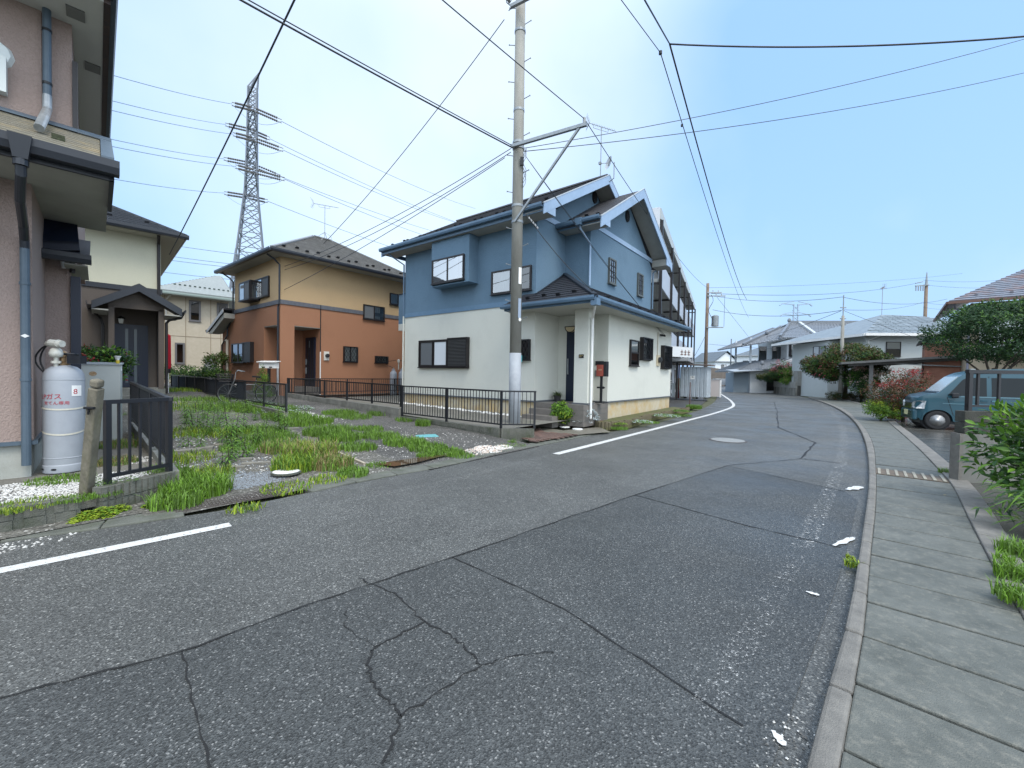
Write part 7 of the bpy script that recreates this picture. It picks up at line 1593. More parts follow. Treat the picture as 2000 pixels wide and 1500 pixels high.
b = MB(); b.beam((0.56,0.3,1.19),(0.60,1.2,1.22),0.015,0.015); b.beam((0.50,0.15,1.13),(0.50,1.3,1.13),0.08,0.02); b.build('wiper', BLACK, van)
# nose: grille, bumper intake, lamps
b = MB(); b.slab([(-0.012,0.36,0.60),(-0.012,VW-0.36,0.60),(0.0,VW-0.36,0.80),(0.0,0.36,0.80)], (0.01,0,0)); gr = b.build('grille', BLACK, van)
for z in (0.635,0.69,0.745):
    b = MB(); b.box(-0.03,-0.01,0.34,VW-0.34,z-0.012,z+0.012); b.build('grille_bar', CHROME, gr)
b = MB(); b.box(-0.055,0.06,0.06,VW-0.06,0.27,0.585); bp_ = b.build('bumper', TEAL, van, bevel=0.04)
for z in (0.34,0.42,0.50):
    b = MB(); b.box(-0.062,-0.05,0.28,VW-0.28,z-0.022,z+0.022); b.build('air_intake', BLACK, bp_)
    b = MB(); b.box(-0.066,-0.05,0.28,VW-0.28,z+0.024,z+0.034); b.build('chrome_strip', CHROME, bp_)
b = MB(); b.box(-0.075,-0.06,0.56,0.92,0.40,0.56); b.build('number_plate', mat('plate_yellow_white', (0.62,0.60,0.35), 0.5), bp_)
LAMP = mat('headlamp_lens', (0.60,0.63,0.65), 0.06, (0.20,0.22,0.23), 12, 2, spec=0.8)
for s in (0,1):
    def yy(v): return v if s == 0 else VW - v
    b = MB(); q = [(0.20,yy(0.012),0.63),(0.24,yy(0.008),0.87),(0.10,yy(0.05),0.88),(0.0,yy(0.20),0.83),(0.0,yy(0.30),0.79),(-0.012,yy(0.30),0.66),(0.05,yy(0.08),0.62)]
    cN = Vector((-0.03, -0.05 if s == 0 else 0.05, 0.0)); b.slab(q, cN); h_ = b.build('headlight', LAMP, van)
    b = MB(); b.box(0.01,0.19,min(yy(0.0),yy(-0.022)),max(yy(0.0),yy(-0.022)),0.635,0.665); b.build('indicator', WHITE, h_)
b = MB(); b.add([(0.74,-0.20,0.99),(0.90,-0.20,0.99),(0.90,-0.02,0.99),(0.78,-0.02,0.99),(0.74,-0.20,1.14),(0.90,-0.20,1.15),(0.90,-0.02,1.13),(0.78,-0.02,1.12)], [(0,3,2,1),(4,5,6,7),(0,1,5,4),(1,2,6,5),(2,3,7,6),(3,0,4,7)]); b.build('door_mirror', BLACK, van, bevel=0.03)
for w in WX:
    for y0, sg in ((0.005,1),(VW-0.005,-1)):
        b = MB(); prof_ = [(0.18,0.0),(0.255,0.0),(0.285,0.02),(0.285,0.13),(0.25,0.145),(0.18,0.145)]
        b.lathe(prof_, n=28, caps=False); o = b.build('wheel', RUBBER, van, smooth=False); o.location = (w, y0, WR_); o.rotation_euler = (R(-90*sg),0,0)
        rm2 = MB(); rm2.lathe([(0.05,0.03),(0.09,0.025),(0.12,0.045),(0.165,0.03),(0.185,0.008),(0.19,0.004)][::1], n=28); r_ = rm2.build('rim', SILVER, o, smooth=True)
        for k in range(16):
            a = k*math.pi/8; hl = MB(); c = Vector((0.138*math.cos(a),0.138*math.sin(a),0.030)); hl.disc(c, 0.017, (math.cos(a),math.sin(a),0), (-math.sin(a),math.cos(a),0), 8, ry=0.011); hl.build('rim_hole', BLACK, o) if sg == 1 and w == WX[0] else None
        hb = MB(); hb.lathe([(0.045,0.04),(0.05,0.02),(0.05,0.015)], n=14); hb.build('hub', BLACK, o)
        ar = MB(); ar.tube([(w + 0.35*math.cos(a_), y0 + 0.012*sg, WR_ + 0.345*math.sin(a_)) for a_ in [math.pi*k/16 for k in range(17)]], 0.014, 6, caps=False); ar.build('arch_lip', TEAL, van)
        dk = MB(); dk.disc((w, y0 + 0.16*sg, WR_), 0.34, X, Zv, 20); dk.build('wheel_well', BLACK, van)
b = MB(); b.box(0.15,3.3,0.2,VW-0.2,0.17,0.30); b.build('underbody', BLACK, van)

# ------------------------------------------------------------------ plants
def green(name, c, var=0.35, rough=0.55):
    m = bpy.data.materials.new(name); m.use_nodes = True; t = m.node_tree; N = t.nodes; L = t.links; b = N['Principled BSDF']
    b.inputs['Roughness'].default_value = rough; b.inputs['Specular IOR Level'].default_value = 0.3
    g = N.new('ShaderNodeNewGeometry'); mr = N.new('ShaderNodeMapRange'); L.new(g.outputs['Random Per Island'], mr.inputs['Value']); mr.inputs['To Min'].default_value = 1-var; mr.inputs['To Max'].default_value = 1+var
    v = N.new('ShaderNodeVectorMath'); v.operation = 'SCALE'; v.inputs[0].default_value = c; L.new(mr.outputs[0], v.inputs['Scale']); L.new(v.outputs[0], b.inputs['Base Color'])
    tl = N.new('ShaderNodeBsdfTranslucent'); L.new(v.outputs[0], tl.inputs['Color']); mx = N.new('ShaderNodeMixShader'); mx.inputs['Fac'].default_value = 0.22
    L.new(b.outputs[0], mx.inputs[1]); L.new(tl.outputs[0], mx.inputs[2]); L.new(mx.outputs[0], N['Material Output'].inputs['Surface']); return m
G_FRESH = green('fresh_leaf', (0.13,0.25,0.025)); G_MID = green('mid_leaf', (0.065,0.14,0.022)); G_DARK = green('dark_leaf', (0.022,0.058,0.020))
G_YEL = green('yellow_green_leaf', (0.25,0.33,0.03)); G_TAN = green('dry_grass', (0.30,0.24,0.11)); G_GRASS = green('grass_blade', (0.115,0.20,0.04)); G_SILVER = green('silver_leaf', (0.50,0.56,0.57), 0.2, 0.8)
G_OLIVE = green('olive_leaf', (0.075,0.085,0.022)); G_BRONZE = green('bronze_leaf', (0.105,0.055,0.026)); G_RED = green('red_leaf', (0.30,0.035,0.035)); G_PINK = green('pink_petal', (0.62,0.16,0.20)); G_PALE = green('pale_pink_petal', (0.66,0.48,0.42)); G_WEED = green('weed_leaf', (0.10,0.21,0.035)); G_WEED2 = green('weed_leaf_top', (0.19,0.32,0.03))
BARK = mat('bark', (0.075,0.06,0.045), 0.9, (0.045,0.036,0.028), 8, 5, 0.6, 30)
def leaf(b, p, d, n, L, W, mi=0, fold=0.15, droop=0.12):
    d = d.normalized(); s = d.cross(n)
    if s.length < 1e-4: s = d.orthogonal()
    s.normalize(); n = s.cross(d)
    m1 = p + d*L*0.45 + n*fold*W; tip = p + d*L - n*droop*L
    b.add([p, p + d*L*0.42 + s*W/2, tip, p + d*L*0.42 - s*W/2, m1], [(0,1,4),(1,2,4),(2,3,4),(3,0,4)], mi)
def rdir(rnd):
    z = rnd.uniform(-1,1); a = rnd.uniform(0, 2*math.pi); r = math.sqrt(1-z*z); return Vector((r*math.cos(a), r*math.sin(a), z))
def crown(blobs, nleaf, L, W, rnd, pick, shell=0.55, up=0.35):
    """leaf clumps spread through ellipsoids; blobs: (centre, (rx,ry,rz))"""
    b = MB(); vol = [r[0]*r[1]*r[2] for c, r in blobs]; tot = sum(v**0.67 for v in vol)
    for (c, r), v in zip(blobs, vol):
        nb = int(nleaf * v**0.67 / tot / 9) + 1; c = Vector(c)
        for k in range(nb):
            d = rdir(rnd); f = shell + (1-shell)*rnd.random()**0.6; tuft = c + Vector((d.x*r[0], d.y*r[1], d.z*r[2]))*f; hz = (d.z+1)/2
            mi = pick(rnd, hz, f)
            for j in range(9):
                q = tuft + rdir(rnd)*L*1.1; dd = (d*0.6 + rdir(rnd)*0.9 + Vector((0,0,up*0.4))).normalized(); leaf(b, q, dd, (d + Vector((0,0,up)) + rdir(rnd)*0.5).normalized(), L*rnd.uniform(.7,1.2), W*rnd.uniform(.7,1.2), mi)
    return b
def blob_cluster(c, R_, n, rnd, rs=(0.35,0.6), flat=0.8):
    out = []
    for i in range(n):
        d = rdir(rnd); s = rnd.uniform(*rs); out.append((Vector(c) + Vector((d.x*R_[0], d.y*R_[1], d.z*R_[2]))*(1-s*0.8), (R_[0]*s, R_[1]*s, R_[2]*s*flat)))
    return out
def trunk_mb(base, top, r0, rnd, n=5, spread=1.0):
    b = MB(); base, top = Vector(base), Vector(top); m = lerp(base, top, 0.45) + Vector((rnd.uniform(-.1,.1)*spread, rnd.uniform(-.1,.1)*spread, 0))
    b.tube([base, m, lerp(base, top, 0.75)], [r0, r0*0.8, r0*0.6], 8)
    for i in range(n):
        a = 2*math.pi*i/n + rnd.random(); e = top + Vector((math.cos(a)*spread, math.sin(a)*spread, rnd.uniform(-.2,.6)*spread)); b.tube([lerp(m, top, 0.2*rnd.random()), lerp(m, e, 0.55) + Vector((0,0,0.1*spread)), e], [r0*0.5, r0*0.3, r0*0.12], 6)
    return b
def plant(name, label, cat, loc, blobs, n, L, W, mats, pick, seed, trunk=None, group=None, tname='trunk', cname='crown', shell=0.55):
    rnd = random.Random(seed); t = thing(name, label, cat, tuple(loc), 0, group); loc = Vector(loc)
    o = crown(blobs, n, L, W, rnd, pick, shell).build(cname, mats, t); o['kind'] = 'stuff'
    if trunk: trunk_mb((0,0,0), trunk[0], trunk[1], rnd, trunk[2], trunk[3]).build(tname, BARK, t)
    return t
def ell(c, r): return [(c, r)]
# red-topped bush behind the van nose
rnd = random.Random(11)
bl_ = blob_cluster((0,0,1.0), (1.25,1.0,0.92), 26, rnd, (0.38,0.6)) + ell((0,0,0.9), (0.9,0.75,0.8))
plant('red_leaf_bush', 'large rounded bush with red new leaves on top beside the teal van', 'bush', (14.35,15.3,0.05), bl_, 11000, 0.075, 0.032, [G_RED, G_BRONZE, G_DARK], lambda r, h, f: (0 if r.random() < 0.75 else 1) if h > 0.80 and f > 0.7 else (1 if r.random() < 0.3 + 0.55*(h > 0.35) else 2), 12, ((0,0,0.8),0.06,5,0.5), tname='stem')
# clipped green hedge at the kerb
rnd = random.Random(13); hb_ = []
for i in range(22): hb_.append(((rnd.uniform(-.38,.38), rnd.uniform(-.3,.3), rnd.uniform(0.2,0.66)), (0.2,0.2,0.17)))
plant('clipped_hedge', 'bright green clipped bush at the kerb in front of the red bush', 'hedge', (13.423,15.2,0.06), hb_, 5200, 0.05, 0.028, [G_YEL, G_FRESH, G_MID], lambda r, h, f: 0 if h > 0.72 and r.random() < .8 else (1 if r.random() < 0.6 else 2), 14, ((0.25,0,0.5),0.035,6,0.3), tname='stem')
for k, (px, py) in enumerate(((1742,818),(1752,817),(1762,817))):
    c = Vector(((14.489,15.906,0.06),(14.741,15.946,0.06),(15.177,16.205,0.06))[k]); b = MB(); b.lathe([(0.05,0),(0.14,0.03),(0.15,0.09),(0.08,0.15),(0.01,0.16)], n=9)
    o = b.build('red_stone', mat('red_stone', (0.30,0.09,0.06), 0.8, (0.22,0.06,0.045), 12) if k == 0 else bpy.data.materials['red_stone'], loc=c); tag(o, ['leftmost red stone under the bush by the van', 'middle red stone under the bush by the van', 'red stone nearest the van bumper'][k], 'stone', 'red stones under the bush')
# low dark hedge, flowering hedge, crape myrtle
rnd = random.Random(15); hb_ = [((rnd.uniform(-1.3,1.3), rnd.uniform(-.4,.4), rnd.uniform(0.15,0.5)), (0.3,0.25,0.2)) for i in range(30)]
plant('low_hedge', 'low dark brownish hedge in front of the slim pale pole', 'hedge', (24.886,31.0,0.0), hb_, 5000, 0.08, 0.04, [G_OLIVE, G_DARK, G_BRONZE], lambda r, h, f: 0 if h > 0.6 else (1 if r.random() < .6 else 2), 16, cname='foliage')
rnd = random.Random(17); hb_ = blob_cluster((0,0,1.4), (1.2,0.7,1.0), 22, rnd)
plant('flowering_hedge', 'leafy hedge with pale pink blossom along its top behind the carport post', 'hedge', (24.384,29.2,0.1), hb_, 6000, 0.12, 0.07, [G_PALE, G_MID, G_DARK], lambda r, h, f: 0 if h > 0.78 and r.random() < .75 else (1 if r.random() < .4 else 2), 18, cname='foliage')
rnd = random.Random(19); hb_ = blob_cluster((0,0,2.75), (3.1,1.7,1.6), 60, rnd, (0.2,0.42), 0.6)
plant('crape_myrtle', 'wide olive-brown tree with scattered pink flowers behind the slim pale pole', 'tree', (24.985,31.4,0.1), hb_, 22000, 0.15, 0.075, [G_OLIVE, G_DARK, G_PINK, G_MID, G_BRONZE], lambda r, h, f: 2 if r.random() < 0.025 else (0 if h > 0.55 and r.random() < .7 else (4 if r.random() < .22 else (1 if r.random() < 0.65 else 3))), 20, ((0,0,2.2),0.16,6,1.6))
# dark tree at the right
rnd = random.Random(21); hb_ = blob_cluster((0.3,0,3.6), (2.9,2.0,1.45), 60, rnd, (0.2,0.42), 0.6)
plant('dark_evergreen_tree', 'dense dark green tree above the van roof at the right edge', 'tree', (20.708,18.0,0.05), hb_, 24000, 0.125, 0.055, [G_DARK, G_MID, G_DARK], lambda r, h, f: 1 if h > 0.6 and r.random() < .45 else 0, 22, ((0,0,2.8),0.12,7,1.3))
# garden plants by the tiled-roof house
rnd = random.Random(23)
plant('oleander', 'pink flowering oleander in front of the tiled-roof house', 'shrub', (27.908,43.0,0.2), blob_cluster((0,0,2.2), (1.7,1.1,1.1), 20, rnd), 5000, 0.15, 0.06, [G_PINK, G_DARK, G_MID], lambda r, h, f: 0 if h > 0.6 and r.random() < .5 else (1 if r.random() < .6 else 2), 24, ((0,0,1.5),0.07,5,0.6))
plant('garden_shrub', 'light green shrub behind the garden wall below the oleander', 'shrub', (28.052,41.5,0.3), blob_cluster((0,0,1.6), (1.8,1.0,0.9), 18, rnd), 4500, 0.14, 0.07, [G_FRESH, G_MID, G_TAN], lambda r, h, f: 0 if r.random() < .4 else (1 if r.random() < .7 else 2), 25)
plant('garden_shrub', 'low dark clipped shrub row along the left end of the garden wall', 'shrub', (27.517,44.5,0.2), blob_cluster((0,0,1.5), (1.5,0.8,0.6), 14, rnd), 3000, 0.12, 0.06, [G_OLIVE, G_DARK], lambda r, h, f: 0 if h > .5 else 1, 26)
plant('garden_tree', 'mid green garden tree behind the gate between the pier and the slim pole', 'tree', (30.959,42.0,0.2), blob_cluster((0,0,1.9), (1.7,1.0,1.0), 16, rnd), 3600, 0.14, 0.07, [G_MID, G_DARK], lambda r, h, f: 0 if h > .5 else 1, 27, ((0,0,1.5),0.08,4,0.6))
# leafy bush at the right edge: the leaves that show largest are parts of their own
rnd = random.Random(31); BC = Vector((6.12,4.55,0.80)); BR = Vector((0.74,0.70,0.66)); BB = Vector((6.12,4.55,0.03))
bush = thing('leafy_bush', 'large glossy leafy green bush at the right edge in front of the boundary wall', 'bush', tuple(BB))
def lmesh(nm, m, L, W):
    b = MB(); pts = [(0,0,0)]; k = 4
    vs = []; n = 5
    for i in range(n+1):
        t = i/n; w = W/2*math.sin(math.pi*min(1,(t*0.92+0.04)))**0.8 if 0 < i < n else 0.002; z = 0.05*L*math.sin(t*math.pi) - 0.14*L*t*t
        vs += [(L*t, -w, z + w*0.35), (L*t, 0, z), (L*t, w, z + w*0.35)]
    fs = []
    for i in range(n): a = i*3; fs += [(a,a+1,a+4,a+3),(a+1,a+2,a+5,a+4)]
    b.add(vs, fs); return b.mesh(nm, m, True)
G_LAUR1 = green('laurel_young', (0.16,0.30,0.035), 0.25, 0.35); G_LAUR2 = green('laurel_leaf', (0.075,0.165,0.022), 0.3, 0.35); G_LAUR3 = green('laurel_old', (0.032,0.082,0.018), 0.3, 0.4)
lms = [lmesh('leaf', m_, 0.125, 0.044) for m_ in (G_LAUR1, G_LAUR2, G_LAUR3)]
cdir = (Vector((0,0,1.5)) - BC).normalized(); cnt = 0
lump = [(rdir(rnd), rnd.uniform(-0.16,0.14)) for k in range(18)]
def rad(d): return 1.0 + sum(a*max(0, d.dot(e))**6 for e, a in lump)
while cnt < 285:
    d = rdir(rnd)
    if d.dot(cdir) < 0.05 and d.z < 0.5 and d.x > -0.3: continue
    if d.z < -0.75: continue
    p = BC + Vector((d.x*BR.x, d.y*BR.y, d.z*BR.z))*rad(d)*rnd.uniform(0.9,1.05) - BB
    x_ = (d*rnd.uniform(.5,1.0) + rdir(rnd)*0.55 + Vector((0,0,0.25))).normalized(); up_v = (d + Vector((0,0,0.9)) + rdir(rnd)*0.4).normalized()
    y_ = up_v.cross(x_).normalized(); z_ = x_.cross(y_)
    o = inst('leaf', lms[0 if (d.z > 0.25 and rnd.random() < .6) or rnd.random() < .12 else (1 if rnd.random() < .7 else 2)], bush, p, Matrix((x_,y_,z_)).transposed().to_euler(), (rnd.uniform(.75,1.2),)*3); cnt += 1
b = MB()
for k in range(2600):
    d = rdir(rnd); f = rnd.uniform(0.45,0.97)*rad(d); p = BC + Vector((d.x*BR.x, d.y*BR.y, d.z*BR.z))*f - BB
    if p.z < 0.12: continue
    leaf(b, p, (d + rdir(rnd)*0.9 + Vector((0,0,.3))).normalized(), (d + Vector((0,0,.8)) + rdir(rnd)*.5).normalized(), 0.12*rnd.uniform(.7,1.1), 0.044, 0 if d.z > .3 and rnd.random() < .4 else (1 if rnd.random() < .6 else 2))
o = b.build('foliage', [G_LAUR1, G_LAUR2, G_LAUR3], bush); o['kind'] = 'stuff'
b = trunk_mb((0,0,0), (0,0,0.6), 0.035, rnd, 9, 0.5); b.build('stem', BARK, bush)
for k, (dx, dy, hh) in enumerate(((-0.36,-0.1,1.50),(-0.12,0.1,1.46),(-0.5,-0.15,1.18))):
    b = MB(); b.tube([(dx*.6,dy*.6,0.9),(dx,dy,hh)], [0.008,0.004], 5); tw_ = b.build('shoot', G_LAUR2, bush)
    for j in range(8):
        a = j*2.4; x_ = Vector((math.cos(a), math.sin(a), 0.75)).normalized(); y_ = Zv.cross(x_).normalized(); z_ = x_.cross(y_)
        inst('leaf', lms[0], tw_, (dx,dy,hh - 0.028*j), Matrix((x_,y_,z_)).transposed().to_euler(), (0.9-0.03*j if j < 5 else 0.8,)*3)
# bamboo-like plants and weeds below it
fern = thing('bamboo_grass', 'arching narrow-leaved green plant spilling from under the leafy bush', 'plant', (4.85,3.85,0.03))
b = MB(); rnd = random.Random(33)
for k in range(46):
    base = Vector((rnd.uniform(-0.05,0.7), rnd.uniform(-0.35,0.45), rnd.uniform(0.15,0.5))); a = rnd.uniform(2.0,4.6)
    for j in range(9):
        aa = a + (j-4)*0.28; leaf(b, base + Vector((rnd.uniform(-.05,.05),rnd.uniform(-.05,.05),0)), Vector((math.cos(aa), math.sin(aa), rnd.uniform(-.35,.25))), Zv, rnd.uniform(.14,.24), 0.022, 0 if rnd.random() < .3 else (1 if rnd.random() < .6 else 2), 0.1, 0.25)
o = b.build('leaf_spray', [G_FRESH, G_MID, G_DARK], fern); o['kind'] = 'stuff'
# bush and silver plant beside the porch
rnd = random.Random(35)
plant('round_bush', 'bright green leafy bush at the foot of the white porch pillar', 'bush', (1.459,11.978,0.12), blob_cluster((0,0,0.33), (0.36,0.32,0.30), 18, rnd, (.4,.6)), 3800, 0.06, 0.045, [G_YEL, G_FRESH, G_MID], lambda r, h, f: 1 if h > .45 and r.random() < .75 else (0 if r.random() < .2 else 2), 36, cname='foliage')
sv = thing('silver_ragwort', 'silvery white ragwort plant between the green bush and the porch corner', 'plant', (2.094,11.991,0.1))
b = MB()
for k in range(70):
    d = rdir(rnd); d.z = abs(d.z); c = Vector((d.x*0.40, d.y*0.34, 0.08 + d.z*0.40))
    for j in range(9):
        a = j*0.7; dd = (Vector((math.cos(a), math.sin(a), 0.5)) + d*0.8).normalized(); leaf(b, c, dd, Zv, 0.10, 0.024, 0, .1, .1)
b.build('foliage', G_SILVER, sv)['kind'] = 'stuff'
pp_ = thing('potted_plant', 'small dark potted plant on the porch floor beside the door', 'potted plant', tuple(bl(0.22,0.98,0.70)))
b = MB(); b.lathe([(0.09,0),(0.12,0.17),(0.13,0.18),(0.10,0.17)], n=14); b.build('pot', mat('dark_pot', (0.03,0.03,0.032), 0.5), pp_)
b = MB()
for k in range(150): a = rnd.uniform(0,6.28); leaf(b, Vector((0,0,0.17)) + rdir(rnd)*0.06, Vector((math.cos(a), math.sin(a), rnd.uniform(0.1,1.3))), Zv, rnd.uniform(.1,.22), 0.02, 0 if rnd.random() < .5 else 1, .1, .3)
b.build('leaf_clump', [G_MID, G_OLIVE], pp_)['kind'] = 'stuff'
mbx = thing('mailbox_stand', 'red and black mailbox on a black post beside the white porch pillar', 'mailbox', tuple(bl(1.74,0.92,0.72)), YAW)
b = MB(); b.box(-0.14,0.14,-0.06,0.14,0,0.03); b.build('base', BLACK, mbx)
b = MB(); b.box(-0.03,0.03,0.0,0.06,0.03,0.78); b.build('post', BLACK, mbx)
b = MB(); b.box(-0.12,0.02,-0.02,0.05,0.43,0.48); b.slab([(0.02,-0.02,0.42),(0.10,-0.02,0.42),(0.14,-0.02,0.455),(0.10,-0.02,0.49),(0.02,-0.02,0.49)], (0,0.03,0)); b.build('arrow_plate', BLACK, mbx)
b = MB(); b.box(-0.05,0.16,0.0,0.16,0.78,1.22); bx = b.build('box', BLACK, mbx)
b = MB(); b.box(-0.13,0.07,-0.04,0.0,0.79,1.12); b.build('front_door', mat('brick_red', (0.28,0.065,0.045), 0.5), bx)
for k in range(2): b = MB(); b.box(-0.06+k*0.06,-0.03+k*0.06,-0.045,-0.04,0.96,0.985); b.build('number', mat('brass_number', (0.5,0.4,0.25), 0.4) if k == 0 else bpy.data.materials['brass_number'], bx)
# edging logs and planting bed
EDGE = mat('mossy_edging', (0.15,0.125,0.08), 0.9, (0.08,0.075,0.045), 7, 6, 0.8, 50, c3=(0.13,0.15,0.03), n3=4, w3=0.8)
ed = thing('bed_edging', 'row of short mossy upright edging logs around the bed before the white wall', 'edging', (2.391,12.079,0.05))
EP = smooth_line([(2.418,12.368,0.03), (2.628,11.804,0.03), (2.956,11.963,0.03), (4.479,13.984,0.04), (7.752,18.289,0.05)], 6)
EL = plen(EP); n = int(EL/0.105); e0_ = Vector((2.391,12.079,0.05)); rnd = random.Random(37)
for i in range(n):
    p, d = along(EP, (i+.5)*EL/n); h_ = rnd.uniform(.16,.205); b = MB(); b.tube([(0,0,-0.05),(rnd.uniform(-.008,.008),rnd.uniform(-.008,.008),h_)], 0.052, 8); b.build('edging_log', EDGE, ed, loc=p - e0_)
bedp = [(p.x, p.y, 0.17) for p in EP] + [tuple(bl(1.64,7.9,0.26)), tuple(bl(1.64,1.62,0.20)), tuple(bl(1.66,1.3,0.18))]
b = MB(); b.poly(bedp); tag(b.build('planting_bed', mat('mossy_soil', (0.085,0.075,0.045), 0.95, (0.11,0.125,0.035), 5, 6, 1.0, 50)), kind='structure')
# brick path to the porch
path = MB(); PQ = [(0.523,9.061), (1.67,10.325), (2.61,10.982), (2.519,11.978), tuple(bl(1.5,-0.7)[:2]), tuple(bl(0.0,-0.7)[:2]), tuple(bl(0.4,-2.2)[:2])]
path.poly([(p[0], p[1], 0.05) for p in PQ]); pth = tag(path.build('path', mat('damp_concrete', (0.20,0.185,0.15), 0.4, (0.14,0.13,0.105), 3, 6, 0.2, 60)), kind='structure')
BRK = [mat('paving_brick', (0.17,0.105,0.085), 0.6, (0.12,0.075,0.06), 14), mat('dark_paving_brick', (0.12,0.08,0.068), 0.6, (0.09,0.06,0.05), 14)]
bb = MB(); bb.box(-0.097,0.097,-0.047,0.047,0,0.018); bms = [bb.mesh('paving_brick', m_) for m_ in BRK]
def inside(p, P):
    c = False
    for (x1,y1),(x2,y2) in zip(P, P[1:]+P[:1]):
        if (y1 > p[1]) != (y2 > p[1]) and p[0] < (x2-x1)*(p[1]-y1)/(y2-y1)+x1: c = not c
    return c
PB1 = [PQ[0], PQ[1], tuple(bl(1.35,-1.5)[:2]), tuple(bl(0.9,-0.95)[:2]), tuple(bl(0.05,-0.8)[:2]), tuple(bl(0.5,-2.1)[:2])]; cnt = 0
for i in range(-12, 14):
    for j in range(-16, 30):
        p = bl(1.0 + i*0.205 + (0.1 if j % 2 else 0), -1.6 + j*0.102)
        if inside((p.x,p.y), PB1) and cnt < 290: inst('paving_brick', bms[rnd.random() < .4], pth, (p.x,p.y,0.052), (0,0,YAW)); cnt += 1
for k, (px, py) in enumerate(((0,0),(1,0))):
    c = Vector(((1.506,11.757,0.06),(1.803,11.351,0.06))[k]); b = MB(); b.disc((0,0,0), 0.15, X, Y, 14, ry=0.10); b.lathe([(0.14,-0.01),(0.14,0.012)], n=14)
    tag(b.build('stepping_stone', WHITE, loc=c), ['left pale stepping stone beside the green bush', 'right pale stepping stone beside the silver plant'][k], 'stepping stone', 'pale stepping stones at the path')
# left side bushes
rnd = random.Random(41)
plant('nandina_bush', 'leafy nandina bush with reddish tips behind the grey gas cylinder', 'bush', (-7.444,7.6,0.25), blob_cluster((0,0,1.30), (0.42,0.40,0.32), 16, rnd), 2600, 0.085, 0.035, [G_MID, G_DARK, G_RED, G_FRESH], lambda r, h, f: 2 if r.random() < .06 else (0 if r.random() < .5 else (3 if r.random() < .2 else 1)), 42, ((0,0,0.9),0.02,6,0.25), tname='stem')
plant('small_conifer', 'small pointed green conifer beside the white mailbox post', 'shrub', (-9.3,15.605,0.42), [((0,0,0.2+0.15*i), (0.42*(1-i/7),0.42*(1-i/7),0.16)) for i in range(7)], 2400, 0.06, 0.025, [G_FRESH, G_MID], lambda r, h, f: 0 if r.random() < .5 else 1, 43)
plant('garden_shrub', 'spreading green shrubs behind the mesh fence below the beige house', 'shrub', (-17.506,22.0,0.5), blob_cluster((0,0,0.75), (1.3,0.8,0.5), 14, rnd), 2600, 0.10, 0.05, [G_MID, G_DARK, G_FRESH], lambda r, h, f: 0 if r.random() < .5 else (1 if r.random() < .7 else 2), 44)
plant('garden_shrub', 'dark green shrub behind the mesh fence left of the terracotta house corner', 'shrub', (-14.323,20.0,0.5), blob_cluster((0,0,0.7), (0.9,0.7,0.5), 12, rnd), 2200, 0.10, 0.05, [G_MID, G_DARK], lambda r, h, f: 0 if r.random() < .4 else 1, 45)
plant('young_tree', 'small young tree by the left corner of the terracotta house', 'tree', (-14.455,20.5,0.5), blob_cluster((0,0,1.5), (0.6,0.5,0.4), 10, rnd), 900, 0.12, 0.06, [G_OLIVE, G_MID], lambda r, h, f: 0 if r.random() < .5 else 1, 46, ((0,0,1.3),0.03,5,0.35))
gp = thing('gate_post', 'grey post standing before the beige house beside the young tree', 'post', (-15.477,21.5,0.5)); b = MB(); b.box(-0.28,0.28,-0.05,0.05,0,1.6); b.build('panel', GREYPVC, gp)

# tall weeds on the lot, one object each
def weed_mesh(nm, h, n, L, rnd, wide=1.0):
    b = MB(); b.tube([(0,0,0),(rnd.uniform(-.03,.03),rnd.uniform(-.03,.03),h*0.6),(rnd.uniform(-.05,.05),rnd.uniform(-.05,.05),h)], [0.007,0.006,0.003], 5, 0)
    for i in range(n):
        f = 0.12 + 0.88*i/n; a = i*2.4 + rnd.uniform(-.3,.3); l = L*(0.75 + 0.35*math.sin(f*math.pi))*(0.6 if f > .93 else 1)*rnd.uniform(.8,1.15)
        leaf(b, Vector((0,0,h*f)), Vector((math.cos(a)*wide, math.sin(a)*wide, 0.15 + 1.1*max(0,f-0.8)*3 - 0.35*(1-f))), Zv, l, l*0.17, 2 if f > 0.86 else 1, 0.1, 0.28)
    return b.mesh(nm, [BARK, G_WEED, G_WEED2], False)
rnd = random.Random(51)
WM = [weed_mesh('weed', 0.62, 64, 0.17, rnd), weed_mesh('weed', 0.42, 44, 0.15, rnd), weed_mesh('weed', 0.28, 26, 0.15, rnd, 1.3)]
WP_ = (((-5.171,7.587,0.25),0.66),((-4.969,7.549,0.25),0.6),((-4.909,7.322,0.25),0.5),((-6.303,8.641,0.25),0.52),((-6.726,8.749,0.25),0.44),((-7.337,9.38,0.25),0.5),((-6.774,8.999,0.25),0.4),((-5.895,8.234,0.25),0.46),((-6.429,9.135,0.25),0.52),((-4.71,7.764,0.25),0.38),((-4.986,8.981,0.25),0.5),((-10.715,16.518,0.25),0.46),((-4.883,8.994,0.25),0.42),((-5.697,8.886,0.25),0.5),((-8.588,12.375,0.25),0.36),((-4.321,6.482,0.25),0.36),((-4.289,6.666,0.25),0.3),((-4.279,6.314,0.25),0.26),((-5.545,9.444,0.25),0.34),((-5.332,7.165,0.25),0.24),((-6.346,10.375,0.25),0.34),((-7.909,10.99,0.25),0.4),((-8.268,10.929,0.25),0.42),((-7.323,11.508,0.25),0.36),((-5.843,10.454,0.25),0.4),((-5.606,7.246,0.25),0.22),((-7.059,10.263,0.25),0.5),((-7.533,10.189,0.25),0.45),((-8.027,10.342,0.25),0.42))
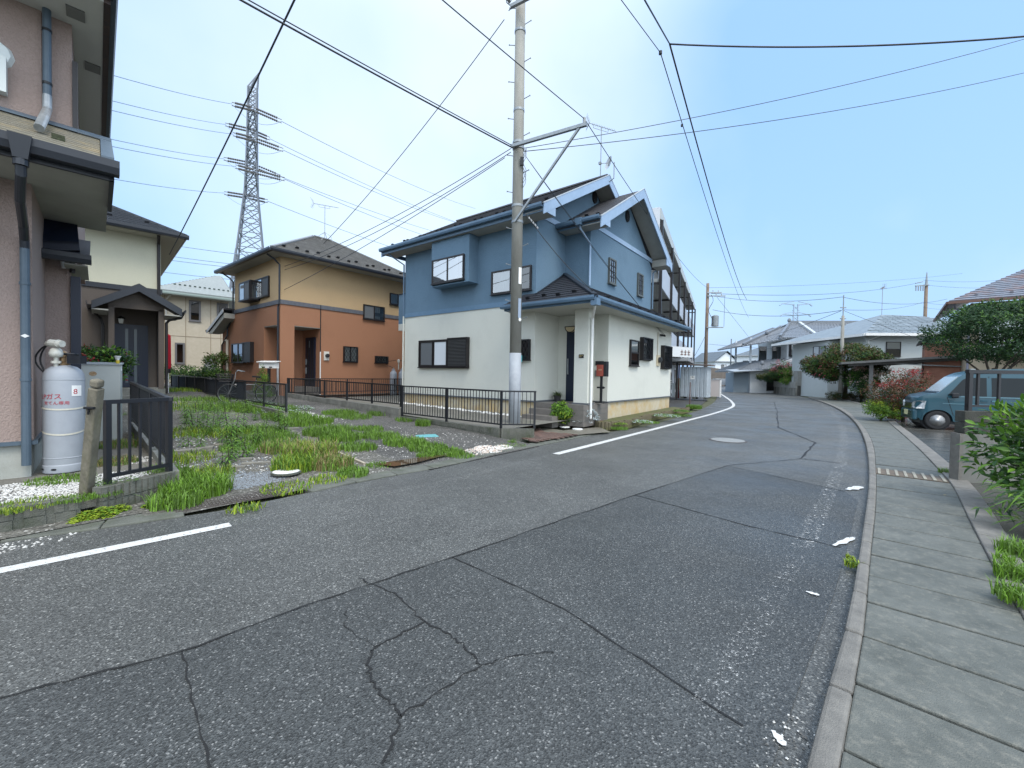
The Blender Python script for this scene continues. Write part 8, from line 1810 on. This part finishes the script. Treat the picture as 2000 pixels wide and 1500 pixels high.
WL = ['tallest weed in the middle of the lot', 'second tallest weed just right of the tallest', 'weed in front of the tallest pair', 'tall weed in the left clump', 'weed at the left of the left clump', 'weed at the back left of the left clump', 'weed low in the left clump', 'weed at the right of the left clump', 'weed between the left clump and the tallest weed', 'single dark weed right of the tallest pair', 'weed at the foot of the fence end post', 'tall weed standing against the mesh fence', 'second weed at the foot of the fence end post', 'weed behind the right side of the tallest pair', 'small weed behind the tallest weed', 'bushy low weed in front of the tallest weed', 'bushy low weed beside the flagstones', 'lowest bushy weed near the flagstones', 'slim weed between the tallest pair and the fence end', 'small weed left of the flagstones', 'weed in the middle of the grass before the fence', 'weed at the back of the left clump', 'weed at the far left back of the lot', 'weed just before the mesh fence post', 'weed left of the fence end post', 'small weed at the left edge of the lot', 'weed close behind the tallest weed', 'back weed of the left clump', 'backmost weed at the left of the lot']
for i, (p, h) in enumerate(WP_):
    k = 0 if h > .44 else (1 if h > .3 else 2); s = h/(0.62,0.42,0.28)[k]; t = thing('tall_weed', WL[i], 'weed', (p[0],p[1],lot_z(p[0],p[1])-0.01), rnd.uniform(0,6), 'tall weeds on the lot')
    o = inst('stem_and_leaves', WM[k], t, sc=(s,s,s))
    for j in range(2 if h > .35 else 1):
        a = rnd.uniform(0,6.28); inst('side_shoot', WM[2], t, (0.08*math.cos(a),0.08*math.sin(a),0), (rnd.uniform(-.15,.15),rnd.uniform(-.15,.15),a), (s*.8,)*3)
# grasses: patches of blades (centre px -> world), radius, count, height
def blades(name, patches, mats, seed, wid=0.006, zf=None, lean=0.5):
    b = MB(); rnd = random.Random(seed)
    for c, r, n, h, mix in patches:
        for k in range(n):
            a = rnd.uniform(0,6.28); q = r*math.sqrt(rnd.random()); x, y = c[0]+q*math.cos(a), c[1]+q*math.sin(a); z = zf(x,y) if zf else c[2]
            hh = h*rnd.uniform(.45,1.15); a = rnd.uniform(0,6.28); d = Vector((math.cos(a),math.sin(a),0)); s = Vector((-d.y,d.x,0))*wid*rnd.uniform(.7,1.4); l = lean*hh*rnd.uniform(.2,1.1); p = Vector((x,y,z-0.005))
            m1 = p + d*l*0.35 + Zv*hh*0.62; m2 = p + d*l + Zv*hh*rnd.uniform(.75,1.0)
            b.add([p-s, p+s, m1+s*.8, m1-s*.8, m2], [(0,1,2,3),(3,2,4)], mix if isinstance(mix,int) else rnd.choice(mix))
    return tag(b.build(name, mats), kind='stuff')
GP_ = (((-3.289,6.871,0.07),0.42,1560,0.3,(0,1,2,2,3)),((-3.201,6.167,0.06),0.3,900,0.24,(0,1,3)),((-2.712,6.354,0.05),0.3,780,0.22,(0,1,2,2)),((-2.264,5.998,0.04),0.22,420,0.12,(0,1)),((-3.949,7.344,0.1),0.4,840,0.22,(0,1,2)),((-3.964,9.015,0.13),0.5,1320,0.2,(0,0,1)),((-5.035,10.296,0.18),0.6,1320,0.2,(0,1)),((-3.444,8.423,0.1),0.4,840,0.18,(0,1)),((-2.805,7.668,0.08),0.35,540,0.14,(0,1)),((-4.964,12.121,0.35),0.5,900,0.13,(0,1)),((-4.357,11.502,0.33),0.5,600,0.12,(0,1)),((-2.835,8.942,0.16),0.45,900,0.13,(0,1)),((-2.139,8.376,0.13),0.42,1020,0.15,(0,1)),((-1.601,8.003,0.1),0.4,900,0.13,(0,1)),((-1.203,7.667,0.07),0.35,660,0.11,(0,1)),((-0.9,7.502,0.05),0.25,300,0.08,(0,1)),((-3.328,9.741,0.18),0.35,480,0.11,(0,1)),((-3.942,12.318,0.32),0.3,420,0.17,(0,0)),((-2.276,10.747,0.2),0.2,300,0.2,(0,1)),((-2.929,11.44,0.22),0.25,240,0.12,(0,1)),((-3.722,4.945,0.05),0.35,900,0.25,(0,1,1)),((-3.626,4.522,0.03),0.25,600,0.18,(0,1)),((-4.313,5.257,0.05),0.25,540,0.22,(0,1)),((-4.111,5.694,0.08),0.3,420,0.14,(0,3)),((-4.996,6.377,0.1),0.4,420,0.13,(0,3)),((-6.635,8.211,0.2),0.6,540,0.12,(0,3)),((-9.471,11.902,0.35),0.9,780,0.14,(0,1,3)),((-10.141,13.807,0.35),0.9,900,0.16,(0,1)),((-8.059,12.195,0.35),0.9,1200,0.2,(0,1)),((-7.106,12.1,0.3),0.8,1200,0.2,(0,1)),((-5.899,10.963,0.22),0.6,900,0.2,(0,1)),((-5.426,8.872,0.18),0.5,720,0.16,(0,1)),((-5.886,8.439,0.18),0.6,720,0.14,(0,1,3)),((-4.63,7.279,0.1),0.4,480,0.12,(0,1)),((-4.726,8.223,0.13),0.5,720,0.16,(0,1)),((-13.383,16.69,0.5),1.2,960,0.16,(0,1,3)),((-13.957,19.002,0.5),1.0,720,0.12,(1,3)),((-14.08,16.43,0.5),0.9,480,0.2,(0,1)),((-2.806,5.224,0.02),0.3,300,0.06,(1,3)),((-2.493,5.68,0.02),0.25,240,0.07,(1,3)),((-2.068,6.54,0.02),0.2,180,0.06,(0,1)),((-1.472,7.37,0.02),0.2,300,0.09,(0,1)),((-2.83,4.453,0.01),0.18,150,0.07,(0,3)))
blades('lot_grass', GP_, [G_GRASS, G_FRESH, G_TAN, G_YEL], 61, 0.006, lot_z, 0.6)
E_ = (((-0.136,8.61,0.0),0.2,260,0.08,(0,1)),((0.13,8.761,0.0),0.2,200,0.07,(0,1)),((-0.583,8.216,0.0),0.3,200,0.05,(0,1)),((2.724,3.287,0.03),0.05,90,0.07,(0,3)),((0.022,9.009,0.0),0.1,120,0.14,(0,1)),((3.048,11.748,0.03),0.25,400,0.09,(0,1)),((4.482,13.472,0.03),0.3,400,0.08,(0,1)),((6.536,16.106,0.04),0.4,700,0.09,(0,1)),((8.667,19.88,0.05),0.35,1300,0.22,(0,1)),((2.83,3.443,0.02),0.03,40,0.05,(3)),((3.727,3.02,0.08),0.14,420,0.14,(0,1,1)),((4.221,3.452,0.07),0.12,300,0.16,(0,1,1)),((3.316,2.66,0.1),0.14,380,0.12,(0,1)),((6.928,6.585,0.06),0.12,220,0.1,(0)),((3.963,3.322,0.06),0.06,90,0.12,(1)))
blades('verge_grass', E_, [G_GRASS, G_FRESH, G_TAN, G_YEL], 62, 0.004, None, 0.7)
Y_ = (((-5.124,4.749,0.21),0.3,900,0.05,(0,1)),((-4.492,3.896,0.21),0.25,500,0.05,(0,3)),((-5.358,5.643,0.21),0.25,800,0.1,(0,2)),((-4.243,4.072,0.21),0.15,400,0.05,(0,1)),((-6.41,6.978,0.21),0.4,900,0.12,(0,2,1)),((-9.754,10.344,0.22),0.6,900,0.25,(0,1)),((-4.425,3.679,0.21),0.1,200,0.05,(3,0)),((-4.177,4.287,0.2),0.15,260,0.05,(0)))
blades('yard_grass', Y_, [G_GRASS, G_FRESH, G_TAN, G_YEL], 63, 0.0035, None, 0.6)
# ground cover: small round leaves in cushions
def cushion(name, patches, mats, seed, label=None):
    b = MB(); rnd = random.Random(seed)
    for c, r, n, h, L, mix in patches:
        for k in range(n):
            a = rnd.uniform(0,6.28); q = r*math.sqrt(rnd.random()); p = Vector((c[0]+q*math.cos(a), c[1]+q*math.sin(a), c[2] + h*(1-(q/r)**2)*rnd.uniform(.3,1))); a = rnd.uniform(0,6.28)
            leaf(b, p, Vector((math.cos(a),math.sin(a),rnd.uniform(-.1,.5))), (Zv + rdir(rnd)*.4).normalized(), L*rnd.uniform(.7,1.2), L*.7, rnd.choice(mix), .1, .15)
    return tag(b.build(name, mats), kind='stuff')
CU = (((-4.153,4.056,0.0),0.12,500,0.1,0.035,(0,0,1)),((-4.054,4.133,0.0),0.14,700,0.12,0.035,(0,0,1)),((-4.035,4.304,0.0),0.11,400,0.09,0.032,(0,1)),((-4.137,3.945,0.0),0.06,160,0.05,0.035,(0,0)),((-4.513,4.546,0.12),0.1,700,0.2,0.016,(1,2,3)),((-4.233,4.345,0.29),0.1,350,0.05,0.014,(1,2,3)),((-4.135,4.501,0.29),0.1,260,0.04,0.014,(1,2,3)),((-4.235,5.071,0.1),0.1,700,0.22,0.015,(1,2,3)),((-4.19,5.017,0.27),0.08,300,0.06,0.015,(1,2,3)),((-3.809,4.609,0.0),0.16,650,0.12,0.05,(1,1,2)),((-3.816,4.483,0.0),0.12,350,0.1,0.05,(1,1,0)),((-3.632,4.71,0.03),0.16,350,0.06,0.04,(1,0)),((3.913,12.701,0.14),0.4,700,0.06,0.05,(1,2,4)),((5.336,14.461,0.18),0.5,800,0.06,0.05,(1,2,4)),((3.047,12.041,0.14),0.3,500,0.06,0.04,(1,2,0)),((2.685,12.419,0.12),0.2,260,0.06,0.05,(5,2,5)),((6.623,16.332,0.2),0.4,500,0.06,0.05,(1,2)),((-8.291,13.551,0.4),0.6,900,0.22,0.05,(2,2,4)),((-6.668,11.848,0.33),0.6,900,0.2,0.05,(2,1,4)),((-6.409,12.78,0.33),0.4,400,0.15,0.05,(2,1,4)),((-14.533,16.261,0.5),0.6,900,0.4,0.06,(1,2)),((-16.75,19.545,0.55),0.6,700,0.3,0.06,(1,2)))
cushion('ground_cover', CU, [G_YEL, G_FRESH, G_MID, G_DARK, G_SILVER, G_RED], 64)
# stones: gravel patches of real pebbles
def pebbles(name, patches, mats, seed, zf=None):
    b = MB(); rnd = random.Random(seed)
    for c, r, n, s, mix in patches:
        for k in range(n):
            a = rnd.uniform(0,6.28); q = r*math.sqrt(rnd.random()); x, y = c[0]+q*math.cos(a), c[1]+q*math.sin(a); z = zf(x,y) if zf else c[2]; ss = s*rnd.uniform(.5,1.3); sq = rnd.uniform(.5,1); ro_ = rnd.uniform(0,6.28); cr, sr = math.cos(ro_), math.sin(ro_)
            vs = [(ss,0,0),(0,ss*sq,0),(-ss,0,0),(0,-ss*sq,0),(ss*.1,ss*.1,ss*.65)]
            b.add([(x+v[0]*cr-v[1]*sr, y+v[0]*sr+v[1]*cr, z+v[2]) for v in vs], [(0,1,4),(1,2,4),(2,3,4),(3,0,4)], rnd.choice(mix))
    return tag(b.build(name, mats), kind='stuff')
PM = [mat('blue_grey_stone', (0.20,0.225,0.25), 0.7), mat('pale_stone', (0.48,0.47,0.44), 0.8), mat('pinkish_stone', (0.50,0.40,0.33), 0.8), mat('dark_pebble', (0.11,0.11,0.105), 0.8), mat('white_stone', (0.62,0.62,0.60), 0.8)]
PE = (((-3.434,5.619,0.04),0.36,2200,0.014,(0,0,3)),((-3.492,5.388,0.03),0.3,1200,0.014,(0,0,3)),((-3.305,5.88,0.05),0.25,700,0.014,(0,3)),((-0.429,8.176,0.01),0.3,420,0.022,(1,2,2,4)),((-0.133,8.434,0.01),0.2,200,0.02,(1,2,4)),((-0.656,7.885,0.02),0.25,160,0.02,(1,2)),((-5.411,11.119,0.28),0.5,420,0.03,(1,4,4)),((-6.002,11.825,0.3),0.4,260,0.03,(1,4)),((-4.68,10.636,0.25),0.5,160,0.02,(1,3)),((-3.279,8.959,0.15),1.6,500,0.016,(1,3,3)),((-2.042,7.636,0.08),1.0,300,0.014,(1,3)),((-1.466,8.646,0.12),1.2,300,0.016,(1,3)),((-4.237,6.076,0.1),0.8,700,0.018,(3,1,0)),((-5.81,7.656,0.2),1.0,500,0.02,(3,1,0)))
pebbles('lot_gravel', PE, PM, 65, lambda x, y: lot_z(x, y) + 0.002)
PE2 = (((-5.054,4.292,0.21),0.5,2600,0.014,(1,3,4,1)),((-4.657,4.316,0.21),0.35,1500,0.014,(1,3,4,1)),((-4.692,4.973,0.21),0.3,1000,0.014,(1,4,3)),((-5.341,5.814,0.21),0.3,700,0.014,(1,4,3)),((-4.291,4.166,0.0),0.3,160,0.012,(1,3)),((-4.116,3.645,0.0),0.25,120,0.012,(1,3)),((-4.224,3.475,0.0),0.25,120,0.012,(1,3)),((-3.833,4.115,0.0),0.2,100,0.012,(1,3)))
pebbles('yard_pebbles', PE2, PM, 66)
WS_ = [(tuple(bl(-5.8 + i*0.29, -0.42 - 0.10*math.sin(i*1.7), 0.26 + 0.018*max(0, 5.8-i*.29)))[:3], 0.16, 16, 0.06, [4,4,1]) for i in range(20)]
pebbles('white_stones', WS_, PM, 67)
KE = [((p.x - 0.05, p.y + 0.05, 0.005), 0.09, 26, 0.007, [1,4,3]) for p in [along(smooth_line(kL, 6), 8.3 + i*0.16)[0] for i in range(34)]]
pebbles('kerb_grit', KE, PM, 68)
# flagstones half buried in the lot
FS = mat('worn_flagstone', (0.24,0.225,0.19), 0.85, (0.16,0.155,0.135), 7, 7, 0.5, 50)
for k, (x, y, z, a_, c_) in enumerate(((-4.662,6.685,0.1,0.42,0.13),(-4.837,6.587,0.1,0.36,0.18),(-4.486,7.053,0.1,0.34,0.09),(-4.276,6.534,0.08,0.4,0.09),(-3.887,6.423,0.07,0.45,0.08),(-4.102,6.098,0.06,0.4,0.09),(-4.347,7.407,0.1,0.3,0.09),(-8.19,10.879,0.35,0.8,0.22),(-10.243,13.074,0.4,0.9,0.2),(-5.223,7.113,0.12,0.25,0.2),(-5.121,7.474,0.13,0.3,0.16),(-5.299,6.872,0.12,0.3,0.2),(-5.05,9.387,0.15,0.5,0.12))):
    b = MB(); b.box(-a_/2,a_/2,-c_/2,c_/2,-0.05,0.03); o = b.build('flagstone', FS, bpy.data.objects['weedy_lot'], bevel=0.01, loc=(x,y,lot_z(x,y))); o.rotation_euler = (0,0,R(24) + rnd.uniform(-.15,.15))
b = MB(); PD_ = ((-2.109,6.542,0.035),(-1.793,6.422,0.035),(-1.511,6.742,0.035),(-1.292,7.131,0.035),(-1.079,7.468,0.035),(-1.369,7.303,0.035),(-1.701,7.011,0.035),(-1.967,6.744,0.035))
b.poly([(p[0],p[1],0.062) for p in PD_]); tag(b.build('puddle', mat('brown_water', (0.075,0.05,0.028), 0.03, spec=0.6)), kind='structure')
# leaf litter on the wet forecourt
b = MB(); rnd = random.Random(71)
for k in range(26):
    p = Vector((5.6,4.843,0.06)) + Vector((rnd.uniform(-.2,.9), rnd.uniform(-.7,.6), 0.006)); a = rnd.uniform(0,6.28); leaf(b, p, Vector((math.cos(a),math.sin(a),0.05)), Zv, .05, .025, 0)
tag(b.build('leaf_litter', G_TAN), kind='stuff')
